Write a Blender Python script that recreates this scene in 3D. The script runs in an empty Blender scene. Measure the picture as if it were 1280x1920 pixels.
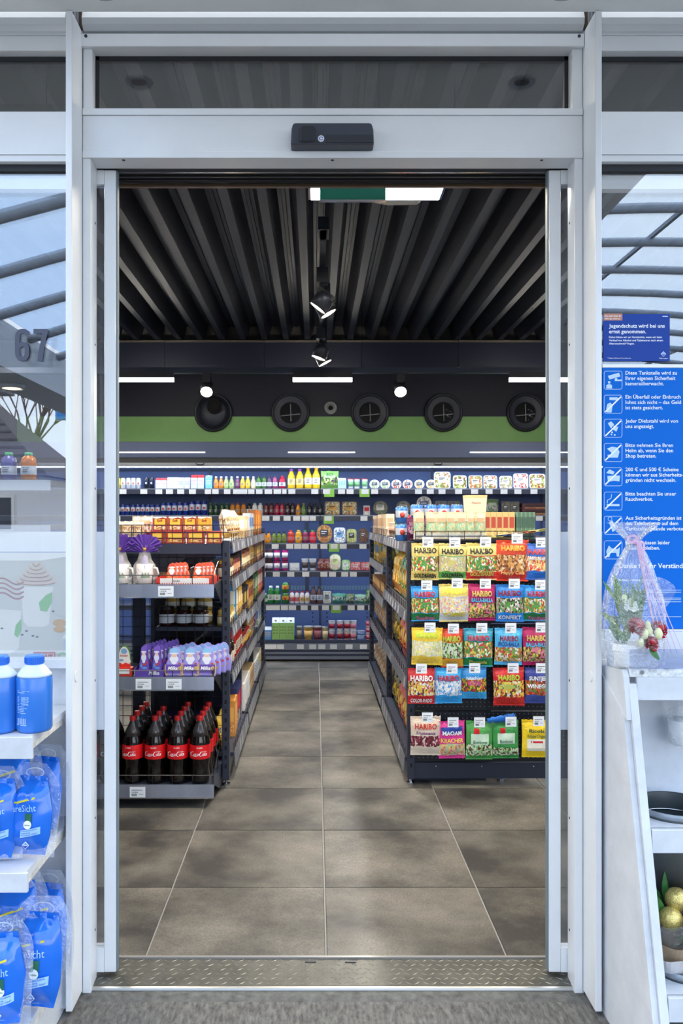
import bpy, math, random
from mathutils import Vector, Matrix, noise as mnoise
# ------------------------------------------------------------------ camera, sky, exposure
SC = bpy.context.scene
F, CAMH, XV, YV = 1550.0, 1.455, 591.0, 973.0      # focal length (px), eye height, principal point (px of 1280x1920)
cam_d = bpy.data.cameras.new('camera'); cam = bpy.data.objects.new('camera', cam_d)
SC.collection.objects.link(cam); SC.camera = cam
cam.location = (0, 0, CAMH); cam.rotation_euler = (math.pi/2, 0, 0)
cam_d.sensor_fit = 'HORIZONTAL'; cam_d.sensor_width = 36; cam_d.lens = F/1280*36
cam_d.shift_x = (640-XV)/1280; cam_d.shift_y = (YV-960)/1280
cam_d.clip_start = .05; cam_d.clip_end = 300
SC.view_settings.view_transform = 'Standard'; SC.view_settings.look = 'None'
SC.view_settings.exposure = 0.0; SC.view_settings.gamma = 1; SC.view_settings.use_curve_mapping = False
SKY = 4.0
w = bpy.data.worlds.new('sky'); SC.world = w; w.use_nodes = True
nt = w.node_tree; nt.nodes.clear()
o_ = nt.nodes.new('ShaderNodeOutputWorld'); b_ = nt.nodes.new('ShaderNodeBackground')
tc = nt.nodes.new('ShaderNodeTexCoord'); nz = nt.nodes.new('ShaderNodeTexNoise'); cr = nt.nodes.new('ShaderNodeValToRGB')
nz.inputs['Scale'].default_value = 2.2; nz.inputs['Detail'].default_value = 5
cr.color_ramp.elements[0].position = .40; cr.color_ramp.elements[0].color = (.66, .76, .90, 1)
cr.color_ramp.elements[1].position = .68; cr.color_ramp.elements[1].color = (1, .985, .95, 1)
nt.links.new(tc.outputs['Generated'], nz.inputs['Vector']); nt.links.new(nz.outputs['Fac'], cr.inputs['Fac'])
nt.links.new(cr.outputs['Color'], b_.inputs['Color']); nt.links.new(b_.outputs[0], o_.inputs[0])
b_.inputs['Strength'].default_value = SKY
LED_PANEL, LED_BAR, FRIDGE_LED, SPOT_W = 42.0, 70.0, 42.0, 330.0   # strengths of the shop's lamps and of the added unseen panels
# ------------------------------------------------------------------ helpers
COL = SC.collection
R = random.Random(7)
def px(x, d): return (x-XV)*d/F
def pz(y, d): return CAMH-(y-YV)*d/F
def lin(c):
    def g(u):
        u /= 255.0
        return u/12.92 if u <= .04045 else ((u+.055)/1.055)**2.4
    return (g(c[0]), g(c[1]), g(c[2]), 1)
MC = {}
def newmat(key):
    m = bpy.data.materials.new(key); m.use_nodes = True
    n = m.node_tree; bs = n.nodes['Principled BSDF']
    return m, n, bs
def mat(key, rgb=(200, 200, 200), rough=.5, metal=0.0, var=0, vscale=8, stretch=(1, 1, 1), bump=0, bscale=60, emit=0, coat=0, spec=.5):
    if key in MC: return MC[key]
    m, n, bs = newmat(key)
    bs.inputs['Base Color'].default_value = lin(rgb); bs.inputs['Roughness'].default_value = rough
    bs.inputs['Metallic'].default_value = metal
    bs.inputs['Specular IOR Level'].default_value = spec
    if coat: bs.inputs['Coat Weight'].default_value = coat; bs.inputs['Coat Roughness'].default_value = .08
    if emit:
        bs.inputs['Emission Color'].default_value = lin(rgb); bs.inputs['Emission Strength'].default_value = emit
    if var or bump:
        t = n.nodes.new('ShaderNodeTexCoord'); mp = n.nodes.new('ShaderNodeMapping'); mp.inputs['Scale'].default_value = stretch
        n.links.new(t.outputs['Object'], mp.inputs['Vector'])
    if var:
        z = n.nodes.new('ShaderNodeTexNoise'); z.inputs['Scale'].default_value = vscale; z.inputs['Detail'].default_value = 6
        z.inputs['Roughness'].default_value = .65
        n.links.new(mp.outputs[0], z.inputs['Vector'])
        r = n.nodes.new('ShaderNodeValToRGB'); e = r.color_ramp.elements
        e[0].position = .3; e[0].color = lin([max(0, c*(1-var)) for c in rgb]); e[1].position = .7; e[1].color = lin([min(255, c*(1+var)) for c in rgb])
        n.links.new(z.outputs['Fac'], r.inputs['Fac']); n.links.new(r.outputs[0], bs.inputs['Base Color'])
    if bump:
        z2 = n.nodes.new('ShaderNodeTexNoise'); z2.inputs['Scale'].default_value = bscale; z2.inputs['Detail'].default_value = 4
        n.links.new(mp.outputs[0], z2.inputs['Vector'])
        bp = n.nodes.new('ShaderNodeBump'); bp.inputs['Strength'].default_value = bump; bp.inputs['Distance'].default_value = .004
        n.links.new(z2.outputs['Fac'], bp.inputs['Height']); n.links.new(bp.outputs[0], bs.inputs['Normal'])
    MC[key] = m
    return m
def C(rgb, rough=.45, metal=0.0, coat=0):
    return mat('colour_%d_%d_%d_%d_%d' % (rgb[0], rgb[1], rgb[2], rough*100, metal*10), rgb, rough, metal, coat=coat)
def glass(key, refl=.17, tint=(255, 255, 255), rough=0.0):
    if key in MC: return MC[key]
    m, n, bs = newmat(key); n.nodes.remove(bs)
    out = n.nodes['Material Output']; mx = n.nodes.new('ShaderNodeMixShader'); a = n.nodes.new('ShaderNodeBsdfTransparent'); g = n.nodes.new('ShaderNodeBsdfGlossy')
    a.inputs[0].default_value = lin(tint); g.inputs['Roughness'].default_value = rough; mx.inputs[0].default_value = refl
    n.links.new(a.outputs[0], mx.inputs[1]); n.links.new(g.outputs[0], mx.inputs[2]); n.links.new(mx.outputs[0], out.inputs[0])
    MC[key] = m
    return m
def film(key, rgb, clear=.35, rough=.3, shine=0, crinkle=0):
    """milky foil: part diffuse, part clear, a little gloss"""
    if key in MC: return MC[key]
    m, n, bs = newmat(key); out = n.nodes['Material Output']
    bs.inputs['Base Color'].default_value = lin(rgb); bs.inputs['Roughness'].default_value = rough
    a = n.nodes.new('ShaderNodeBsdfTransparent'); mx = n.nodes.new('ShaderNodeMixShader'); mx.inputs[0].default_value = clear
    n.links.new(bs.outputs[0], mx.inputs[1]); n.links.new(a.outputs[0], mx.inputs[2]); last = mx
    if shine:
        g = n.nodes.new('ShaderNodeBsdfGlossy'); g.inputs['Roughness'].default_value = .06; m2 = n.nodes.new('ShaderNodeMixShader'); m2.inputs[0].default_value = shine
        n.links.new(mx.outputs[0], m2.inputs[1]); n.links.new(g.outputs[0], m2.inputs[2]); last = m2
        z = n.nodes.new('ShaderNodeTexNoise'); z.inputs['Scale'].default_value = crinkle; z.inputs['Detail'].default_value = 3; z.inputs['Distortion'].default_value = 2
        t = n.nodes.new('ShaderNodeTexCoord'); n.links.new(t.outputs['Object'], z.inputs['Vector'])
        bp = n.nodes.new('ShaderNodeBump'); bp.inputs['Strength'].default_value = 1; bp.inputs['Distance'].default_value = .012
        n.links.new(z.outputs['Fac'], bp.inputs['Height']); n.links.new(bp.outputs[0], g.inputs['Normal'])
    n.links.new(last.outputs[0], out.inputs[0])
    MC[key] = m
    return m
def emis(key, rgb, s):
    if key in MC: return MC[key]
    m, n, bs = newmat(key); n.nodes.remove(bs)
    e = n.nodes.new('ShaderNodeEmission'); e.inputs[0].default_value = lin(rgb); e.inputs[1].default_value = s
    n.links.new(e.outputs[0], n.nodes['Material Output'].inputs[0]); MC[key] = m
    return m
class MB:
    def __init__(s): s.v = []; s.f = []; s.m = []; s.cur = 0
    def add(s, vs, fs):
        o = len(s.v); s.v += [tuple(p) for p in vs]; s.f += [tuple(i+o for i in f) for f in fs]; s.m += [s.cur]*len(fs); return s
    def box(s, x0, x1, y0, y1, z0, z1):
        return s.add([(x, y, z) for z in (z0, z1) for y in (y0, y1) for x in (x0, x1)],
                     [(0, 2, 3, 1), (4, 5, 7, 6), (0, 1, 5, 4), (2, 6, 7, 3), (0, 4, 6, 2), (1, 3, 7, 5)])
    def prism(s, poly, ax, a, b):
        def P(u, v, t): return (t, u, v) if ax == 'x' else (u, t, v) if ax == 'y' else (u, v, t)
        n = len(poly); vs = [P(u, v, a) for u, v in poly]+[P(u, v, b) for u, v in poly]
        return s.add(vs, [tuple(range(n-1, -1, -1)), tuple(range(n, 2*n))]+[(i, (i+1) % n, n+(i+1) % n, n+i) for i in range(n)])
    def cyl(s, p0, p1, r0, r1=None, n=10, caps=True):
        r1 = r0 if r1 is None else r1
        p0, p1 = Vector(p0), Vector(p1); d = (p1-p0).normalized()
        u = d.cross(Vector((0, 0, 1)) if abs(d.z) < .9 else Vector((1, 0, 0))).normalized(); q = d.cross(u)
        vs = []
        for p, r in ((p0, r0), (p1, r1)):
            for i in range(n):
                a = 2*math.pi*i/n; vs.append(p+u*(r*math.cos(a))+q*(r*math.sin(a)))
        fs = [(i, (i+1) % n, n+(i+1) % n, n+i) for i in range(n)]
        if caps: fs += [tuple(range(n-1, -1, -1)), tuple(range(n, 2*n))]
        return s.add(vs, fs)
    def tube(s, pts, r, n=5, closed=False):
        pts = [Vector(p) for p in pts]; m = len(pts); vs = []
        for k, p in enumerate(pts):
            a = pts[(k-1) % m] if (k or closed) else p; b = pts[(k+1) % m] if (k < m-1 or closed) else p
            d = (b-a).normalized()
            u = d.cross(Vector((0, 0, 1)) if abs(d.z) < .95 else Vector((1, 0, 0))).normalized(); q = d.cross(u)
            for i in range(n):
                t = 2*math.pi*i/n; vs.append(p+u*(r*math.cos(t))+q*(r*math.sin(t)))
        fs = []
        for k in range(m if closed else m-1):
            k2 = (k+1) % m
            fs += [(k*n+i, k*n+(i+1) % n, k2*n+(i+1) % n, k2*n+i) for i in range(n)]
        if not closed: fs += [tuple(range(n-1, -1, -1)), tuple(range((m-1)*n, m*n))]
        return s.add(vs, fs)
    def lathe(s, prof, n=12, c=(0, 0, 0), sx=1, sy=1, bot=True, top=False):
        vs = [(c[0]+sx*r*math.cos(2*math.pi*i/n), c[1]+sy*r*math.sin(2*math.pi*i/n), c[2]+z) for r, z in prof for i in range(n)]
        fs = [(k*n+i, k*n+(i+1) % n, (k+1)*n+(i+1) % n, (k+1)*n+i) for k in range(len(prof)-1) for i in range(n)]
        if bot and prof[0][0] > 1e-6: fs.append(tuple(range(n-1, -1, -1)))
        if top and prof[-1][0] > 1e-6: fs.append(tuple(range((len(prof)-1)*n, len(prof)*n)))
        return s.add(vs, fs)
    def grid(s, fn, nu, nv, flip=False):
        vs = [fn(i/nu, j/nv) for j in range(nv+1) for i in range(nu+1)]
        fs = [(j*(nu+1)+i, j*(nu+1)+i+1, (j+1)*(nu+1)+i+1, (j+1)*(nu+1)+i) for j in range(nv) for i in range(nu)]
        if flip: fs = [f[::-1] for f in fs]
        return s.add(vs, fs)
    def ball(s, c, r, n=10, m=7, sz=1):
        return s.lathe([(r*math.sin(math.pi*k/m), -r*sz*math.cos(math.pi*k/m)) for k in range(m+1)], n, c)
    def mesh(s, mats, smooth=False, name='mesh'):
        me = bpy.data.meshes.new(name); me.from_pydata(s.v, [], s.f)
        for m in (mats if isinstance(mats, (list, tuple)) else [mats]): me.materials.append(m)
        if any(s.m): me.polygons.foreach_set('material_index', s.m)
        if smooth: me.polygons.foreach_set('use_smooth', [True]*len(s.f))
        me.update()
        return me
def B(*a): return MB().box(*a)
def link(name, me, parent=None, loc=None, rot=None):
    o = bpy.data.objects.new(name, me); COL.objects.link(o)
    if parent is not None: o.parent = parent
    if loc is not None: o.location = loc
    if rot is not None: o.rotation_euler = rot
    return o
def tag(o, label=None, cat=None, group=None, kind=None):
    if label: o['label'] = label
    if cat: o['category'] = cat
    if group: o['group'] = group
    if kind: o['kind'] = kind
    return o
def thing(name, label, cat, loc=(0, 0, 0), rot=(0, 0, 0), group=None, kind=None):
    return tag(link(name, None, None, loc, rot), label, cat, group, kind)
def part(name, mb, mats, parent, smooth=False, bevel=0, loc=None, rot=None, label=None, kind=None):
    o = link(name, mb.mesh(mats, smooth, name) if isinstance(mb, MB) else mb, parent, loc, rot)
    if bevel:
        b = o.modifiers.new('edge', 'BEVEL'); b.width = bevel; b.segments = 2; b.limit_method = 'ANGLE'
    return tag(o, label, None, None, kind)
def struct(name, mb, mats, label, smooth=False, bevel=0):
    return tag(part(name, mb, mats, None, smooth, bevel), label, None, None, 'structure')
def sroot(name, label): return tag(link(name, None), label, None, None, 'structure')
ORD = 'first second third fourth fifth sixth seventh eighth ninth tenth eleventh twelfth thirteenth fourteenth fifteenth sixteenth seventeenth eighteenth nineteenth twentieth'.split()
# a prototype is a list of (part name, mesh, parent index or None); stamp() places one copy of it
def stamp(proto, name, label, cat, loc, rz=0, rx=0, group=None, scale=1):
    t = thing(name, label, cat, loc, (rx, 0, rz), group); t.scale = (scale, scale, scale); made = []
    for nm, me, par in proto:
        made.append(link(nm, me, t if par is None else made[par]))
    return t
# ------------------------------------------------------------------ lettering (flat print)
def glyphs(s, bold=0.0, shear=0.0, spacing=1.0):
    cu = bpy.data.curves.new('lettering', 'FONT'); cu.body = s; cu.size = 1; cu.offset = bold; cu.shear = shear; cu.resolution_u = 2; cu.space_character = spacing
    o = bpy.data.objects.new('lettering', cu); me = bpy.data.meshes.new_from_object(o)
    vs = [(v.co.x, v.co.y) for v in me.vertices]; fs = [tuple(p.vertices) for p in me.polygons]
    bpy.data.objects.remove(o); bpy.data.curves.remove(cu); bpy.data.meshes.remove(me)
    return vs, fs
def print_mb(items, surf, sx=1):
    """items: (text, x, z, size or None, width or None, bold, shear, align); surf(x,z)->y"""
    mb = MB()
    for it in items: add_text(mb, surf, *it)
    return mb
def add_text(mb, surf, s, x, z, size=None, width=None, bold=0.012, shear=0.0, align='c', rot=0.0):
    vs, fs = glyphs(s, bold, shear)
    if not vs: return
    x0 = min(v[0] for v in vs); x1 = max(v[0] for v in vs); W = max(x1-x0, 1e-6)
    k = size if size else width/W; kx = (width/W) if width else k
    off = {'c': -(x0+x1)/2, 'l': -x0, 'r': -x1}[align]
    out = []
    for a, b in vs:
        u, v = (a+off)*kx, b*k
        if rot: u, v = u*math.cos(rot)-v*math.sin(rot), u*math.sin(rot)+v*math.cos(rot)
        out.append((x+u, surf(x+u, z+v), z+v))
    mb.add(out, fs)
def ribbon(mb, pts, wid, surf, x=0, z=0, k=1.0):
    L = []
    for i, (a, b) in enumerate(pts):
        a0, b0 = pts[max(0, i-1)]; a1, b1 = pts[min(len(pts)-1, i+1)]
        dx, dz = a1-a0, b1-b0; l = math.hypot(dx, dz) or 1
        h = (wid(i/(len(pts)-1)) if callable(wid) else wid)/2
        L.append(((a-dz/l*h, b+dx/l*h), (a+dz/l*h, b-dx/l*h)))
    vs = [(x+p[0]*k, surf(x+p[0]*k, z+p[1]*k), z+p[1]*k) for q in L for p in q]
    mb.add(vs, [(2*i, 2*i+1, 2*i+3, 2*i+2) for i in range(len(L)-1)])
def arc(cx, cz, rx, rz, a0, a1, n=14):
    return [(cx+rx*math.cos(math.radians(a0+(a1-a0)*i/n)), cz+rz*math.sin(math.radians(a0+(a1-a0)*i/n))) for i in range(n+1)]
def flat(y): return lambda x, z: y
# ------------------------------------------------------------------ common materials
WHITE = mat('white_powder_coat', (226, 228, 230), .35, var=.02, vscale=3, coat=.2)
WHITE2 = mat('white_painted_board', (200, 204, 210), .5, var=.05, vscale=9)
NAVY = mat('navy_wall_paint', (11, 18, 42), .6, var=.06, vscale=3)
BLACKM = mat('black_steel', (30, 33, 42), .4, .2)
DARKPL = mat('dark_plastic', (36, 38, 44), .45)
STEEL = mat('shelf_rail_steel', (150, 154, 164), .3, .75, var=.06, vscale=3, stretch=(1, 1, 8))
TAGW = mat('tag_paper', (232, 236, 242), .5)
INK = mat('print_ink', (40, 42, 50), .6)
CHROME = mat('chrome', (200, 202, 206), .15, 1)
GLASS = glass('pane_glass', .15)
CLEAR = glass('clear_plastic', .06, (246, 249, 251), .05)
RED = C((205, 22, 28), .35); WHT = C((240, 240, 240), .45)
# ================================================================== structure
FY = 2.528                                       # front plane of the entrance frame
SY = 2.55                                        # front plane of the bays beside it
IX0, IX1, BACK = -3.3, 3.5, 9.15                 # shop interior
CEIL = 3.24
# ---- floor with single tiles
def tile_material():
    m, n, bs = newmat('mottled_stone_tile'); L = n.links.new
    t = n.nodes.new('ShaderNodeTexCoord'); oi = n.nodes.new('ShaderNodeObjectInfo')
    ad = n.nodes.new('ShaderNodeVectorMath'); ad.operation = 'ADD'; sc = n.nodes.new('ShaderNodeVectorMath'); sc.operation = 'SCALE'; sc.inputs['Scale'].default_value = 37
    cb = n.nodes.new('ShaderNodeCombineXYZ')
    for i in range(3): L(oi.outputs['Random'], cb.inputs[i])
    L(cb.outputs[0], sc.inputs[0]); L(t.outputs['Object'], ad.inputs[0]); L(sc.outputs[0], ad.inputs[1])
    a = n.nodes.new('ShaderNodeTexNoise'); a.inputs['Scale'].default_value = 2.6; a.inputs['Detail'].default_value = 5; a.inputs['Roughness'].default_value = .6
    b = n.nodes.new('ShaderNodeTexNoise'); b.inputs['Scale'].default_value = 130; b.inputs['Detail'].default_value = 3
    L(ad.outputs[0], a.inputs['Vector']); L(ad.outputs[0], b.inputs['Vector'])
    r = n.nodes.new('ShaderNodeValToRGB'); e = r.color_ramp.elements
    e[0].position = .36; e[0].color = lin((50, 48, 46)); e[1].position = .68; e[1].color = lin((122, 117, 108))
    r2 = n.nodes.new('ShaderNodeValToRGB'); r2.color_ramp.elements[0].position = .38; r2.color_ramp.elements[0].color = (.72, .72, .72, 1); r2.color_ramp.elements[1].position = .6; r2.color_ramp.elements[1].color = (1.06, 1.06, 1.06, 1)
    mx = n.nodes.new('ShaderNodeMix'); mx.data_type = 'RGBA'; mx.blend_type = 'MULTIPLY'; mx.inputs[0].default_value = 1
    L(a.outputs['Fac'], r.inputs[0]); L(b.outputs['Fac'], r2.inputs[0]); L(r.outputs[0], mx.inputs[6]); L(r2.outputs[0], mx.inputs[7])
    L(mx.outputs[2], bs.inputs['Base Color']); bs.inputs['Roughness'].default_value = .55
    return m
TILE = tile_material()
GROUT = mat('grey_grout', (150, 150, 150), .8)
floor = struct('floor', B(IX0, IX1, 2.70, BACK, -.12, -.004), GROUT, 'light grout bed under the large grey floor tiles of the shop')
tile_me = MB()
TW = .297
tile_me.prism([(-TW, -.004), (TW, -.004), (TW, -.001), (TW-.002, .001), (-TW+.002, .001), (-TW, -.001)], 'y', -TW, TW)
tile_me = tile_me.mesh(TILE)
for r in range(10):
    y = 3.263-.3+.6*r
    for k in range(-5, 6):
        x = .036+.3+.6*k
        if r == 0:
            o = link('tile', tile_me, floor, (x, 2.717+.2725, 0)); o.scale = (1, (3.263-.0035-2.717)/(2*TW), 1)
        else: link('tile', tile_me, floor, (x, y, 0))
CONC = mat('brushed_concrete', (88, 87, 85), .9, var=.38, vscale=70, stretch=(1, .3, 1), bump=.8, bscale=220)
ground = struct('ground', B(-30, 30, -60, 2.56, -.2, 0), CONC, 'weathered brushed concrete apron in front of the shop entrance')
# ---- checker plate threshold
PLATE = mat('worn_aluminium_plate', (96, 95, 89), .5, .55, var=.14, vscale=14)
plate = struct('trim_1', MB().prism([(2.545, -.01), (2.717, -.01), (2.717, .012), (2.556, .012), (2.545, .006)], 'x', -.70, .812), PLATE, 'worn metal checker plate threshold at the bottom of the doorway')
mb = MB()
for i in range(56):
    for j in range(6):
        cx = -.69+i*.0272+(.0136 if j % 2 else 0); cy = 2.570+j*.0262
        if cx > .80 or cy > 2.705: continue
        s = 1 if (i+j) % 2 else -1; a = s*.62
        dx, dy = math.cos(a)*.0125, math.sin(a)*.0125; nx_, ny_ = -math.sin(a)*.0028, math.cos(a)*.0028
        z = .012
        mb.add([(cx-dx, cy-dy, z), (cx+nx_, cy+ny_, z), (cx+dx, cy+dy, z), (cx-nx_, cy-ny_, z), (cx-dx*.55, cy-dy*.55, z+.0018), (cx+dx*.55, cy+dy*.55, z+.0018)],
               [(0, 3, 5, 4), (3, 2, 5), (2, 1, 4, 5), (1, 0, 4)])
part('raised_treads', mb, mat('worn_tread_tops', (128, 127, 122), .4, .6), plate, kind='stuff')
part('edge_strip', B(-.70, .812, 2.712, 2.724, .001, .017), mat('dull_strip', (150, 150, 148), .45, .5), plate)
part('edge_strip', MB().tube([(-.70, 2.548, .006), (.812, 2.548, .006)], .008, 8), mat('bright_worn_edge', (160, 161, 160), .3, .6), plate)
for x in (.0, .13): part('drain_slot', B(px(582, 2.69)+x-.018, px(582, 2.69)+x+.018, 2.688, 2.698, .0125, .0145), DARKPL, plate)
struct('trim_2', MB().prism([(2.49, 0), (2.546, 0), (2.546, .004), (2.515, .006)], 'x', -.72, .84), mat('dirt_seal', (88, 88, 86), .9, var=.25, vscale=30), 'dark dirty sealing strip along the threshold')
# ---- shell of the shop
wall_back = struct('wall_back', B(IX0, IX1, BACK, BACK+.1, 0, 3.42), NAVY, 'dark navy back wall above the refrigerated shelves')
part('green_band', B(IX0, IX1, BACK-.003, BACK, pz(829, BACK), pz(781, BACK)), mat('lime_green_paint', (128, 178, 104), .55, var=.03, vscale=2), wall_back, label='lime green painted stripe')
struct('wall_left', B(IX0-.1, IX0, 2.7, BACK, 0, 3.42), NAVY, 'dark side wall of the shop on the cola rack side')
struct('wall_right', B(IX1, IX1+.1, 2.7, BACK, 0, 3.42), NAVY, 'dark side wall of the shop on the sweets rack side')
# trapezoidal deck ceiling
mb = MB(); P_ = .213; prof = []
x = IX0
while x < IX1:
    prof += [(x, CEIL), (x+.052, CEIL), (x+.056, CEIL+.012), (x+.092, CEIL+.15), (x+.113, CEIL+.15), (x+.117, CEIL+.143), (x+.137, CEIL+.143), (x+.141, CEIL+.15), (x+.163, CEIL+.15), (x+.209, CEIL+.012)]
    x += P_
n_ = len(prof)
mb.add([(a, 2.56, z) for a, z in prof]+[(a, 8.55, z) for a, z in prof], [(i, i+1, n_+i+1, n_+i) for i in range(n_-1)])
DECK = mat('dark_painted_steel_deck', (36, 39, 52), .55, var=.1, vscale=5, stretch=(1, .1, 1))
ceiling = struct('ceiling', mb, DECK, 'dark trapezoidal steel deck ceiling running towards the back wall')
mb = MB()
for i in range(len(prof)//10):
    x = prof[i*10][0]
    part('rib_closure', MB().prism([(x+.058, CEIL+.004), (x+.205, CEIL+.004), (x+.162, CEIL+.148), (x+.094, CEIL+.148)], 'y', 8.30, 8.32), mat('grey_rib_closure', (64, 62, 60), .8, var=.1, vscale=9), ceiling)
for k in range(-3, 4):
    for y in (3.3, 3.75, 4.3, 5.0, 5.9, 7.0):
        x = prof[((k+15)*2 % (len(prof)//10))*10][0]+.026
        part('deck_screw', MB().cyl((x, y, CEIL-.004), (x, y, CEIL), .007, n=6), BLACKM, ceiling)
struct('ceiling_slab', B(IX0-.1, IX1+.1, 2.56, BACK+.1, CEIL+.17, CEIL+.25), NAVY, 'dark roof slab over the steel deck')
struct('beam_1', B(IX0, IX1, 8.22, 8.52, 2.945, CEIL-.001), mat('beam_paint', (17, 25, 48), .6, var=.05, vscale=3), 'wide dark navy beam under the end of the ceiling ribs')
part('beam_flange', B(IX0, IX1, 8.20, 8.22, CEIL-.03, CEIL-.012), mat('beam_edge', (96, 88, 78), .6), bpy.data.objects['beam_1'])
struct('wall_front_strip', B(IX0, IX1, 2.60, 2.64, 2.93, CEIL+.17), NAVY, 'dark strip above the transom windows inside the shop')
# ---- entrance frame (white powder-coated metal)
def fx(x): return px(x, FY)
def fz(y): return pz(y, FY)
frame = sroot('door_frame', 'white metal frame of the sliding entrance door')
L0, L1, R1, R0 = fx(155), fx(170), fx(1077), fx(1092)
part('header_panel', B(L0, R0, FY, FY+.08, fz(285), fz(217)), WHITE, frame, bevel=.0015)
part('header_rail', B(L0, R0, FY-.004, FY+.075, fz(297), fz(284)), WHITE, frame, bevel=.0015)
part('header_rail', B(L0, R0, FY-.004, FY+.08, fz(216.4), fz(204)), WHITE, frame, bevel=.0015)
part('top_rail', B(fx(150), fx(1093), FY-.012, FY+.08, fz(91), fz(67)), WHITE, frame, bevel=.002)
part('top_ledge', MB().prism([(FY-.012, fz(67)+.0005), (FY+.05, fz(67)+.0005), (FY+.05, fz(57)), (FY+.015, fz(57))], 'x', fx(150), fx(1093)), WHITE, frame)
for x0, x1 in ((L0, L1), (R1, R0)):
    part('jamb', B(x0, x1, FY, FY+.04, 0, fz(297)), WHITE, frame, bevel=.0015)
    part('jamb', B(x0, fx(172) if x0 < 0 else x1, FY+.002, FY+.06, fz(204), fz(91)) if x0 < 0 else B(fx(1073), x1, FY+.002, FY+.06, fz(204), fz(91)), WHITE, frame, bevel=.0015)
# reveals
part('reveal', B(L0, L1-.002, FY+.042, FY+.077, 0, fz(297)), WHITE, frame, bevel=.001)
part('reveal', B(R1+.002, R0, FY+.042, FY+.077, 0, fz(297)), WHITE, frame, bevel=.001)
for xs in (L1-.0021, R1+.0021):
    for z in (.17, .52, .95, 1.55, 2.0, 2.38):
        part('screw', MB().cyl((xs-.001, FY+.058, z), (xs+.001, FY+.058, z), .004, n=8), DARKPL, frame)
for x in (fx(230), fx(623), fx(1017)): part('screw', MB().cyl((x, FY+.012, fz(297)-.001), (x, FY+.012, fz(297)+.001), .005, n=8), DARKPL, frame)
for x in (fx(163), fx(1083)): part('screw', MB().cyl((x, FY-.014, fz(72)), (x, FY-.011, fz(72)), .005, n=8), DARKPL, frame)
# dark sliding track behind the header
track = mat('track_anodised', (58, 54, 52), .35, .4)
t_ = sroot('trim_3', 'dark grooved sliding door track under the white header')
part('track_housing', B(L0-.7, R0+.7, FY+.0805, 2.742, fz(297)+.004, fz(297)+.16), track, t_)
for y0, y1 in ((2.625, 2.632), (2.66, 2.667), (2.69, 2.694), (2.705, 2.708)):
    part('track_groove', B(L1, R1, y0, y1, fz(297)-.002, fz(297)+.0035), CHROME if y0 < 2.63 else DARKPL, t_)
part('track_lip', B(L1, R1, 2.728, 2.742, fz(297)-.006, fz(297)+.0035), mat('bronze_lip', (104, 84, 66), .4, .4), t_)
# fins beside the entrance
for nm, a, b, lab in (('trim_4', px(123, 2.42), px(135, 2.42), 'tall thin white fin between the entrance and the window numbered 67'), ('trim_5', px(1116, 2.42), px(1128, 2.42), 'tall thin white fin between the entrance and the blue notice window')):
    f = struct(nm, B(a, b, 2.42, SY+.03, .012, 2.943), WHITE, lab, bevel=.002)
    xi = b if a < 0 else a
    part('fin_cover_cap', MB().cyl((xi-.0025, 2.462, pz(1268, 2.46)), (xi+.0025, 2.462, pz(1268, 2.46)), .017, n=20), WHITE, f, bevel=.001)
# white infill between fin and jamb
struct('trim_6', B(px(135, 2.42), L0-.0015, FY-.001, FY+.06, .005, fz(57)), WHITE, 'white post joint beside the jamb on the cola rack side', bevel=.001)
struct('trim_7', B(R0+.0015, px(1116, 2.42), FY-.001, FY+.06, .005, fz(57)), WHITE, 'white post joint beside the jamb on the sweets rack side', bevel=.001)
# roller shutter boxes and the soffit above
SHUT = mat('white_shutter_box', (214, 216, 218), .4, coat=.2)
def shutter(nm, x0, x1, lab):
    pr = [(2.56, 2.946), (2.525, 2.946), (2.508, 2.957), (2.505, 2.975), (2.512, 2.995), (2.53, 3.012), (2.56, 3.02)]
    struct(nm, MB().prism(pr, 'x', x0, x1), SHUT, lab, smooth=False)
shutter('trim_8', px(152, 2.5), px(1097, 2.5), 'rounded white roller shutter box above the door transom window')
shutter('trim_9', -2.3, px(121, 2.5), 'rounded white roller shutter box above the window numbered 67')
shutter('trim_10', px(1129, 2.5), 2.5, 'rounded white roller shutter box above the notice window')
for x, l in ((px(143, 2.5), 'cola rack'), (px(1106, 2.5), 'sweets rack')):
    p = thing('rain_pipe', 'thin grey pipe end in the gap above the fin on the %s side' % l, 'pipe', (x, 2.50, 2.90))
    part('pipe', MB().cyl((0, 0, 0), (0, 0, .2), .007, n=8), mat('zinc_pipe', (120, 124, 126), .5, .4), p)
    part('rust_bracket', B(-.012, .012, .012, .03, .05, .15), mat('rusty_bracket', (86, 72, 62), .8, var=.2, vscale=40), p)
SOFF = mat('soffit_panel', (232, 235, 233), .5, var=.03, vscale=2)
soffit = struct('canopy_roof', B(-3.2, 1.43, 2.08, 2.43, 2.946, 3.10), SOFF, 'pale grey canopy soffit over the entrance')
part('soffit_panel', B(-.62, 1.43, .55, 2.079, 2.946, 3.10), SOFF, soffit)
part('soffit_panel', B(1.431, 3.2, 2.14, 2.43, 2.946, 3.10), SOFF, soffit)
for x, l in ((px(255, 2.77), 'cola rack'), (px(985, 2.77), 'sweets rack')):
    d_ = thing('soffit_downlight', 'small recessed soffit downlight in front of the transom on the %s side' % l, 'downlight', (x, 2.33, 2.9455))
    part('ring', MB().lathe([(.028, 0), (.045, -.003), (.048, 0)], 20), CHROME, d_, True)
    part('lens', MB().lathe([(.0, -.001), (.027, -.0005)], 20), mat('dark_lens', (60, 62, 60), .2), d_)
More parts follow.
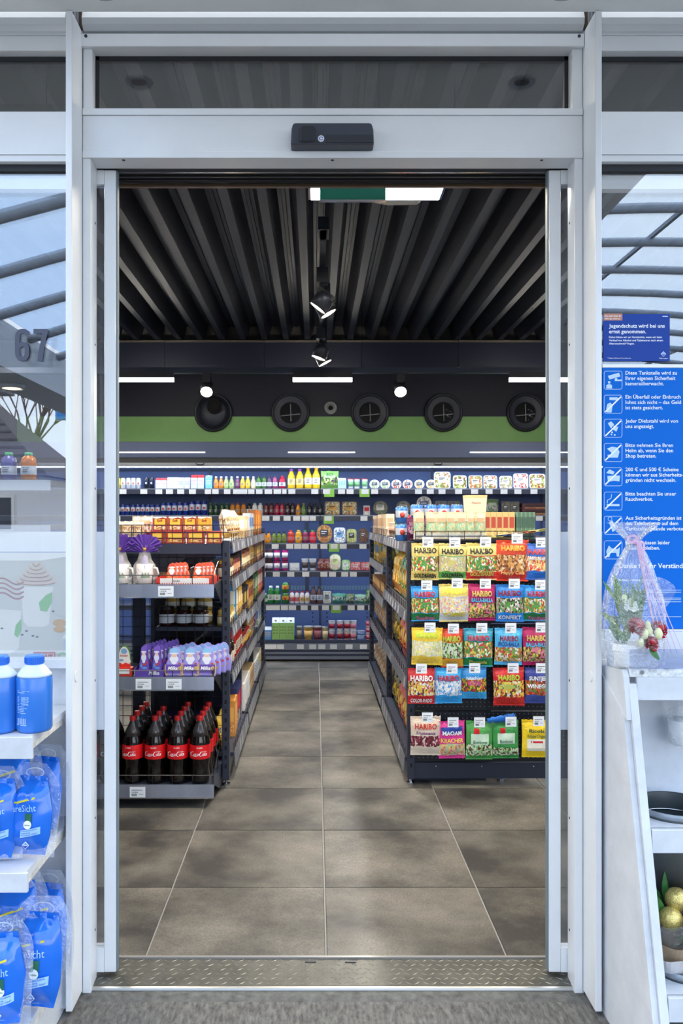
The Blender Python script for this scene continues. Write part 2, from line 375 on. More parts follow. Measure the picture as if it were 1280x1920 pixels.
# ---- windows beside and above the door
GASK = mat('black_gasket', (28, 30, 36), .6)
def sz(y): return pz(y, SY)
def pane(parent, x0, x1, z0, z1, y, m=GLASS): return part('pane', B(x0, x1, y, y+.006, z0, z1), m, parent)
def gasket(parent, x0, x1, z0, z1, y, t):
    for q in ((x0, x1, z1-t, z1), (x0, x1, z0, z0+t*.6), (x0, x0+t, z0, z1), (x1-t, x1, z0, z1)):
        part('gasket', B(q[0], q[1], y-.004, y+.012, q[2], q[3]), GASK, parent)
w3 = sroot('window_3', 'transom window over the sliding door reflecting the soffit')
pane(w3, fx(172), fx(1073), fz(204), fz(91), FY+.046); gasket(w3, fx(172), fx(1073), fz(204), fz(91), FY+.046, .012)
WL0, WL1, WR0, WR1 = -2.3, px(124, 2.5), px(1126, 2.5), 2.5
for nm, x0, x1, lab in (('window_4', WL0, WL1, 'small transom window above the window numbered 67'), ('window_5', WR0, WR1, 'small transom window above the notice window')):
    t = sroot(nm, lab); pane(t, x0, x1, sz(208), sz(98), SY+.03); gasket(t, x0, x1, sz(208), sz(98), SY+.03, .012)
for nm, x0, x1, zb, lab in (('window_1', WL0, WL1, pz(1236, SY), 'large side window with house number 67 and frosted poster'), ('window_2', WR0, WR1, pz(1184, SY), 'large side window with the blue notice posters')):
    t = sroot(nm, lab); pane(t, x0, x1, zb, sz(303), SY+.03)
    part('gasket', B(x0, x1, SY+.02, SY+.04, sz(316), sz(303)), GASK, t)
    part('window_frame', B(x0, x1, SY, SY+.06, sz(303)+.0005, sz(209)), WHITE, t, bevel=.001)
    part('frame_bead', B(x0, x1, SY-.003, SY, sz(290)-.0015, sz(290)), mat('seam_line', (170, 172, 175), .6), t)
    part('window_frame', B(x0, x1, SY-.006, SY+.06, sz(97), sz(69)), WHITE, t, bevel=.001)
    part('window_frame', B(x0, x1, SY-.01, SY+.06, sz(69)+.0005, sz(60)), WHITE, t)
    part('inner_bar', B(x0, x1, SY+.042, SY+.075, sz(344), sz(318)), WHITE, t)
    part('sill_panel', B(x0, x1, SY+.0, SY+.06, .03, zb-.0005), mat('sill_panel_paint', (216, 219, 222), .5, var=.05, vscale=6), t)
# ---- the two sliding leaves
FROST = film('frosted_foil', (226, 232, 242), .12, .4)
def leaf(nm, x0, x1, inner_left, lab):
    t = sroot(nm, lab); y0, y1 = FY+.081, FY+.116
    sw = .037
    z0, z1 = .024, fz(297)-.001; zg0, zg1 = pz(1778, y0), pz(345, y0)
    part('stile', B(x0, x0+sw, y0, y1, z0, z1), WHITE, t, bevel=.003); part('stile', B(x1-sw, x1, y0, y1, z0, z1), WHITE, t, bevel=.003)
    part('rail', B(x0+sw, x1-sw, y0+.001, y1-.001, z0, zg0), WHITE, t); part('rail', B(x0+sw, x1-sw, y0+.001, y1-.001, zg1, z1), WHITE, t)
    part('pane', B(x0+sw, x1-sw, y0+.014, y0+.02, zg0, zg1), glass('leaf_glass', .07, (232, 238, 246)), t)
    part('frosted_film', B(x0+sw, x1-sw, y0+.011, y0+.0125, pz(1370, y0), pz(997, y0)), FROST, t)
    xe = x1 if inner_left else x0
    part('rubber_seal', B(xe-.004 if not inner_left else xe, xe if not inner_left else xe+.004, y0+.006, y1-.006, z0, z1), mat('grey_rubber', (110, 124, 130), .6), t)
leaf('door_1', px(217, 2.61)-.66, px(217, 2.61), True, 'open sliding door leaf beside the cola rack')
leaf('door_2', px(1029, 2.61), px(1029, 2.61)+.66, False, 'open sliding door leaf beside the sweets rack')
# ---- door sensor
s_ = thing('motion_sensor', 'black motion sensor mounted on the white header above the doorway', 'sensor', (px(623, 2.47), FY, pz(276, 2.5)))
wS = .125
part('housing', MB().prism([(-wS, 0), (wS, 0), (wS-.002, .045), (wS-.007, .062), (wS-.015, .064), (-wS+.015, .064), (-wS+.007, .062), (-wS+.002, .045)], 'y', -.05, -.001), mat('sensor_shell', (58, 62, 74), .4), s_, bevel=.004)
part('lower_strip', B(-.02, wS-.003, -.054, -.0505, .003, .026), mat('sensor_strip', (46, 48, 56), .3), s_)
part('sensor_hood', MB().prism([(-.097, .004), (-.05, .004), (-.05, .04), (-.056, .05), (-.091, .05), (-.097, .04)], 'y', -.064, -.0505), mat('sensor_hood_plastic', (40, 42, 50), .3), s_, bevel=.003)
b2 = part('badge', MB().cyl((-.034, -.0525, .014), (-.034, -.055, .014), .0095, n=20), C((225, 228, 235), .4), s_)
mbx = MB(); ribbon(mbx, arc(-.034, .014, .0055, .0045, 20, 330), .002, flat(-.0553)); part('badge_mark', mbx, C((40, 90, 180)), b2)
# ================================================================== lamps and ducts
def led_panel(x0, x1, y0, y1, z, label):
    cx, cy = (x0+x1)/2, (y0+y1)/2
    t = thing('ceiling_light_panel', label, 'ceiling light', (cx, cy, z), group='square ceiling light panels')
    a, b = (x1-x0)/2, (y1-y0)/2
    part('diffuser', B(-a+.012, a-.012, -b+.012, b-.012, -.004, .0), emis('led_panel_glow', (255, 244, 224), LED_PANEL), t)
    mb = B(-a, a, -b, -b+.012, -.006, .03).box(-a, a, b-.012, b, -.006, .03).box(-a, -a+.012, -b, b, -.006, .03).box(a-.012, a, -b, b, -.006, .03)
    part('frame', mb, CHROME, t); part('tray', B(-a+.012, a-.012, -b+.012, b-.012, .002, .03), WHITE, t)
    mb = MB()
    for sx in (-1, 1):
        for sy in (-1, 1): mb.cyl((sx*a*.9, sy*b*.9, .03), (sx*a*.9, sy*b*.9, CEIL-z+.171), .002, n=4)
    part('suspension_wires', mb, CHROME, t)
led_panel(px(578, 4.0), px(826, 4.0), 3.38, 4.0, 3.0, 'bright square ceiling light panel just inside the doorway')
led_panel(-1.62, -1.0, 3.14, 3.76, 3.0, 'square ceiling light panel over the cola rack side')  # unseen pair, this and the next, added to brighten cola and sweets bags
led_panel(1.4, 2.02, 3.14, 3.76, 3.0, 'square ceiling light panel over the sweets rack side')
led_panel(-3.2, -2.58, 4.6, 5.22, 3.0, 'square ceiling light panel beyond the cola-side shelving, nearer one')  # from here on, out-of-view panels added to brighten the aisle and back
led_panel(-3.25, -2.78, 6.5, 7.1, 3.0, 'square ceiling light panel beyond the cola-side shelving, farther one')
led_panel(2.6, 3.22, 4.6, 5.22, 3.0, 'square ceiling light panel beyond the sweets-side shelving')
t = thing('exit_sign', 'plain teal back of an exit sign hanging under the light panel', 'sign', (px(661, 3.2), 3.2, pz(376, 3.2)))
hw = (px(723, 3.2)-px(600, 3.2))/2
part('panel', B(-hw, hw, -.008, .008, 0, .14), mat('teal_sign_back', (34, 140, 120), .35), t)
part('edge_trim', B(-hw-.002, hw+.002, -.009, .009, -.004, 0), CHROME, t)
for s in (-1, 1): part('hanger', MB().cyl((s*hw*.8, 0, .14), (s*hw*.8, 0, CEIL-pz(376, 3.2)+.171), .0025, n=5), CHROME, t)
# secondary reflecting tray lamp seen behind the panel
t = thing('tray_luminaire', 'slim translucent tray of a lamp just below the bright ceiling panel', 'ceiling light', (px(745, 4.3), 4.3, pz(382, 4.3)))
part('tray', MB().prism([(-.12, .004), (-.05, -.008), (.10, -.006), (.12, .01)], 'y', -.2, 0), mat('frosted_tray', (190, 180, 160), .25, .3, bump=.6, bscale=40), t)
for s in (-1, 1): part('hanger', MB().cyl((s*.08, -.1, .004), (s*.08, -.1, CEIL-pz(382, 4.3)+.171), .002, n=5), CHROME, t)
# spotlights
SPOTM = mat('spot_housing', (62, 66, 76), .35, .5)
def spot(x, y, ztop, zhead, aim, label, r=.062, L=.1, watt=1.0, group='track spotlights', arm=True):
    t = thing('track_spotlight', label, 'spotlight', (x, y, zhead), group=group)
    aim = Vector(aim).normalized(); q = aim.to_track_quat('-Z', 'Y')
    h = link('lamp_head', MB().lathe([(r*.82, L*.55), (r*.98, L*.5), (r, L*.2), (r, -L*.5), (r*.9, -L*.5), (r*.86, -L*.44)], 20, bot=True).mesh(SPOTM, True), t); h.rotation_euler = q.to_euler()
    g = link('lens', MB().lathe([(.0, -L*.475), (r*.86, -L*.47)], 20).mesh(emis('spot_glow', (255, 240, 214), 14)), h)
    mb = MB()
    for i in range(9): mb.box(-r*.75+i*r*.19, -r*.75+i*r*.19+.004, -r*.98, r*.98, L*.3, L*.62)
    link('cooling_fins', mb.mesh(BLACKM), h)
    part('bracket', MB().tube([(0, 0, L*.35), (.0, .0, ztop-zhead-.02)], .012, 6), BLACKM, t)
    part('adapter', B(-.035, .035, -.045, .045, ztop-zhead-.09, ztop-zhead), BLACKM, t)
    ld = bpy.data.lights.new('spot_beam', 'SPOT'); ld.energy = SPOT_W*watt; ld.spot_size = 1.35; ld.spot_blend = .6; ld.shadow_soft_size = .05; ld.color = (1, .95, .87)
    lo = bpy.data.objects.new('spot_beam', ld); COL.objects.link(lo); lo.parent = h; lo.location = (0, 0, -L*.52)
TRZ = 3.01
tk = thing('lighting_track', 'black lighting track hanging along the middle of the ceiling', 'lighting track', (px(604, 5.2), 5.8, TRZ))
part('rail', B(-.018, .018, -1.35, 1.45, 0, .035), BLACKM, tk)
for y in (-1.2, -.2, 1.3):
    part('suspension_wire', MB().cyl((0, y, .035), (0, y, CEIL-TRZ+.171), .002, n=4), CHROME, tk)
part('feed_box', B(-.03, .03, -1.36, -1.2, .0, .07), BLACKM, tk)
XT = px(604, 5.2)
spot(XT, 5.15, TRZ, pz(566, 5.15), (-.6, .05, -.8), 'nearer spotlight on the middle track tilted towards the cola rack', watt=1.2)
spot(XT+.02, 5.5, TRZ, pz(588, 5.5)+.04, (.5, .0, -.86), 'nearer spotlight on the middle track tilted towards the sweets rack', watt=1.2)
spot(XT, 6.75, TRZ, pz(661, 6.75), (-.35, .0, -.93), 'farther spotlight on the middle track tilted towards the cola rack')
spot(XT+.02, 7.1, TRZ, pz(680, 7.1)+.04, (.45, .0, -.88), 'farther spotlight on the middle track tilted towards the sweets rack')
# cross rail with light bars before the back wall
RY = 7.6; RZ = pz(700, RY)
cr_ = thing('cross_rail', 'long black suspended rail carrying light bars before the back wall', 'lighting track', (0, RY, RZ))
part('rail', B(IX0+.05, IX1-.05, -.03, .03, 0, .05), mat('rail_navy', (44, 50, 70), .35, .3), cr_)
for x in (309, 495, 678, 859):
    part('suspension_wire', MB().cyl((px(x, RY), 0, .05), (px(x, RY), 0, CEIL-RZ+.171), .0022, n=4), CHROME, cr_)
    part('wire_clamp', B(px(x, RY)-.02, px(x, RY)+.02, -.02, .02, .05, .056), CHROME, cr_)
for x0, x1, l in ((200, 325, 'above the cola rack'), (549, 660, 'above the aisle'), (955, 1075, 'above the sweets rack')):
    a, b = px(x0, RY-.06), px(x1, RY-.06); c = (a+b)/2
    t = thing('light_bar', 'glowing linear light bar %s under the cross rail' % l, 'light bar', (c, RY-.045, pz(715, RY-.06)), group='linear light bars')
    part('tube', B(a-c, b-c, -.012, .012, 0, .034), emis('led_bar_glow', (255, 246, 230), LED_BAR), t)
    part('housing', B(a-c, b-c, -.016, .016, .035, RZ-pz(715, RY-.06)), BLACKM, t)
for x, l in ((388, 'cola rack'), (750, 'sweets rack')):
    spot(px(x, 7.6), 7.6, RZ, pz(730, 7.6), (.0, -.75, -.6), 'forward-facing spotlight below the cross rail on the %s side' % l, group='cross rail spotlights', watt=1.3)
# air nozzles on the back wall
for i, (x, l) in enumerate(((398, 'behind the cola rack, its throat turned up'), (544, 'second along the back wall from the cola rack side'), (694, 'in the middle of the back wall row'), (833, 'second along the back wall from the sweets side'), (988, 'nearest the sweets side end of the row'))):
    yv = BACK-.006; r = 36.5*(BACK-.1)/F
    t = thing('air_nozzle', 'large black round air nozzle '+l, 'vent', (px(x, BACK-.1), yv, pz(772, BACK-.1)), (math.pi/2, 0, 0), 'round air nozzles')
    part('flange', MB().lathe([(r*.97, 0), (r, .02), (r*.97, .05), (r*.92, .055), (r*.86, .03), (r*.72, .012)], 32), mat('nozzle_black', (34, 38, 50), .45), t, True)
    if i == 0:
        part('nozzle_ball', MB().ball((0, 0, .0), r*.72, 20, 10, .35), mat('nozzle_inner', (52, 57, 72), .5), t, True)
        part('throat', MB().lathe([(.0, .06), (r*.32, .061), (r*.36, .075), (r*.4, .05)], 20, (.02, .06, .015)), mat('nozzle_throat', (8, 9, 14), .8), t, True)
    else:
        part('cone', MB().lathe([(r*.84, .028), (r*.60, .012), (r*.56, .012), (r*.54, .004)], 32, bot=False), mat('nozzle_inner', (52, 57, 72), .5), t, True)
        part('throat', MB().lathe([(.0, .003), (r*.54, .003)], 24), mat('nozzle_throat', (8, 9, 14), .8), t)
        cx = part('grille_cross', MB().tube([(-r*.5, -.035, .02), (r*.5, -.015, .02)], .006, 4).tube([(.0, r*.45, .02), (.005, -r*.45, .02)], .005, 4), C((150, 154, 162), .5), t)
        if i > 2: part('foil_duct', MB().grid(lambda u, v: (r*(.12+.3*u), r*(-.42+.72*v), .006+.012*math.sin(v*16+u*3)), 4, 14), mat('foil', (120, 124, 132), .25, .9), t)
yv = BACK-.006
t = thing('small_ceiling_nozzle', 'small grey round nozzle with dark centre between two big black nozzles', 'vent', (px(619.5, BACK), yv, pz(765, BACK)), (math.pi/2, 0, 0))
part('ring', MB().lathe([(.072, 0), (.07, .02), (.05, .03), (.042, .01)], 24), mat('nozzle_grey', (150, 152, 154), .5), t, True)
part('core', MB().ball((0, 0, .012), .026, 12, 8), mat('nozzle_throat', (8, 9, 14), .8), t, True)
# ================================================================== refrigerated shelving along the back wall
FD = 8.45
FRB = mat('fridge_back_panel', (88, 110, 164), .45, .1, var=.05, vscale=2)
FRN = mat('fridge_dark_blue', (58, 66, 92), .4, .2)
FRT = mat('fridge_trim_steel', (128, 134, 148), .3, .6)
fr = thing('refrigerated_shelving', 'long dark blue refrigerated shelf wall along the back of the shop', 'fridge', (0, FD, 0))
X0, X1 = IX0+.05, IX1-.05
part('back_panel', B(X0, X1, .56, .60, .1, 2.2), FRB, fr)
part('base_tub', B(X0, X1, .03, .56, .1, .19), FRN, fr)
mb = MB().prism([(0, .02), (.03, .02), (.03, .12), (.0, .12)], 'x', X0, X1)
part('kick_plate', mb, FRN, fr)
for z0, z1, m, dy in ((pz(1236, FD), pz(1230, FD), FRT, .008), (pz(1226, FD), pz(1222, FD), FRT, .012), (pz(1208+10, FD), pz(1206, FD), FRT, .018)):
    part('bumper_strip', B(X0, X1, -dy, 0, z0, z1), m, fr)
part('bumper_panel', B(X0, X1, -.004, .03, pz(1206, FD)+.001, pz(1200, FD)), FRN, fr)
part('canopy_front', MB().prism([(-.02, pz(858, FD)), (.0, pz(858, FD)), (.0, pz(830, FD)), (-.02, pz(830, FD))], 'x', X0, X1), mat('fridge_header_blue', (72, 84, 116), .35, .2), fr)
part('canopy_top', B(X0, X1, 0.001, .60, pz(835, FD), pz(830, FD)+.01), FRN, fr)
part('canopy_underside', MB().prism([(-.01, pz(870, FD)), (.25, pz(872, FD)), (.25, pz(858, FD)-.001), (-.01, pz(858, FD)-.001)], 'x', X0, X1), DARKPL, fr)
part('light_bar_profile', B(X0, X1, -.03, -.011, pz(875, FD), pz(868, FD)), C((150, 156, 166), .4), fr)
part('canopy_lamp', B(X0, X1, -.028, -.004, pz(876.5, FD), pz(875, FD)-.0005), emis('fridge_glow', (214, 232, 255), FRIDGE_LED), fr)
for x0, x1 in ((218, 385), (540, 665), (880, 1075)):
    part('header_lamp', B(px(x0, FD), px(x1, FD), -.026, -.0205, pz(849.5, FD), pz(847.5, FD)), emis('header_glow', (255, 244, 226), 4), fr)  # glowing strips imitate lines of reflected light on the fridge header
for x in (376, 820): part('handle_clip', MB().tube([(px(x, FD)-.04, -.04, pz(869, FD)), (px(x, FD)-.03, -.04, pz(872, FD)), (px(x, FD)+.03, -.04, pz(872, FD)), (px(x, FD)+.04, -.04, pz(869, FD))], .006, 5), DARKPL, fr)
for x in (200, 391, 600, 812, 1020):
    part('upright', B(px(x, 8.9)-.012, px(x, 8.9)+.012, .545, .56, .2, 2.1), FRN, fr)
part('perforated_strip', B(X0, X1, .552, .56, 1.97, 2.0), mat('vent_strip', (60, 74, 110), .5), fr)
for x in (497, 688, 613, 586, 1000, 260):
    for z in (.34, .385, .43):
        part('bracket_hole', MB().cyl((px(x, 9), .555, z), (px(x, 9), .5595, z), .009, n=8), DARKPL, fr)
for x in (574.5, 575.5): part('sensor_column', B(px(x, 9)-.02, px(x, 9)+.02, .54, .56, 1.25 if x < 575 else .65, 1.42 if x < 575 else .9), FRN, fr)
for i in range(36):
    x = px(545, 8.98)+.033*i
    if x < px(698, 8.98): part('vent_slot', B(x, x+.026, .553, .5595, pz(1106, 9), pz(1098, 9)), C((120, 150, 170), .5), fr)
SHZ = {1: 1.769, 2: 1.494, 3: 1.206, 4: .92, 5: .577}
SHD = 8.50
FSH = mat('fridge_shelf_steel', (110, 122, 150), .35, .4)
FRAIL = mat('fridge_price_rail', (44, 52, 74), .35)
TAGP = {1: [(231, 13), (270, 13), (298, 13), (318, 13), (339, 13), (361, 13), (390, 12), (404, 12), (426, 12), (444, 14), (457, 13), (471, 12), (486, 12), (503, 14), (520, 14), (533, 8), (547, 13), (590, 13), (612, 13), (640, 13), (656, 13), (684, 13), (702, 13), (740, 13), (784, 13), (806, 13), (828, 13), (859, 13), (889, 13), (916, 13), (944, 13), (970, 13), (1000, 13)],
        2: [(222, 8), (462, 14), (478, 14), (498, 14), (518, 13), (538, 13), (556, 13), (572, 14), (586, 12), (615, 13), (682, 13), (711, 10), (1010, 13)],
        3: [(482, 8), (516, 13), (543, 13), (558, 13), (572, 13), (588, 13), (607, 13), (626, 13), (643, 13), (680, 13)],
        4: [(495, 6), (518, 13), (545, 13), (573, 13), (607, 13), (623, 13), (646, 13), (662, 13), (708, 13), (727, 8)],
        5: [(488, 13), (505, 13), (518, 13), (533, 13), (548, 14), (570, 13), (590, 13), (610, 13), (630, 13), (658, 13), (676, 13), (694, 8)]}
GREENT = {1: [617, 683], 2: [616], 3: [626], 5: [630]}
def tagmesh(w, h):
    return B(-w/2, w/2, -.0015, 0, -h/2, h/2).mesh(TAGW)
FT = {}
for lv, z in SHZ.items():
    bays = [(X0, px(391, SHD)-.004), (px(391, SHD)+.004, px(600, SHD)-.004), (px(600, SHD)+.004, px(812, SHD)-.004), (px(812, SHD)+.004, X1)]
    for x0, x1 in bays:
        s = part('shelf', B(x0, x1, SHD-FD, .545, z-.03, z-.006), FSH, fr)
        part('shelf_edge', B(x0, x1, SHD-FD-.012, SHD-FD-.0005, z-.01, z), FRT, s)
        part('price_rail', B(x0, x1, SHD-FD-.012, SHD-FD-.0005, z-.058, z-.0105), FRAIL, s)
        if lv in (2, 3, 4, 5): part('shelf_lamp', B(x0+.03, x1-.03, SHD-FD+.015, SHD-FD+.03, z-.040, z-.031), emis('shelf_glow', (214, 232, 255), FRIDGE_LED*.6), s)
        for x, wd in TAGP[lv]:
            if x0 < px(x, SHD) < x1:
                green = x in GREENT.get(lv, [])
                k = (wd, green)
                link('price_tag', FT.setdefault(wd, tagmesh(wd*SHD/F, .048)), s, (px(x, SHD), SHD-FD-.0125, z-.034))
        for x in GREENT.get(lv, []):
            if x0 < px(x, SHD) < x1:
                part('green_tag_holder', B(px(x, SHD)-.052, px(x, SHD)+.052, SHD-FD-.0118, SHD-FD-.0121-.0002, z-.088, z-.008), C((140, 205, 80), .5), s)
for x in (500, 512, 526, 563, 586, 603, 625, 654, 681, 700, 720, 735): link('price_tag', FT.setdefault(13, tagmesh(13*SHD/F, .044)), fr, (px(x, FD), -.0195, pz(1212, FD)))
# ================================================================== gondola shelving
GRAIL = mat('clear_grey_price_rail', (96, 100, 110), .35, .1, var=.15, vscale=30)
GTAG = mat('rail_ticket', (160, 163, 170), .5)
POSTM = mat('gondola_post', (44, 50, 66), .4, .2)
SHELFM = mat('gondola_shelf_metal', (46, 52, 68), .45, .15)
gtag = {}
def post(parent, x, y, z1, w=.038):
    p = part('post', B(x-w/2, x+w/2, y-.03, y+.03, .035, z1), POSTM, parent, bevel=.003)
    mb = MB()
    k = 0; z = .1
    while z < z1-.05:
        mb.box(x-.006, x+.006, y-.0315, y-.0302, z, z+.022); z += .05
    part('slots', mb, mat('slot_shadow', (12, 14, 20), .8), p)
    part('foot', MB().cyl((x, y, 0), (x, y, .012), .022, n=12).cyl((x, y, .012), (x, y, .035), .008, n=8), CHROME, p)
def aisle_shelf(parent, xp, side, y0, y1, z, depth, rail_h=.06, guard=.05, ntag=7):
    """side=+1: the shelf's front looks to +X (left gondola), -1: to -X"""
    xf = xp; xb = xp-side*depth; a, b = min(xf, xb), max(xf, xb)
    s = part('shelf', B(a, b, y0, y1, z-.022, z), SHELFM, parent)
    part('price_rail', MB().prism([(xf, z+.002), (xf+side*.004, z+.002), (xf+side*.010, z-rail_h), (xf+side*.006, z-rail_h)], 'y', y0, y1), GRAIL, s)
    for i in range(ntag):
        if R.random() < .25: continue
        yy = y0+(y1-y0)*(i+.5)/ntag
        hw = .03
        part('price_tag', MB().prism([(xf+side*.0052, z-.008), (xf+side*.0062, z-.008), (xf+side*.0108, z-rail_h+.006), (xf+side*.0098, z-rail_h+.006)], 'y', yy-hw, yy+hw), GTAG, s)
    if guard:
        g = MB(); zt = z+guard; n = int((y1-y0)/.1)
        g.tube([(xf, y0+.01, zt), (xf, y1-.01, zt)], .002, 4)
        for i in range(n+1):
            yy = y0+.01+(y1-y0-.02)*i/n
            g.tube([(xf, yy, z), (xf, yy, zt)], .0018, 4)
        part('wire_guard', g, BLACKM, s)
    return s
# left gondola: faces the aisle at X = GLX
GLX = -.478
GL = thing('gondola_shelving', 'dark steel grocery shelving unit along the aisle on the cola side', 'shelving', (0, 0, 0))
for y in (4.52, 5.56, 6.6, 7.62): post(GL, -.487 if y < 5 or y > 7.5 else -.515, y, 1.338 if y < 5 or y > 7.5 else 1.3)
part('back_panel', B(-.935, -.915, 4.70, 7.6, .05, 1.30), SHELFM, GL)
part('plinth', B(-.90, -.49, 4.62, 7.58, .0, .11), POSTM, GL)
LZ = {1: (1.325, 1.325, 1.325), 2: (1.11, 1.11, 1.10), 3: (.852, .80, .81), 4: (.592, .55, .53), 5: (.152, .152, .152)}
LBAY = ((4.56, 5.53), (5.59, 6.57), (6.63, 7.58))
for lv, zs in LZ.items():
    for b, z in enumerate(zs):
        aisle_shelf(GL, -.468 if lv < 5 else -.455, 1, LBAY[b][0] if b else 4.615, LBAY[b][1], z, .42, .06 if lv < 5 else .085, .05)
# end rack of the left gondola
EF = 4.15
ER = thing('end_rack', 'dark end shelf unit with steel price rails holding cola bottles and chocolate', 'shelving', (0, 0, 0))
EX0, EX1 = -1.32, -.510
RAILM = mat('brushed_price_rail', (150, 156, 172), .28, .7, var=.12, vscale=4, stretch=(1, 1, .2))
EZ = {1: .118, 2: .66, 3: 1.126}
def etag(parent, x, y, z, w=.078, h=.055, k=0):
    t = part('price_tag', B(x-w/2, x+w/2, y-.0015, y, z-h/2, z+h/2), TAGW, parent)
    return tag_print(t, x, y-.002, z, w, h)
def tag_print(t, x, y, z, w, h):
    return t
def tag_ink(x, y, z, w, h):
    mb = MB()
    mb.box(x-w*.38, x+w*.30, y-.0003, y, z+h*.17, z+h*.22)
    add_text(mb, flat(y-.0004), '1,99 EUR', x-w*.38, z-h*.06, None, w*.42, .02, 0, 'l')
    q = x-w*.38
    for i in range(13):
        ww = (.010, .02, .014)[i % 3]*w; mb.box(q, q+ww, y-.0003, y, z-h*.36, z-h*.14); q += ww+.012*w
    mb.box(x+w*.1, x+w*.36, y-.0003, y, z-h*.2, z-h*.17)
    return mb
def ticket(parent, x, y, z, w, h, holder=None):
    if holder: part('tag_holder', holder, CLEAR, parent)
    return part('price_tag', B(x-w/2, x+w/2, y-.0015, y, z-h/2, z+h/2), TAGW, parent), part('tag_print', tag_ink(x, y-.0016, z, w, h), INK, parent)
for lv, z in EZ.items():
    yb = 4.59
    s = part('shelf', B(EX0, EX1, EF+.012, yb, z-.02, z-.004), SHELFM, ER)
    part('price_rail', MB().prism([(EF, z-.066), (EF+.010, z-.066), (EF+.012, z), (EF+.006, z)], 'x', EX0, EX1), RAILM, s)
    part('rail_lip', B(EX0, EX1, EF-.002, EF+.006, z-.068, z-.062), CHROME, s)
    for x in {1: (258,), 2: (269, 326), 3: (311,)}[lv]: ticket(s, px(x, EF), EF-.002, z-.034, .078, .053)
    g = MB(); hh = {1: .045, 2: .03, 3: .045}[lv]
    g.tube([(EX0, EF+.015, z+hh), (EX1-.004, EF+.015, z+hh)], .0022, 4)
    g.tube([(EX1-.004, EF+.015, z+hh), (EX1-.004, EF+.2, z+.1), (EX1-.004, yb-.05, z+.12)], .0022, 4); g.tube([(EX1-.004, EF+.015, z), (EX1-.004, EF+.015, z+hh)], .0022, 4)
    g.tube([(EX1-.004, EF+.2, z), (EX1-.004, EF+.2, z+.1)], .002, 4)
    for i in range(9):
        xx = EX0+i*.1; g.tube([(xx, EF+.015, z), (xx, EF+.015, z+hh)], .002, 4)
    part('wire_guard', g, BLACKM, s)
    part('bracket', MB().prism([(EF+.06, z-.02), (yb, z-.02), (yb, z-.16), (yb-.03, z-.16)], 'x', EX1-.004, EX1), POSTM, s)
mb = MB()
for i in range(17): mb.tube([(EX0+i*.05, 4.60, .12), (EX0+i*.05, 4.60, 1.33)], .0016, 4)
for i in range(22): mb.tube([(EX0, 4.603, .14+i*.055), (EX1+.01, 4.603, .14+i*.055)], .0016, 4)
part('wire_grid', mb, BLACKM, ER)
# top basket of the end rack
TBZ = 1.322
s = part('basket_tray', B(EX0, EX1+.0, 4.461, 4.608, TBZ-.012, TBZ), SHELFM, ER)
part('tray_front', B(EX0, EX1, 4.45, 4.46, TBZ-.055, TBZ), POSTM, s)
g = MB()
for zz in (.03, .06, .1): g.tube([(EX0, 4.45, TBZ+zz), (-.50, 4.45, TBZ+zz), (-.47, 4.5, TBZ+zz)], .002, 4)
for i in range(16): g.tube([(EX0+i*.055, 4.45, TBZ), (EX0+i*.055, 4.45, TBZ+.1)], .0018, 4)
part('wire_guard', g, BLACKM, s)
part('bracket_arm', MB().prism([(EX0, 1.16), (-.80, 1.16), (-.72, 1.24), (-.51, 1.25), (-.51, 1.265), (EX0, 1.265)], 'y', 4.606, 4.612), POSTM, ER)
part('support_column', B(-1.02, -.96, 4.62, 4.68, .1, 1.25), POSTM, ER)
# right gondola
GRX = .512
GR = thing('gondola_shelving', 'dark steel snack shelving unit along the aisle on the sweets side', 'shelving', (0, 0, 0))
for y in (4.54, 6.12, 7.67): post(GR, .522 if y != 6.12 else .545, y, 1.333)
part('back_panel', B(.96, .98, 4.62, 7.66, .05, 1.30), SHELFM, GR)
part('plinth', B(.515, .95, 4.60, 7.64, 0, .10), POSTM, GR)
RZL = [((4.56, 6.09), (1.33, .943, .57, .142)), ((6.15, 7.64), (1.33, 1.10, .853, .546, .142))]
for (y0, y1), zs in RZL:
    for z in zs: aisle_shelf(GR, .507 if z > .2 else .495, -1, y0, y1, z, .44, .06 if z > .2 else .085, .05, 9)
# pegboard end of the right gondola
PX0, PX1 = .545, 1.62
PF = 4.53
PB = thing('pegboard_rack', 'black perforated pegboard end rack hung with colourful bags of sweets', 'shelving', (0, 0, 0))
for z0, z1 in ((.125, .40), (.405, .62), (.625, .88), (.885, 1.12), (1.125, 1.333)):
    p = part('pegboard_panel', B(PX0, PX1, PF, PF+.012, z0, z1), mat('black_pegboard', (26, 29, 38), .45, .2), PB)
    mb = MB(); nx = int((PX1-PX0-.04)/.024)
    zz = z0+.02
    while zz < z1-.01:
        for i in range(nx): mb.box(PX0+.02+i*.024, PX0+.0245+i*.024, PF-.0012, PF-.0002, zz, zz+.0045)
        zz += .024
    part('peg_holes', mb, mat('peg_hole', (120, 122, 120), .7), p, kind='stuff')
part('base_plinth', B(PX0, PX1, PF, PF+.03, .034, .12), POSTM, PB)
for x in (px(817, PF), px(903, PF), px(1000, PF)): part('rivet', MB().cyl((x, PF-.002, .1), (x, PF, .1), .004, n=8), CHROME, PB)
part('foot', MB().cyl((px(939, 4.6), 4.6, 0), (px(939, 4.6), 4.6, .012), .022, n=12).cyl((px(939, 4.6), 4.6, .012), (px(939, 4.6), 4.6, .036), .008, n=8), CHROME, PB)
part('side_post', B(PX0-.0035, PX0-.0005, PF-.012, PF+.03, .04, 1.335), POSTM, PB)
s = part('basket_tray', B(PX0, PX1, PF-.02, PF+.42, 1.3355, 1.3415), SHELFM, PB)
g = MB()
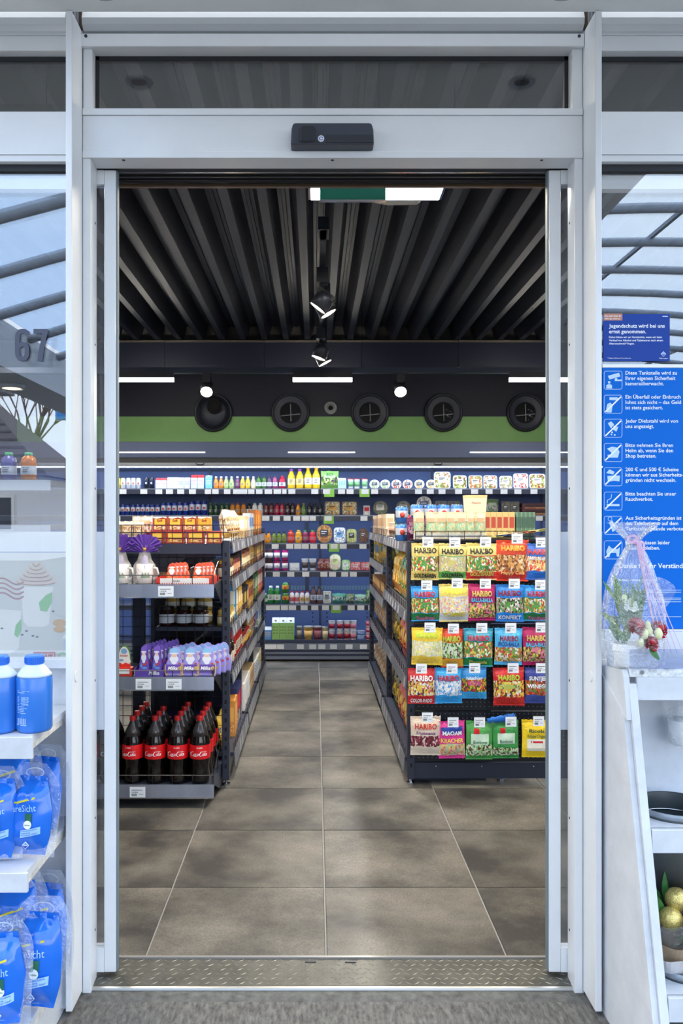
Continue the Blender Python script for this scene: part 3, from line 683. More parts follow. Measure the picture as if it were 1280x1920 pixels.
for zz in (.0, .018, .045): g.tube([(PX0, PF+.4, 1.343+zz), (PX0, PF-.03, 1.343+zz), (PX1, PF-.03, 1.343+zz)], .002, 4)
for i in range(13): g.tube([(PX0+i*.089, PF-.03, 1.343), (PX0+i*.089, PF-.03, 1.388)], .0018, 4)
part('wire_guard', g, BLACKM, s)
# ================================================================== goods: makers
PC = {}
def memo(f):
    def g(*a):
        k = (f.__name__,)+a
        if k not in PC: PC[k] = f(*a)
        return PC[k]
    return g
@memo
def bottle(h, w, body, cap, lab, slim=1):
    r = w/2
    p = [(r*.8, 0), (r*.97, h*.03), (r, h*.08), (r, h*.55), (r*.93, h*.64), (r*.55, h*.8), (r*.42, h*.88), (r*.42, h*.92)] if slim else [(r*.9, 0), (r, h*.05), (r, h*.68), (r*.85, h*.8), (r*.5, h*.88), (r*.45, h*.92)]
    b = MB().lathe(p, 12).mesh(C(body, .22), True)
    c = MB().lathe([(r*.5, h*.885), (r*.52, h*.9), (r*.52, h*.985), (r*.45, h)], 12).mesh(C(cap, .4), True)
    l = MB().lathe([(r*1.015, h*.2), (r*1.02, h*.21), (r*1.02, h*.5), (r*1.015, h*.51)], 12).mesh(C(lab, .45), True)
    mb = MB()
    for i in range(3): mb.box(-r*.45, r*(.2+.1*i), -r*1.06, -r*1.0, h*(.28+.07*i), h*(.31+.07*i))
    return [('body', b, None), ('cap', c, None), ('sleeve', l, None), ('print', mb.mesh(C([255-v for v in lab] if sum(lab) < 600 else (60, 60, 70), .5)), 2)]
@memo
def can(h, w, c1, c2, c3):
    r = w/2
    b = MB().lathe([(r*.8, 0), (r, h*.06), (r, h*.9), (r*.82, h*.97)], 12).mesh(C(c1, .25, .3), True)
    s = MB().lathe([(r*1.01, h*.35), (r*1.015, h*.36), (r*1.015, h*.74), (r*1.01, h*.75)], 12).mesh(C(c2, .25, .2), True)
    e = MB().ball((0, -r*.98, h*.5), r*.42, 8, 5, 1.1).mesh(C(c3, .4), True)
    l = MB().lathe([(r*.82, h*.97), (r*.84, h*.985), (r*.78, h), (r*.7, h*.985), (0, h*.985)], 12).mesh(CHROME, True)
    return [('body', b, None), ('lid', l, None), ('band', s, None), ('emblem', e, None)]
@memo
def carton(h, w, body, top, dots, cap):
    a = w/2; d = w*.5
    b = MB().box(-a, a, -d, d, 0, h*.78).mesh(C(body, .4))
    t = MB().prism([(-d, h*.781), (d, h*.781), (.006, h*.96), (.006, h), (-.006, h), (-.006, h*.96)], 'x', -a, a).mesh(C(top, .4))
    out = [('body', b, None), ('gable', t, None)]
    mb = MB()
    for i in range(4):
        for j in range(3): mb.box(-a*.75+i*a*.4, -a*.75+i*a*.4+a*.22, -d-.001, -d, h*(.32+.13*j), h*(.32+.13*j)+a*.22)
    if sum(dots): out.append(('print', mb.mesh(C(dots, .5)), 0))
    if sum(cap): out.append(('cap', MB().cyl((0, -d*.55, h*.86), (0, -d*.95, h*.95), w*.17, n=10).mesh(C(cap, .4)), None))
    return out
@memo
def cup(h, w, body, lid, band):
    r = w/2
    return [('body', MB().lathe([(r*.76, 0), (r*.8, h*.04), (r*.97, h*.92)], 14).mesh(C(body, .3), True), None),
            ('lid', MB().lathe([(r, h*.92), (r*1.03, h*.94), (r*1.03, h), (0, h)], 14).mesh(C(lid, .3, .2)), None),
            ('print', MB().lathe([(r*.86, h*.22), (r*.885, h*.22), (r*.965, h*.7), (r*.94, h*.7)], 14).mesh(C(band, .4), True), 0)]
@memo
def tray(h, w, d, base, top, lab, rnd):
    """food tray stood on its edge, leaning back: rim, bowl, film, label"""
    def outline(a, b, n=5):
        q = []
        rr = min(a, b)*rnd
        for sx, sy, a0 in ((1, 1, 0), (-1, 1, 90), (-1, -1, 180), (1, -1, 270)):
            for i in range(n+1):
                t = math.radians(a0+90*i/n); q.append((sx*(a-rr)+rr*math.cos(t), b+sy*(b-rr)+rr*math.sin(t)))
        return q
    a, b = w/2, h/2
    rim = MB().prism(outline(a, b), 'y', -.006, .0).mesh(C(base, .3))
    n = len(outline(a, b)); o1, o2 = outline(a*.94, b*.94), outline(a*.78, b*.78)
    dz = b-b*.94; dz2 = b-b*.78
    bowl = MB().add([(x, .0005, z+dz) for x, z in o1]+[(x, d, z+dz2) for x, z in o2], [(i, (i+1) % n, n+(i+1) % n, n+i) for i in range(n)]+[tuple(range(n, 2*n))]).mesh(C(base, .3))
    o3 = outline(a*.9, b*.9)
    fl = MB().prism([(x, z+b*.1) for x, z in o3], 'y', -.0085, -.0065).mesh(food_mat(top))
    lb = MB().box(-a*.55, a*.5, -.011, -.009, b*.7, b*1.45).mesh(C(lab, .5))
    pr = MB().box(-a*.42, a*.3, -.0118, -.0112, b*1.2, b*1.3).box(-a*.42, a*.1, -.0118, -.0112, b*1.0, b*1.07).mesh(INK if sum(lab) > 380 else TAGW)
    return [('rim', rim, None), ('bowl', bowl, None), ('film_lid', fl, None), ('label', lb, 2), ('label_print', pr, 2)]
def food_mat(cols, scale=9, rough=.3):
    cols = cols if isinstance(cols[0], (tuple, list)) else (cols, tuple(min(255, int(c*1.25)+12) for c in cols), tuple(int(c*.7) for c in cols))
    key = 'food_%s_%s' % ('_'.join('%02x%02x%02x' % tuple(c) for c in cols), scale)
    if key in MC: return MC[key]
    m, n, bs = newmat(key[:60]); L = n.links.new
    t = n.nodes.new('ShaderNodeTexCoord'); v = n.nodes.new('ShaderNodeTexVoronoi'); v.inputs['Scale'].default_value = scale
    L(t.outputs['Generated'], v.inputs['Vector'])
    s = n.nodes.new('ShaderNodeSeparateColor'); L(v.outputs['Color'], s.inputs[0])
    r = n.nodes.new('ShaderNodeValToRGB'); r.color_ramp.interpolation = 'CONSTANT'
    for i, c in enumerate(cols):
        e = r.color_ramp.elements[i] if i < 2 else r.color_ramp.elements.new(.5)
        e.position = i/len(cols); e.color = lin(c)
    L(s.outputs[0], r.inputs[0]); L(r.outputs[0], bs.inputs['Base Color']); bs.inputs['Roughness'].default_value = rough
    MC[key] = m
    return m
# ---- pillow bags
def pillow(w, h, t, seed=0):
    rr = random.Random(seed); ph = [rr.uniform(0, 6.28) for _ in range(4)]; am = rr.uniform(.5, 1)
    def env(x, z):
        u = min(1, abs(2*x/w)); v = min(1, max(0, z/h))
        e = (1-u**2.6)**.8*max(0, min(1, (v-.06)/.2))**.6*max(0, min(1, (.93-v)/.16))**.6
        return e
    def front(x, z):
        wr = (math.sin(x*95+ph[0]+z*30)*.5+math.sin(z*70+ph[1]-x*40)*.5)*.0022*am
        edge = math.sin(x*120+ph[2])*.0018
        return -t*.5*env(x, z)-wr*(.3+env(x, z))+edge
    return env, front
def bag_mesh(w, h, t, m, seed=0, nu=12, nv=14):
    env, front = pillow(w, h, t, seed); rr = random.Random(seed+99); a, b = rr.uniform(-.012, .012), rr.uniform(.0, .012)
    mb = MB()
    def P(s):
        def f(u, v):
            z = v*h; x0 = (u-.5)*w*(1-.035*math.sin(v*math.pi)); y = front(x0, z) if s < 0 else t*.5*env(x0, z)+.001
            zz = z+a*(u-.5)*2*(v-.5)+(.004*math.sin(u*40) if v in (0., 1.) else 0)
            return (x0, y, zz)
        return f
    mb.grid(P(-1), nu, nv); mb.grid(P(1), nu, nv, True)
    return mb.mesh(m, True), lambda x, z: front(x, z)-.0016
def bag_mat(top, bot, win, zt=.68, zb=.26, scale=9, line=None, rough=.22):
    key = 'bagprint_%s_%s_%s_%s_%s' % (top, bot, win, zt, zb)
    if key in MC: return MC[key]
    m, n, bs = newmat('bag_print'); L = n.links.new
    t = n.nodes.new('ShaderNodeTexCoord'); v = n.nodes.new('ShaderNodeTexVoronoi'); v.inputs['Scale'].default_value = scale
    L(t.outputs['Generated'], v.inputs['Vector'])
    s = n.nodes.new('ShaderNodeSeparateColor'); L(v.outputs['Color'], s.inputs[0])
    r = n.nodes.new('ShaderNodeValToRGB'); r.color_ramp.interpolation = 'CONSTANT'
    for i, c in enumerate(win):
        e = r.color_ramp.elements[i] if i < 2 else r.color_ramp.elements.new(.5)
        e.position = i/len(win); e.color = lin(c)
    L(s.outputs[0], r.inputs[0])
    sx = n.nodes.new('ShaderNodeSeparateXYZ'); L(t.outputs['Generated'], sx.inputs[0])
    wv = n.nodes.new('ShaderNodeTexNoise'); wv.inputs['Scale'].default_value = 4; L(t.outputs['Generated'], wv.inputs['Vector'])
    ad = n.nodes.new('ShaderNodeMath'); ad.operation = 'MULTIPLY_ADD'; ad.inputs[1].default_value = .10; L(wv.outputs['Fac'], ad.inputs[0]); L(sx.outputs['Z'], ad.inputs[2])
    band = n.nodes.new('ShaderNodeValToRGB'); band.color_ramp.interpolation = 'CONSTANT'; e = band.color_ramp.elements
    e[0].position = 0; e[0].color = lin(bot); e[1].position = zt+.05; e[1].color = lin(top)
    q = e.new(zt+.03); q.color = lin(line or bot)
    q = e.new(zb+.05); q.color = (0, 0, 0, 1)
    q = e.new(zb+.035); q.color = lin(line or top)
    msk = n.nodes.new('ShaderNodeValToRGB'); msk.color_ramp.interpolation = 'CONSTANT'; e = msk.color_ramp.elements
    e[0].position = 0; e[0].color = (0, 0, 0, 1); e[1].position = zt+.03; e[1].color = (0, 0, 0, 1); q = e.new(zb+.05); q.color = (1, 1, 1, 1)
    L(ad.outputs[0], band.inputs[0]); L(ad.outputs[0], msk.inputs[0])
    mx = n.nodes.new('ShaderNodeMix'); mx.data_type = 'RGBA'
    L(msk.outputs[0], mx.inputs[0]); L(band.outputs[0], mx.inputs[6]); L(r.outputs[0], mx.inputs[7]); L(mx.outputs[2], bs.inputs['Base Color'])
    bs.inputs['Roughness'].default_value = rough
    z2 = n.nodes.new('ShaderNodeTexNoise'); z2.inputs['Scale'].default_value = 7; z2.inputs['Detail'].default_value = 3; z2.inputs['Distortion'].default_value = 1.5
    L(t.outputs['Generated'], z2.inputs['Vector']); bp = n.nodes.new('ShaderNodeBump'); bp.inputs['Strength'].default_value = .55; bp.inputs['Distance'].default_value = .012
    L(z2.outputs['Fac'], bp.inputs['Height']); L(bp.outputs[0], bs.inputs['Normal'])
    MC[key] = m
    return m
@memo
def pouch(h, w, t, top, bot, win, seed):
    me, f = bag_mesh(w, h, t, bag_mat(top, bot, win), seed, 8, 9)
    mb = MB(); mb.grid(lambda u, v: ((u-.5)*w*.62, f((u-.5)*w*.62, h*(.62+.16*v))-.001, h*(.62+.16*v)), 6, 2)
    lab = tuple(int(min(255, c*.6+100)) for c in top) if sum(top) < 500 else (206, 168, 128)
    cr = MB()
    for z0, z1 in ((0, .045), (.955, 1)):
        cr.grid(lambda u, v: ((u-.5)*w*1.01, -.003+.0015*math.sin(u*60), h*(z0+(z1-z0)*v)), 16, 1)
    return [('bag', me, None), ('brand_patch', mb.mesh(C(lab, .4)), 0), ('crimped_seams', cr.mesh(C(top, .3)), 0)]
@memo
def boxpack(h, w, d, col, lab, acc):
    return [('box', B(-w/2, w/2, -d/2, d/2, 0, h).mesh(C(col, .4)), None),
            ('label', MB().box(-w*.38, w*.38, -d/2-.0012, -d/2, h*.42, h*.82).box(w/2, w/2+.0012, -d*.38, d*.38, h*.42, h*.82).box(-w/2-.0012, -w/2, -d*.38, d*.38, h*.42, h*.82).mesh(C(lab, .45)), 0),
            ('picture', MB().box(-w*.4, w*.4, -d/2-.0012, -d/2, h*.1, h*.34).box(w/2, w/2+.0012, -d*.4, d*.4, h*.1, h*.34).box(-w/2-.0012, -w/2, -d*.4, d*.4, h*.1, h*.34).mesh(food_mat(acc)), 0)]
@memo
def jar(h, w, body, lid, lab):
    r = w/2
    return [('glass', MB().lathe([(r*.9, 0), (r, h*.06), (r, h*.7), (r*.84, h*.82)], 14).mesh(C(body, .12), True), None),
            ('lid', MB().lathe([(r*.9, h*.82), (r*.92, h*.83), (r*.92, h*.99), (r*.86, h), (0, h)], 14).mesh(C(lid, .3, .3)), None),
            ('label', MB().lathe([(r*1.005, h*.16), (r*1.015, h*.17), (r*1.015, h*.6), (r*1.005, h*.61)], 14).mesh(C(lab, .5), True), None)]
# ================================================================== goods in the refrigerated shelves
FSN = {1: 'top fridge shelf', 2: 'second fridge shelf', 3: 'third fridge shelf', 4: 'fourth fridge shelf', 5: 'fifth fridge shelf', 6: 'bottom fridge deck'}
ROWC = {}
def put(lv, proto, name, cat, desc, x, dd=8.60, z=None, rx=0, stack=''):
    z = SHZ[lv] if z is None and lv < 6 else (.192 if z is None else z)
    k = (lv, desc, stack); ROWC[k] = ROWC.get(k, 0)+1
    PLACED.append((k, ROWC[k], stamp(proto, name, '', cat, (px(x, dd), dd, z), 0, rx, '%ss on the %s' % (name.replace('_', ' '), FSN[lv]))))
PLACED = []
def mpx(p, d=8.6): return p*d/F
# shelf 1
H = mpx
put(1, can(H(20.5), H(9.4), (206, 190, 30), (226, 210, 60), (240, 240, 200)), 'drink_can', 'can', 'yellow slim drink can', 222)
for x in (231, 241, 250.5, 260): put(1, can(H(20.5), H(9), (206, 210, 216), (228, 230, 232), (214, 120, 100)), 'drink_can', 'can', 'silver slim drink can', x)
for x in (274.5, 284.5): put(1, can(H(20.5), H(9), (26, 30, 44), (40, 50, 76), (220, 224, 228)), 'drink_can', 'can', 'black slim drink can', x)
for x in (297.5, 308): put(1, carton(H(20), H(10), (212, 222, 240), (214, 90, 96), (190, 70, 80), (0, 0, 0)), 'drink_carton', 'carton', 'white carton with pink top', x)
for x in (319, 329.5): put(1, carton(H(21.5), H(10), (206, 220, 240), (224, 230, 240), (200, 120, 130), (0, 0, 0)), 'drink_carton', 'carton', 'white carton with dotted front', x)
for x in (340, 351.5): put(1, carton(H(21), H(10.5), (206, 222, 244), (226, 232, 244), (40, 50, 60), (0, 0, 0)), 'drink_carton', 'carton', 'white carton with black print', x)
for x in (364.5, 377): put(1, carton(H(26), H(11.5), (200, 220, 246), (226, 70, 74), (180, 60, 80), (0, 0, 0)), 'drink_carton', 'carton', 'tall white carton with red top', x)
put(1, carton(H(25), H(12.5), (112, 186, 232), (150, 206, 238), (230, 244, 252), (236, 244, 250)), 'drink_carton', 'carton', 'light blue carton with white cap', 392)
for col, nm, xs in (((214, 130, 40), 'orange', (405, 414.5)), ((170, 196, 120), 'pale green', (424, 434)), ((110, 50, 96), 'purple', (445,)), ((228, 186, 50), 'yellow', (455, 464.5)), ((220, 216, 170), 'cream', (475,))):
    for x in xs: put(1, bottle(H(23), H(9), col, (232, 236, 240), tuple(min(255, c+30) for c in col), 1), 'smoothie_bottle', 'bottle', nm+' smoothie bottle with white cap', x)
for col, nm, xs in (((70, 116, 50), 'dark green', (485, 495)), ((92, 62, 96), 'mauve', (505,)), ((160, 70, 110), 'pink', (515.5,))):
    for x in xs: put(1, bottle(H(24), H(9.6), col, (40, 44, 56), (206, 210, 214), 0), 'smoothie_bottle', 'bottle', nm+' smoothie bottle with dark cap', x)
put(1, bottle(H(24), H(12), (176, 30, 60), (200, 40, 70), (222, 214, 222), 0), 'smoothie_bottle', 'bottle', 'raspberry red bottle with wide label', 529)
for x in (546, 562): put(1, bottle(H(37), H(14.5), (226, 186, 40), (150, 70, 170), (244, 226, 150), 1), 'juice_bottle', 'bottle', 'large yellow juice bottle with purple cap', x)
for x in (577.5, 592.5): put(1, bottle(H(40), H(14.5), (232, 196, 40), (240, 170, 40), (240, 240, 230), 1), 'juice_bottle', 'bottle', 'large yellow juice bottle with orange cap', x)
put(1, pouch(H(33), H(33), .06, (150, 206, 110), (110, 160, 70), ((70, 120, 40), (120, 160, 60), (200, 210, 150), (90, 50, 90)), 3), 'salad_bag', 'bag', 'green bag of mixed salad', 618)
t_b = print_mb([('BIO', 0, .13, None, .07, .02)], flat(-.036)); part('lettering', t_b, C((40, 120, 40)), PLACED[-1][2])
put(1, carton(H(20), H(15), (176, 212, 236), (206, 226, 240), (110, 170, 210), (0, 0, 0)), 'dairy_carton', 'carton', 'pale blue dairy carton', 641)
for x in (657, 669, 683.5): put(1, cup(H(19), H(11.5), (222, 232, 240), (196, 60, 60), (120, 180, 120)), 'yogurt_cup', 'cup', 'white yogurt cup with red lid', x)
for x, c, nm in ((702, (150, 190, 110), 'green'), (722, (150, 190, 110), 'green'), (743, (196, 90, 70), 'red'), (764, (196, 90, 70), 'red'), (786, (226, 170, 60), 'yellow'), (808, (226, 170, 60), 'yellow')):
    put(1, tray(H(17), H(19), .05, (226, 230, 232), (c, (236, 236, 230)), (70, 80, 96), 1.0), 'dip_tub', 'tub', 'round white dip tub with %s print' % nm, x, 8.60, None, -.12)
for x, wd, hh, cc, nm in ((829, 31, 32, ((120, 150, 60), (196, 200, 140), (160, 110, 60), (220, 220, 200)), 'green leafy'), (862, 26, 25, ((190, 190, 110), (120, 150, 60), (220, 214, 160), (120, 70, 50)), 'pale pasta'), (891, 26, 25, ((190, 90, 60), (220, 200, 170), (120, 150, 60), (200, 130, 50)), 'red and white'), (919, 26, 25, ((90, 130, 50), (210, 200, 170), (196, 100, 40), (230, 230, 220)), 'green and orange'), (948, 24, 24, ((200, 196, 170), (170, 140, 90), (220, 220, 214), (130, 150, 80)), 'silver film'), (976, 28, 29, ((214, 170, 160), (230, 224, 214), (180, 60, 60), (200, 210, 190)), 'pink and white'), (1007, 30, 28, ((200, 180, 90), (226, 214, 170), (150, 60, 40), (130, 150, 60)), 'yellow noodle')):
    put(1, tray(H(hh), H(wd), .06, (214, 220, 224), cc, (232, 228, 226), .35), 'salad_tray', 'tray', nm+' salad tray with white label', x, 8.60, None, -.1)
# shelf 2
for i, x in enumerate((213, 222, 230.5, 239.5, 249.5, 259, 268, 277, 286, 295.5)): put(2, can(H(20), H(8.6), (30, 60, 150), (196, 204, 216), (200, 40, 50)), 'energy_can', 'can', 'small blue and silver energy drink can', x)
for x in (306.5, 316.7, 327, 338, 348.5): put(2, can(H(24), H(9.6), (26, 54, 150), (190, 200, 220), (200, 40, 50)), 'energy_can', 'can', 'medium blue and silver energy drink can', x)
for x in (360, 371.5, 383): put(2, can(H(27), H(10.3), (24, 50, 146), (190, 200, 220), (200, 40, 50)), 'energy_can', 'can', 'tall blue and silver energy drink can', x)
for col, cap, lab, nm, xs in (((28, 60, 36), (50, 96, 50), (38, 76, 44), 'dark green', (395, 405, 416, 425.5)), ((176, 110, 36), (120, 70, 40), (196, 140, 60), 'amber', (436, 446, 456.5)), ((26, 28, 34), (30, 32, 40), (220, 222, 224), 'black and white', (467,)), ((206, 212, 214), (170, 190, 190), (226, 230, 230), 'white', (477.5, 488)), ((84, 30, 40), (40, 30, 36), (110, 50, 60), 'wine red', (499, 508.5)), ((150, 28, 60), (90, 30, 50), (180, 60, 90), 'crimson', (519, 528.5)), ((50, 30, 36), (40, 30, 36), (76, 46, 52), 'dark brown', (539, 548.5))):
    for x in xs: put(2, bottle(H(23), H(9.6), col, cap, lab, 0), 'juice_shot_bottle', 'bottle', nm+' juice bottle', x)
put(2, bottle(H(22), H(8.6), (206, 136, 40), (170, 40, 40), (220, 160, 70), 1), 'tea_bottle', 'bottle', 'slim orange bottle', 559)
put(2, bottle(H(22), H(8.6), (90, 130, 60), (200, 170, 50), (120, 160, 80), 1), 'tea_bottle', 'bottle', 'slim green bottle', 569)
for x in (580, 590, 600): put(2, bottle(H(23), H(9), (24, 26, 32), (30, 32, 38), (60, 64, 74), 1), 'tea_bottle', 'bottle', 'slim black bottle', x)
for x in (623, 655): put(2, tray(H(26), H(29), .05, (60, 60, 56), ((130, 60, 40), (90, 120, 50), (190, 150, 80), (210, 200, 180)), (206, 160, 80), .3), 'salad_tray', 'tray', 'dark salad tray with tan paper band', x, 8.6, None, -.1)
put(2, boxpack(H(18), H(12), .03, (206, 210, 214), (190, 30, 50), (214, 216, 220)), 'shelf_sign', 'sign', 'small grey shelf sign with red square', 687)
for x, c, nm in ((713, (70, 80, 60), 'olive'), (756, (60, 72, 66), 'dark green')): put(2, tray(H(27), H(28), .05, (30, 32, 36), c, (216, 216, 210), 1.0), 'antipasti_tub', 'tub', 'black round %s antipasti tub' % nm, x, 8.6, None, -.1)
put(2, tray(H(36), H(28), .04, (214, 220, 226), (206, 214, 224), (60, 90, 150), 1.0), 'cheese_box', 'box', 'round white and blue soft cheese box', 795, 8.6, None, -.1)
for x, c, nm in ((827, (60, 66, 80), 'dark blue'), (851, (40, 44, 56), 'black')): put(2, tray(H(27), H(22), .04, (40, 44, 54), c, (180, 40, 50), .25), 'sausage_pack', 'pack', nm+' sausage pack with red label', x, 8.6, None, -.1)
put(2, pouch(H(30), H(24), .05, (120, 150, 110), (90, 150, 90), ((180, 190, 200), (110, 150, 100), (200, 170, 190)), 8), 'salad_bag', 'bag', 'green and grey salad bag', 922)
for x in (948, 965): put(2, tray(H(26), H(17), .04, (30, 32, 38), ((40, 44, 50), (70, 80, 76), (110, 100, 80)), (60, 66, 74), .2), 'sausage_pack', 'pack', 'black shiny meat pack', x, 8.6, None, -.1)
for i in range(2): put(2, boxpack(H(11), H(48), .12, (90, 40, 52), (60, 30, 40), ((150, 80, 50), (190, 140, 90))), 'pizza_snack_box', 'box', ('lower ', 'upper ')[i]+'wine red snack box of two stacked', 1000, 8.64, SHZ[2]+i*(H(11)+.001))
# shelf 3
for col, nm, xs in (((216, 140, 30), 'orange', (495, 503.5)), ((110, 130, 40), 'olive green', (514, 523, 532.5))):
    for x in xs: put(3, bottle(H(21), H(9), col, (36, 38, 44), tuple(min(255, c+20) for c in col), 1), 'shot_bottle', 'bottle', nm+' small bottle with black cap', x)
for x, c, cap, nm in ((545, (196, 50, 40), (190, 30, 40), 'red'), (559.5, (222, 160, 30), (230, 190, 40), 'yellow'), (572.5, (130, 40, 80), (20, 120, 70), 'berry purple'), (586, (206, 40, 60), (40, 150, 60), 'strawberry red')): put(3, bottle(H(24), H(12.5), c, cap, tuple(min(255, v+40) for v in c), 0), 'smoothie_bottle', 'bottle', nm+' squat smoothie bottle', x)
put(3, tray(H(34), H(29), .05, (170, 130, 70), ((176, 110, 40), (150, 80, 30), (200, 150, 80)), (66, 60, 66), 1.0), 'salad_tray', 'tray', 'round tray of orange salad with dark label', 608, 8.6, None, -.08)
put(3, tray(H(29), H(22), .04, (190, 200, 210), (206, 216, 226), (120, 170, 220), .5), 'foil_tray', 'tray', 'silver foil tray', 636.5, 8.6, None, -.08)
put(3, tray(H(26), H(19), .06, (150, 160, 100), ((150, 160, 80), (190, 190, 120)), (40, 44, 40), .6), 'antipasti_tub', 'tub', 'clear tub of green olives', 659, 8.6, None, -.08)
put(3, tray(H(27), H(18), .06, (50, 40, 36), ((110, 60, 36), (60, 40, 34)), (80, 60, 40), .6), 'antipasti_tub', 'tub', 'dark tub of dried tomatoes', 681, 8.6, None, -.08)
# shelf 4
for col, nm, xs in (((70, 44, 40), 'brown', (495, 506)), ((166, 30, 96), 'magenta', (519, 534))):
    for x in xs:
        for i in range(2): put(4, cup(H(19.5), H(12.5), col, (60, 40, 60), (216, 210, 214)), 'dessert_cup', 'cup', nm+' dessert cup', x, 8.6, SHZ[4]+i*H(19.7), 0, (' below', ' on top')[i])
put(4, boxpack(H(14), H(18), .03, (196, 198, 200), (214, 216, 218), (190, 192, 196)), 'shelf_sign', 'sign', 'plain grey shelf notice', 552)
for x in (571.6, 586): put(4, cup(H(22), H(13), (206, 210, 216), (226, 230, 236), (70, 60, 56)), 'coffee_cup', 'cup', 'white and black iced coffee cup', x)
for x in (601, 612.5): put(4, pouch(H(22), H(12), .05, (110, 50, 50), (150, 70, 60), ((170, 80, 70), (120, 60, 60), (200, 180, 160)), 11), 'snack_bag', 'bag', 'reddish snack bag with clear window', x)
put(4, tray(H(31), H(22), .04, (130, 180, 70), ((200, 180, 160), (220, 206, 190)), (210, 220, 150), .9), 'snack_pack', 'pack', 'arched green snack pack', 628, 8.6, None, -.06)
put(4, tray(H(20), H(16), .04, (110, 170, 60), ((210, 214, 206), (150, 190, 110)), (220, 224, 216), .6), 'snack_pack', 'pack', 'small green and white snack pack', 648, 8.6, None, -.06)
for i in range(2): put(4, tray(H(16), H(19), .05, (150, 60, 66), ((176, 60, 70), (206, 140, 130)), (206, 180, 180), .15), 'meat_tray', 'tray', 'red sliced meat tray', 666+20*i, 8.6, None, -.06)
# shelf 5
for x, hh in ((496, 19), (507.5, 33), (520, 33)): put(5, bottle(H(hh), H(12.5), (40, 120, 60), (226, 232, 230), (216, 222, 210), 0), 'yogurt_drink', 'bottle', ('tall' if hh > 20 else 'short')+' green and white yogurt drink bottle', x)
for i in range(2): put(5, can(H(19.5), H(13), (60, 120, 60), (206, 170, 60), (200, 60, 40)), 'snack_can', 'can', ('lower', 'upper')[i]+' green and gold can of the stacked pair', 535, 8.6, SHZ[5]+i*H(20))
for x in (547, 556.5, 566, 576): put(5, bottle(H(23), H(9), (226, 220, 220), (200, 40, 50), (230, 200 if x > 560 else 90, 100), 0), 'yogurt_drink', 'bottle', 'small white yogurt drink with red cap', x)
for x in (587.5, 599): put(5, bottle(H(32), H(11.5), (96, 66, 66), (60, 44, 50), (190, 200, 214), 1), 'chocolate_drink', 'bottle', 'brown chocolate milk bottle', x)
put(5, tray(H(23), H(15), .06, (206, 214, 214), ((196, 196, 176), (150, 160, 140), (226, 228, 220)), (120, 130, 140), .2), 'cheese_tub', 'tub', 'white tub of cheese cubes', 613, 8.6, None, -.05)
for x, wd, hh, c, nm in ((635, 25, 19, (90, 170, 150), 'teal green'), (656, 16, 18, (110, 130, 90), 'dark green'), (676, 22, 17, (140, 190, 160), 'pale mint'), (692, 11, 25, (90, 140, 60), 'leaf green')): put(5, pouch(H(hh), H(wd), .06, c, tuple(int(v*.8) for v in c), ((210, 216, 206), c, (60, 90, 60)), 20+wd), 'cheese_pack', 'pack', nm+' cheese pack', x)
# bottom deck
put(6, carton(H(26), H(13), (96, 150, 214), (226, 232, 240), (230, 200, 120), (0, 0, 0)), 'milk_carton', 'carton', 'small blue and white milk carton', 502.5)
for x in (517, 531, 545): put(6, carton(H(43), H(13.5), (150, 196, 110), (226, 234, 230), (90, 50, 40), (236, 236, 236)), 'milk_carton', 'carton', 'tall green and white milk carton', x)
for x, wd, hh, c, nm in ((561, 10, 27, (120, 106, 80), 'narrow tan'), (578, 18, 27, (196, 150, 70), 'orange fruit'), (595, 15, 27, (120, 50, 60), 'dark berry'), (609, 12, 26, (190, 170, 120), 'beige')): put(6, cup(H(hh), H(wd), c, (214, 214, 210), tuple(min(255, v+60) for v in c)), 'dessert_cup', 'cup', nm+' dessert cup', x)
for x in (622, 637, 650, 662):
    for i in range(2): put(6, cup(H(18.5), H(12.8), (214, 206, 208), (190, 196, 206), (150, 30, 50) if x < 655 else (190, 110, 130)), 'yogurt_cup', 'cup', 'cherry yogurt cup', x, 8.6, .192+i*H(18.7), 0, (' below', ' on top')[i])
for i in range(2): put(6, cup(H(9), H(15), (150, 180, 220), (200, 214, 230), (120, 150, 200)), 'cheese_cup', 'cup', ('lower', 'upper')[i]+' flat blue cream cheese cup', 676, 8.6, .192+i*H(9.2))
for i in range(3): put(6, cup(H(12.5), H(9.5), (214, 210, 212), (180, 60, 70), (190, 60, 80)), 'yogurt_cup', 'cup', ('lowest', 'middle', 'topmost')[i]+' mini red and white cup of a stack', 690, 8.6, .192+i*H(12.7))
for (k, i, o) in PLACED:
    n = ROWC[k]; lv, desc, stack = k
    if n == 1: o['label'] = '%s%s on the %s' % (desc, ' standing' if len(desc.split()) < 2 else '', FSN[lv])
    elif n == 2: o['label'] = '%s%s on the %s, %s of two' % (desc, stack, FSN[lv], ('left one', 'right one')[i-1])
    else: o['label'] = '%s%s on the %s, %s from left' % (desc, stack, FSN[lv], ORD[i-1])
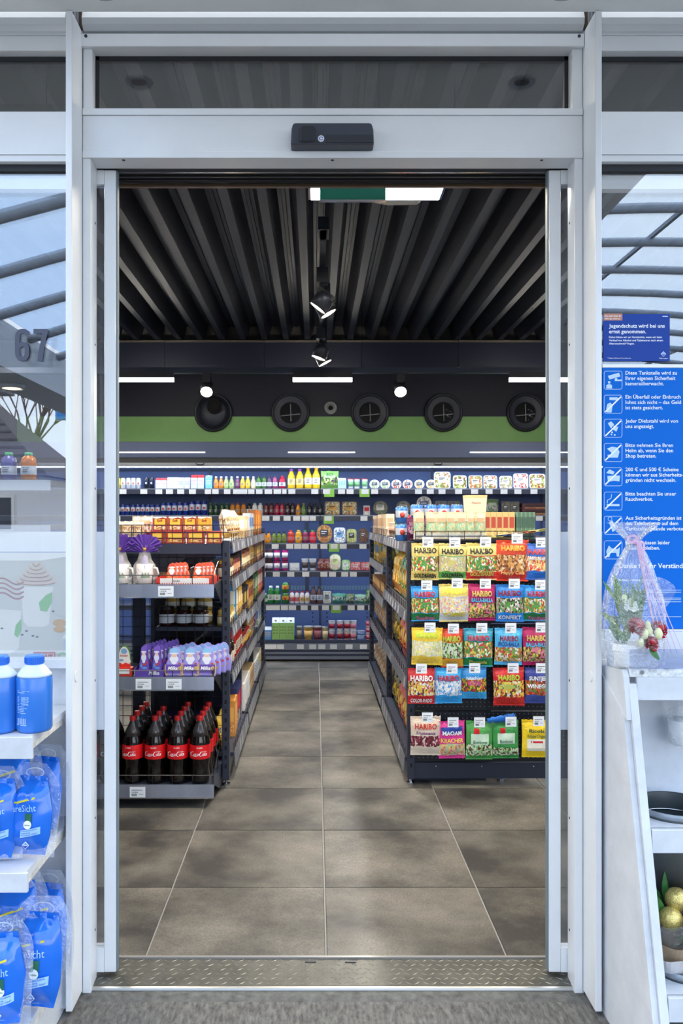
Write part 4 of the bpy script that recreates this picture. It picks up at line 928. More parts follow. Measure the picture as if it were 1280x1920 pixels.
# ================================================================== goods on the end rack (cola side)
COLA = mat('cola_in_bottle', (13, 7, 6), .08, coat=.25)
CLR = mat('clear_bottle_neck', (52, 48, 48), .1, coat=.4)
def cola_script(surf, k, x, z):
    mb = MB(); sl = lambda pts: [(a+.28*b, b) for a, b in pts]
    W = lambda a, b: (lambda t: a+(b-a)*math.sin(math.pi*t))
    def rib(p, w): ribbon(mb, sl(p), w, surf, x, z, k)
    rib(arc(.46, .5, .42, .5, 60, 300), W(.05, .17)); rib([(.62, .07), (.85, -.02), (1.15, -.1), (1.5, -.06), (1.8, -.12)], W(.03, .1))
    rib(arc(.98, .33, .17, .27, 100, 460), W(.06, .12)); rib(arc(1.42, .33, .18, .27, 60, 310), W(.06, .13)); rib(arc(1.80, .33, .16, .26, 80, 440), W(.06, .12))
    rib([(1.99, .56), (1.97, .2), (2.03, .08), (2.14, .12)], .09); rib([(2.12, .42), (2.30, .45)], .10)
    rib(arc(2.72, .52, .44, .55, 60, 300), W(.05, .17)); rib([(2.3, .8), (2.5, 1.1), (2.9, 1.02), (3.4, 1.12), (3.9, 1.0)], W(.03, .1))
    rib(arc(3.16, .33, .17, .27, 100, 460), W(.06, .12)); rib([(3.46, .95), (3.40, .3), (3.46, .08), (3.56, .12)], .11)
    rib(arc(3.78, .33, .16, .26, 80, 440), W(.06, .12)); rib([(3.97, .56), (3.95, .2), (4.01, .08), (4.14, .14)], .09)
    return mb
def cola_proto(black):
    h, r = .336, .0525
    prof = [(.62, 0), (.86, .012), (.97, .05), (.98, .10), (.88, .2), (.87, .25), (.95, .34), (1, .365), (1, .59), (.97, .64), (.86, .71), (.66, .79), (.44, .86), (.29, .91), (.27, .935)]
    lo = [p for p in prof if p[1] <= .71]; hi = [p for p in prof if p[1] >= .71]
    mk = lambda pr: MB().lathe([(a*r, b*h) for a, b in pr], 20)
    body = mk(lo).mesh(COLA, True); neck = mk(hi).mesh(CLR, True)
    cap = MB().lathe([(r*.30, h*.93), (r*.31, h*.935), (r*.31, h*.985), (r*.28, h), (0, h)], 16).mesh(C((40, 40, 42), .4) if black else C((205, 26, 26), .4))
    lab = MB().lathe([(r*1.008, h*.375), (r*1.012, h*.38), (r*1.012, h*.58), (r*1.008, h*.585)], 24).mesh(C((30, 28, 30), .35) if black else C((214, 18, 26), .35), True)
    surf = lambda x, z: -math.sqrt(max(1e-6, (r*1.02)**2-x*x))
    k = .0205
    pr = cola_script(surf, k, -.0485, h*.425)
    add_text(pr, surf, 'CLASSIC', 0, h*.54, None, .03, .02)
    foot = MB()
    for i in range(5):
        a = i*2*math.pi/5; foot.ball((r*.62*math.cos(a), r*.62*math.sin(a), .0172), .016, 8, 5)
    return [('body', body, None), ('neck', neck, None), ('cap', cap, None), ('label', lab, None), ('lettering', pr.mesh(WHT), 3), ('base_petals', foot.mesh(COLA, True), None)]
CP, CB = cola_proto(False), cola_proto(True)
cz = EZ[1]-.003
rows = [(4.222, (249, 291, 333, 374.5), -.30), (4.330, (254, 296, 338, 379), 0), (4.437, (264, 306, 347, 385), 0), (4.540, (271, None, 352, 390), 0)]
for i, (d, xs, _) in enumerate(rows):
    for j, x in enumerate(xs):
        if x is None: continue
        stamp(CP, 'cola_bottle', 'large cola bottle with red cap, %s row from the front, %s from the left' % (ORD[i], ORD[j]), 'bottle', (px(249+42*j, 4.222)+.001*i, d, cz), (-.28, 0, .05, .08)[j], group='cola bottles on the end rack')
for i, d in enumerate((4.222, 4.330)):
    stamp(CB, 'cola_bottle', 'black capped cola bottle beside the red ones, %s row' % ORD[i], 'bottle', (px(206, 4.222), d, cz), .3, group='cola bottles on the end rack')
    stamp(CP, 'cola_bottle', 'red cola bottle seen through the door glass, %s row' % ORD[i], 'bottle', (px(165, 4.222), d, cz), .5, group='cola bottles on the end rack')
# ---- figure-shaped chocolate packs (flat foil packs standing in rows)
def outline_figure(w, h):
    q = []
    for a, b in ((-.46, 0), (-.5, .12), (-.48, .35), (-.40, .5), (-.33, .58), (-.38, .68), (-.34, .8), (-.2, .92), (.0, 1), (.16, .98), (.3, .88), (.36, .74), (.33, .6), (.42, .5), (.5, .36), (.5, .12), (.46, 0)): q.append((a*w, b*h))
    return q
def blob(cx, cz, rx, rz, y, n=14): return [(cx+rx*math.cos(2*math.pi*i/n), y, cz+rz*math.sin(2*math.pi*i/n)) for i in range(n)]
def disc(mb, cx, cz, rx, rz, y, n=14): return mb.add(blob(cx, cz, rx, rz, y, n), [tuple(range(n))])
@memo
def figure_pack(w, h, base, cap, beard, trim, bulge):
    q = outline_figure(w, h); t = .008
    b = MB().prism(q, 'y', -t, t)
    n = len(q); in_ = [(a*.8, .05*h+b_*.9) for a, b_ in q]
    b.add([(a, -t, z) for a, z in q]+[(a, -t-bulge, z) for a, z in in_], [(i, (i+1) % n, n+(i+1) % n, n+i) for i in range(n)]+[tuple(range(n, 2*n))])
    y = -t-bulge-.0008
    c1 = disc(MB(), 0, h*.85, w*.27, h*.11, y).mesh(C(cap, .3))
    c2 = MB(); disc(c2, 0, h*.58, w*.25, h*.12, y-.0002); disc(c2, 0, h*.47, w*.15, h*.07, y-.0003); disc(c2, 0, h*.765, w*.27, h*.032, y-.0006)
    c3 = MB(); disc(c3, w*.1, h*.24, w*.24, h*.045, y-.0002); disc(c3, -w*.2, h*.33, w*.1, h*.07, y-.0001)
    c4 = MB(); disc(c4, 0, h*.695, w*.17, h*.05, y-.0005, 12); c4.cur = 1; disc(c4, w*.05, h*.36, w*.2, h*.03, y-.0007, 9); disc(c4, w*.3, h*.42, w*.08, h*.04, y-.0006, 9)
    return [('foil_pack', b.mesh(C(base, .28)), None), ('cap_patch', c1, 0), ('white_patch', c2.mesh(C(beard, .35)), 0), ('trim_patch', c3.mesh(C(trim, .35)), 0), ('print_patch', c4.mesh([C((226, 190, 168), .4), C((196, 60, 50), .4)]), 0)]
# shelf 3: gift mugs and red figure packs in a shallow tray
z3 = EZ[3]-.003
PURF = mat('purple_bow_foil', (112, 76, 168), .3, .2)
CELLO = film('crinkled_cellophane', (236, 232, 226), .78, .1, .12, 45)
MUGW = mat('white_mug', (226, 222, 222), .25)
for i, (x, d, s, lb) in enumerate(((226, 4.26, 1.0, 'white mug gift in cellophane with purple bow, partly behind the door leaf'), (271, 4.27, 1.0, 'white mug gift in cellophane with purple bow beside the red figure tray'))):
    t = thing('gift_mug', lb, 'mug', (px(x, d), d, z3), (0, 0, .2*i), 'wrapped gift mugs')
    mg = part('mug', MB().lathe([(.036, 0), (.042, .004), (.042, .1), (.039, .1), (.038, .01), (0, .01)], 20), MUGW, t, True)
    part('handle', MB().tube([(.040, -.012, .08), (.062, -.016, .078), (.07, -.018, .05), (.06, -.016, .026), (.041, -.012, .024)], .006, 6), MUGW, mg, True)
    mb = MB(); sf = lambda x_, z_: -math.sqrt(max(1e-6, .0426**2-x_*x_))
    for k in range(3): ribbon(mb, [(-.016+k*.014, .03), (-.01+k*.014, .055), (-.004+k*.014, .03)], .012, sf)
    part('tree_print', mb, C((50, 120, 60)), mg); mb = MB(); ribbon(mb, [(-.034, .014), (-.01, .02), (.034, .014)], .012, sf); part('red_print', mb, C((190, 50, 50)), mg)
    mb = MB(); ribbon(mb, [(-.034, .078), (0, .086), (.034, .078)], .022, sf); part('purple_print', mb, C((110, 80, 180)), mg)
    part('chocolate', MB().lathe([(.014, .085), (.018, .1), (.014, .13), (.008, .142), (0, .146)], 10), C((150, 140, 200), .3), t, True)
    def wrapf(u, v):
        a = u*2*math.pi; r = (.052+.012*math.sin(v*3))*(1-v*.72)+.004*math.sin(a*9+v*5)
        if v > .9: r += .01
        return (r*math.cos(a)*(1.25 if v < .6 else 1), r*math.sin(a), .002+v*.19)
    part('cellophane', MB().grid(wrapf, 26, 8), CELLO, t, True)
    def fan(u, v):
        a = math.radians(-80+160*u); r = .015+.075*v*(1+.06*math.cos(u*50))
        return (r*math.sin(a), -.012+.010*math.sin(u*60)*v, .178+r*math.cos(a)*.85)
    bw = part('bow_fan', MB().grid(fan, 60, 3), PURF, t)
    part('bow_fan', MB().grid(lambda u, v: (fan(u, v)[0]*.8, fan(u, v)[1]-.014, .178-.02+(fan(u, v)[2]-.178)*.55), 60, 3), PURF, t)
    part('bow_knot', MB().ball((0, -.022, .176), .011, 10, 6), C((206, 150, 60), .3, .4), t, True)
t = thing('display_tray', 'red and white cardboard tray holding red figure packs', 'tray', (px(348, 4.22), 4.26, z3))
tw = (px(400, 4.2)-px(295, 4.2))/2
part('front_wall', B(-tw, tw, -.075, -.073, 0, .032), C((226, 222, 220), .5), t); part('base', B(-tw, tw, -.073, .18, 0, .003), C((206, 40, 36), .5), t)
for s in (-1, 1): part('side_wall', B(s*tw-.001, s*tw+.001, -.073, .18, 0, .035), C((200, 50, 40), .5), t)
mb = MB()
for i in range(24): mb.prism([(-tw+i*tw/12, .0), (-tw+(i+1)*tw/12, .0), (-tw+(i+.5)*tw/12, .008)], 'y', -.0765, -.0752)
mb.box(-tw, -tw+.018, -.0765, -.0752, 0, .032).box(tw-.018, tw, -.0765, -.0752, 0, .032)
part('red_trim', mb, C((206, 50, 36), .5), t)
mb = print_mb([('kinder', -.04, .014, None, .035, .015)], flat(-.0768)); part('lettering', mb, C((60, 30, 30)), t)
for c in range(2):
    for r_ in range(4):
        stamp(figure_pack(.062, .105, (206, 84, 40), (200, 70, 40), (216, 224, 236), (226, 130, 60), .004), 'figure_pack', 'red and white chocolate figure pack, %s column, %s from the front' % (('cellophane side', 'post side')[c], ORD[r_]), 'chocolate', (px((322, 372)[c], 4.22)+r_*.016, 4.215+r_*.028, z3+.004), 0, -.25, 'red chocolate figure packs')
# shelf 2: egg pack, purple figures in a purple tray, flat sleigh packs
z2 = EZ[2]-.003
t = thing('egg_pack', 'large egg-shaped red and white chocolate pack', 'chocolate', (px(232, 4.2), 4.215, z2))
eg = [(.038*math.cos(a)*(1 if math.sin(a) < 0 else .86), .085+(.07 if math.sin(a) > 0 else .05)*math.sin(a)) for a in [2*math.pi*i/24 for i in range(24)]]
part('egg_card', MB().prism(eg, 'y', -.006, .006), C((80, 130, 70), .4), t)
part('egg_face', MB().prism([(a*.9, .085+(b-.085)*.9) for a, b in eg], 'y', -.0085, -.0065), C((226, 220, 214), .35), t)
mb = MB().prism([(-.030, .038), (.030, .038), (.034, .066), (.022, .06), (.008, .068), (-.008, .058), (-.02, .068), (-.034, .062)], 'y', -.0098, -.0088)
part('red_wave', mb, C((206, 50, 36), .35), t)
part('carton_base', B(-.042, .042, -.02, .03, 0, .042), C((206, 56, 40), .4), t); part('base_label', B(-.036, .03, -.0215, -.0203, .012, .036), C((222, 226, 230), .4), t)
mb = print_mb([('kinder', 0, .098, None, .04, .02)], flat(-.0092)); part('lettering', mb, C((190, 40, 40)), t)
mb = MB(); disc(mb, 0, .125, .016, .014, -.0092); disc(mb, -.014, .08, .012, .006, -.0092); part('picture_patch', mb, C((120, 160, 200), .4), t)
t = thing('display_tray', 'purple cardboard tray with purple chocolate figures', 'tray', (px(281.5, 4.2), 4.26, z2))
tw = (px(307, 4.2)-px(254, 4.2))/2; PUR = C((96, 70, 168), .4)
part('front_wall', MB().prism([(-tw, 0), (tw, 0), (tw, .034), (tw*.6, .04), (-tw*.6, .04), (-tw, .034)], 'y', -.09, -.088), PUR, t)
for s in (-1, 1): part('side_wall', B(s*tw-.001, s*tw+.001, -.088, .22, 0, .045), PUR, t)
part('base', B(-tw, tw, -.088, .22, 0, .003), PUR, t)
mb = print_mb([('Milka', tw*.35, .012, None, .055, .03, .25)], flat(-.0908)); part('lettering', mb, WHT, t)
for c in range(2):
    for r_ in range(6):
        o = stamp(figure_pack(.052, .155, (104, 76, 176), (120, 90, 190), (214, 218, 236), (90, 150, 210), .009), 'chocolate_figure', 'tall purple foil chocolate figure, %s column of the purple tray, %s from front' % (('left', 'right')[c], ORD[r_]), 'chocolate', (px((270, 294)[c], 4.2)+r_*.012, 4.205+r_*.042, z2+.004), 0, -.05, 'purple foil chocolate figures')
        if r_ == 0: mb = print_mb([('Milka', 0, .016, None, .036, .03, .25)], flat(-.0195)); part('lettering', mb, WHT, o)
for c in range(3):
    for r_ in range(4):
        o = stamp(figure_pack(.092, .15, (150, 140, 214), (140, 190, 232), (226, 228, 240), (206, 170, 70), .004), 'sleigh_pack', 'lilac and white sleigh chocolate pack, %s column from the tray, %s from front' % (ORD[c], ORD[r_]), 'chocolate', (px((327, 357, 388)[c], 4.2)+r_*.021, 4.195+r_*.05, z2), 0, -.08, 'lilac sleigh chocolate packs')
        if r_ == 0:
            mb = MB().prism([(-.042, .018), (.042, .018), (.044, .06), (-.044, .06)], 'y', -.0142, -.0132); part('purple_panel', mb, PUR, o)
            mb = print_mb([('Milka', -.006, .034, None, .05, .03, .25)], flat(-.0148)); part('lettering', mb, WHT, o)
            mb = MB()
            for k in range(5): disc(mb, .03+.006*math.cos(k*1.26), .042+.006*math.sin(k*1.26), .004, .004, -.0149, 6)
            mb2 = MB(); ribbon(mb2, [(-.044, .06), (-.045, .02), (-.036, .006), (-.03, .014)], .004, flat(-.0146)); ribbon(mb2, [(.02, .012), (.03, .004), (.044, .012), (.045, .07)], .004, flat(-.0146))
            part('gold_star', mb, C((214, 180, 80), .3), o); part('gold_runner', mb2, C((220, 186, 70), .3), o)
# top basket: gingerbread packs
RY_ = ((150, 40, 34), (226, 180, 60), (180, 60, 40))
for i, (x0, x1) in enumerate(((283, 309), (311, 347), (350, 384), (387, 416))):
    w_ = px(x1, 4.49)-px(x0, 4.49)
    stamp(boxpack(.066, round(w_-.004, 3), .05, (166, 46, 36), (226, 190, 70), ((206, 150, 50), (240, 220, 160), (120, 40, 30))), 'gingerbread_box', 'red and yellow biscuit box behind the basket wire, %s from left' % ORD[i], 'box', (px((x0+x1)/2, 4.49), 4.50, TBZ+.001), group='biscuit boxes in the top basket')
for i, (x0, x1, c) in enumerate(((287, 314, 0), (316, 342, 0), (344, 369, 0), (371, 396, 1))):
    w_ = px(x1, 4.5)-px(x0, 4.5)
    t = stamp(boxpack(.078, round(w_-.003, 3), .05, (170, 50, 40) if not c else (214, 150, 40), (236, 190, 60) if not c else (230, 170, 50), ((226, 200, 120), (150, 44, 36), (240, 230, 210))), 'biscuit_box', ('red and yellow' if not c else 'orange')+' biscuit box stacked on top in the basket, %s from left' % ORD[i], 'box', (px((x0+x1)/2, 4.5), 4.51, TBZ+.068), group='biscuit boxes in the top basket')
    part('white_wave', MB().prism([(-w_*.5+.003, .078), (w_*.5-.003, .078), (w_*.5-.003, .068), (w_*.2, .074), (-w_*.2, .066), (-w_*.5+.003, .07)], 'y', -.0268, -.0254), WHT, t)
    mb = print_mb([('Soft', 0, .05, None, w_*.4, .03, .2)], flat(-.0275)); part('lettering', mb, C((150, 40, 30)), t)
for i in range(5):
    stamp(pouch(.085, .06, .03, (214, 200, 180), (190, 170, 140), ((176, 140, 100), (214, 196, 170), (150, 110, 80)), 31+i % 2), 'nut_bag', 'clear bag of nuts leaning in the top basket, %s from left' % ORD[i], 'bag', (px(214+12*i, 4.5), 4.49+.014*(i % 2), TBZ+.035), .5, -.2, 'clear nut bags in the top basket')
for i in range(2):
    stamp(pouch(.12, .07, .03, (216, 190, 176), (150, 50, 50), ((190, 120, 100), (226, 210, 200)), 41), 'wafer_bag', 'pink and clear wafer bag slanting beside the biscuit boxes, %s one' % ('lower', 'upper')[i], 'bag', (px(258+14*i, 4.5), 4.53, TBZ+.03), .2, -.25, 'wafer bags in the top basket')
# ================================================================== goods along the cola-side aisle
AXF = {1: -.475, -1: .517}
def aisle_row(side, xc, y0, y1, z, items, where, jit=.004, deep=1):
    """items: (proto, name, cat, desc, pitch, count, rx)"""
    y = y0; cnt = {}
    for proto, name, cat, desc, pitch, n, rx in items:
        for i in range(n):
            if y+pitch > y1+.001: return
            cnt[desc] = cnt.get(desc, 0)+1
            lab = '%s on %s' % (desc, where)+('' if n == 1 else ', %s from entrance' % ORD[cnt[desc]-1])
            fd = max(-v.co.y for _, me, _ in proto for v in me.vertices)+.004+jit
            stamp(proto, name, lab, cat, (AXF[side]-side*fd+R.uniform(-jit, jit), y+pitch/2, z+.002+(.012 if rx else 0)), side*math.pi/2+R.uniform(-.06, .06), rx, '%ss on %s' % (name.replace('_', ' '), where))
            y += pitch
AW = 'cola-side aisle'
ck = lambda s: pouch(.17, .10, .05, (226, 220, 206), (206, 160, 80), ((220, 200, 160), (190, 140, 70), (236, 232, 224), (120, 70, 40)), s)
aisle_row(1, -.535, 4.63, 5.52, LZ[1][0], [(ck(51), 'cookie_bag', 'bag', 'white and gold cookie bag', .105, 8, -.12)], AW+' top shelf')
aisle_row(1, -.535, 5.60, 6.56, LZ[1][1], [(boxpack(.15, .1, .05, (214, 190, 150), (230, 224, 210), ((190, 120, 50), (226, 200, 150))), 'cereal_box', 'box', 'beige biscuit box', .11, 4, 0), (boxpack(.17, .1, .05, (206, 216, 230), (70, 120, 190), ((220, 190, 80), (230, 230, 230))), 'cereal_box', 'box', 'white and blue cereal box', .11, 4, 0)], AW+' top shelf')
aisle_row(1, -.535, 6.64, 7.56, LZ[1][2], [(boxpack(.2, .11, .06, (196, 110, 36), (226, 160, 60), ((206, 140, 60), (240, 200, 120))), 'cereal_box', 'box', 'tall orange box', .115, 7, 0)], AW+' top shelf')
aisle_row(1, -.53, 4.63, 5.52, LZ[2][0], [(jar(.11, .075, (110, 60, 40), (200, 170, 80), (226, 214, 190)), 'jam_jar', 'jar', 'amber jam jar with gold lid', .08, 4, 0), (jar(.12, .07, (130, 40, 36), (60, 40, 40), (206, 150, 110)), 'jam_jar', 'jar', 'dark red jam jar', .08, 5, 0)], AW+' second shelf')
aisle_row(1, -.53, 5.60, 6.56, LZ[2][1], [(jar(.13, .08, (176, 120, 70), (120, 60, 40), (226, 210, 170)), 'spread_jar', 'jar', 'tan spread jar', .085, 6, 0), (bottle(.17, .07, (206, 150, 50), (40, 60, 150), (240, 220, 150), 0), 'honey_bottle', 'bottle', 'golden honey bottle with blue cap', .075, 5, 0)], AW+' second shelf')
aisle_row(1, -.53, 6.64, 7.56, LZ[2][2], [(boxpack(.15, .1, .05, (120, 60, 40), (206, 180, 90), ((180, 110, 60), (230, 200, 140))), 'cocoa_box', 'box', 'brown cocoa box', .11, 8, 0)], AW+' second shelf')
aisle_row(1, -.53, 4.63, 5.52, LZ[3][0], [(jar(.085, .072, (176, 140, 70), (206, 180, 90), (226, 214, 170)), 'paste_jar', 'jar', 'small gold lidded jar', .075, 5, 0), (boxpack(.2, .1, .06, (60, 150, 206), (226, 226, 220), ((230, 190, 60), (220, 220, 220))), 'cereal_box', 'box', 'tall sky blue box', .11, 1, 0), (boxpack(.17, .1, .06, (214, 170, 50), (240, 226, 190), ((200, 120, 40), (240, 210, 120))), 'cereal_box', 'box', 'yellow box', .11, 3, 0)], AW+' third shelf')
aisle_row(1, -.53, 5.60, 6.56, LZ[3][1], [(boxpack(.18, .1, .05, (40, 36, 34), (206, 170, 80), ((190, 120, 50), (80, 60, 40))), 'coffee_pack', 'pack', 'black and gold coffee pack', .1, 4, 0), (boxpack(.18, .1, .05, (196, 150, 60), (120, 50, 40), ((230, 190, 90), (150, 90, 40))), 'coffee_pack', 'pack', 'golden coffee pack', .1, 5, 0)], AW+' third shelf')
aisle_row(1, -.53, 6.64, 7.56, LZ[3][2], [(boxpack(.2, .1, .05, (70, 130, 60), (220, 224, 200), ((206, 60, 50), (160, 190, 90))), 'tea_box', 'box', 'green tea box', .105, 4, 0), (boxpack(.2, .1, .05, (190, 50, 60), (230, 220, 210), ((206, 60, 50), (230, 190, 90))), 'tea_box', 'box', 'red tea box', .105, 4, 0)], AW+' third shelf')
aisle_row(1, -.53, 4.63, 5.52, LZ[4][0], [(jar(.14, .07, (40, 26, 24), (36, 30, 30), (200, 190, 170)), 'sauce_jar', 'jar', 'dark sauce jar', .075, 5, 0), (bottle(.2, .066, (176, 34, 30), (206, 40, 36), (226, 210, 190), 1), 'ketchup_bottle', 'bottle', 'red ketchup bottle', .07, 7, 0)], AW+' fourth shelf')
aisle_row(1, -.53, 5.60, 6.56, LZ[4][1], [(can(.11, .075, (190, 40, 40), (226, 210, 200), (200, 160, 60)), 'food_can', 'can', 'red and white food can', .08, 8, 0), (bottle(.2, .07, (196, 150, 90), (190, 40, 40), (220, 200, 150), 1), 'sauce_bottle', 'bottle', 'tan sauce bottle', .075, 4, 0)], AW+' fourth shelf')
aisle_row(1, -.53, 6.64, 7.56, LZ[4][2], [(pouch(.2, .13, .06, (110, 50, 120), (140, 60, 130), ((90, 40, 100), (200, 170, 200)), 61), 'noodle_bag', 'bag', 'purple noodle bag', .135, 3, -.1), (boxpack(.17, .1, .05, (206, 214, 226), (120, 150, 190), ((220, 220, 220), (90, 150, 80))), 'rice_box', 'box', 'white rice box', .11, 4, 0)], AW+' fourth shelf')
aisle_row(1, -.53, 4.63, 5.52, LZ[5][0], [(pouch(.17, .15, .07, (214, 180, 60), (206, 160, 50), ((226, 200, 90), (190, 130, 40), (40, 90, 170)), 66), 'pasta_bag', 'bag', 'yellow pasta bag', .155, 2, -.2), (boxpack(.21, .1, .06, (206, 140, 60), (226, 170, 90), ((190, 110, 50), (230, 180, 110))), 'pasta_box', 'box', 'orange pasta box', .105, 2, 0), (boxpack(.24, .1, .06, (32, 44, 100), (206, 40, 50), ((220, 190, 110), (40, 60, 130))), 'pasta_box', 'box', 'navy pasta box with red oval', .105, 3, 0)], AW+' bottom shelf')
aisle_row(1, -.53, 5.60, 6.56, LZ[5][1], [(boxpack(.18, .1, .08, (226, 224, 220), (200, 206, 220), ((230, 220, 190), (220, 220, 226))), 'flour_pack', 'pack', 'white flour pack', .105, 5, 0), (boxpack(.17, .1, .08, (206, 180, 130), (190, 150, 100), ((220, 200, 160), (190, 150, 100))), 'sugar_pack', 'pack', 'tan sugar pack', .105, 4, 0)], AW+' bottom shelf')
aisle_row(1, -.53, 6.64, 7.56, LZ[5][2], [(carton(.19, .09, (226, 230, 236), (226, 226, 220), (90, 150, 200), (0, 0, 0)), 'milk_carton', 'carton', 'white long-life milk carton', .095, 5, 0), (boxpack(.14, .12, .08, (214, 200, 170), (226, 190, 90), ((226, 216, 200), (200, 170, 120))), 'egg_box', 'box', 'beige egg box', .125, 3, 0)], AW+' bottom shelf')
# goods seen through the wire grid of the end rack, deeper columns of the first bay
for i in range(3):
    stamp(jar(.11, .09, (50, 26, 20), (30, 28, 30), (214, 218, 222)), 'spread_jar', 'black lidded chocolate spread jar behind the wire grid, %s from left' % ORD[i], 'jar', (-.84+.096*i, 4.675, LZ[3][0]+.001), group='spread jars behind the wire grid')
for i in range(3):
    stamp(jar(.075, .085, (206, 170, 90), (196, 170, 90), (226, 226, 214)), 'paste_jar', 'gold lidded jar in the back row behind the wire grid, %s from left' % ORD[i], 'jar', (-.83+.095*i, 4.80, LZ[3][0]+.08), group='gold lidded jars behind the wire grid')
for i in range(3):
    stamp(jar(.078, .085, (206, 170, 90), (196, 170, 90), (226, 226, 214)), 'paste_jar', 'gold lidded jar under another behind the wire grid, %s from left' % ORD[i], 'jar', (-.83+.095*i, 4.80, LZ[3][0]+.001), group='gold lidded jars behind the wire grid')
for i in range(3):
    o = stamp(boxpack(.2, .085, .06, (32, 44, 100), (220, 190, 110), ((220, 190, 110), (206, 170, 60))), 'pasta_box', 'navy pasta box standing behind the cola bottles, %s from left' % ORD[i], 'box', (-.84+.095*i, 4.72, LZ[5][0]+.001), group='pasta boxes behind the cola')
    mb = MB(); disc(mb, 0, .18, .03, .013, -.0315); part('red_oval', mb, C((200, 40, 50), .4), o)
    mb = print_mb([('Barilla', 0, .175, None, .045, .02)], flat(-.032)); part('lettering', mb, WHT, o)
for i in range(3):
    stamp(jar(.09, .085, (150, 70, 40), (60, 40, 36), (206, 170, 120)), 'spread_jar', 'brown jar behind the top grid wires, %s from left' % ORD[i], 'jar', (-.84+.095*i, 4.675, LZ[2][0]+.001), group='brown jars behind the wire grid')
# ================================================================== sweets bags on the pegboard
BD = 4.468
CANDY = ((196, 60, 50), (226, 190, 90), (90, 150, 70), (230, 226, 214), (206, 130, 60))
PALE = ((230, 224, 200), (200, 170, 160), (214, 200, 120), (180, 200, 160), (226, 214, 214))
DARKC = ((70, 50, 46), (196, 150, 160), (90, 150, 70), (226, 220, 214), (120, 70, 50))
COLS = ((176, 110, 50), (120, 66, 36), (206, 150, 80), (230, 200, 160))
GREENC = ((80, 140, 60), (150, 190, 110), (206, 220, 190), (90, 50, 50), (50, 110, 50))
Y_, BK, RD, WT, LB, GN, GD = (240, 220, 60), (34, 32, 34), (190, 28, 36), (242, 242, 240), (60, 190, 230), (170, 205, 60), (214, 190, 90)
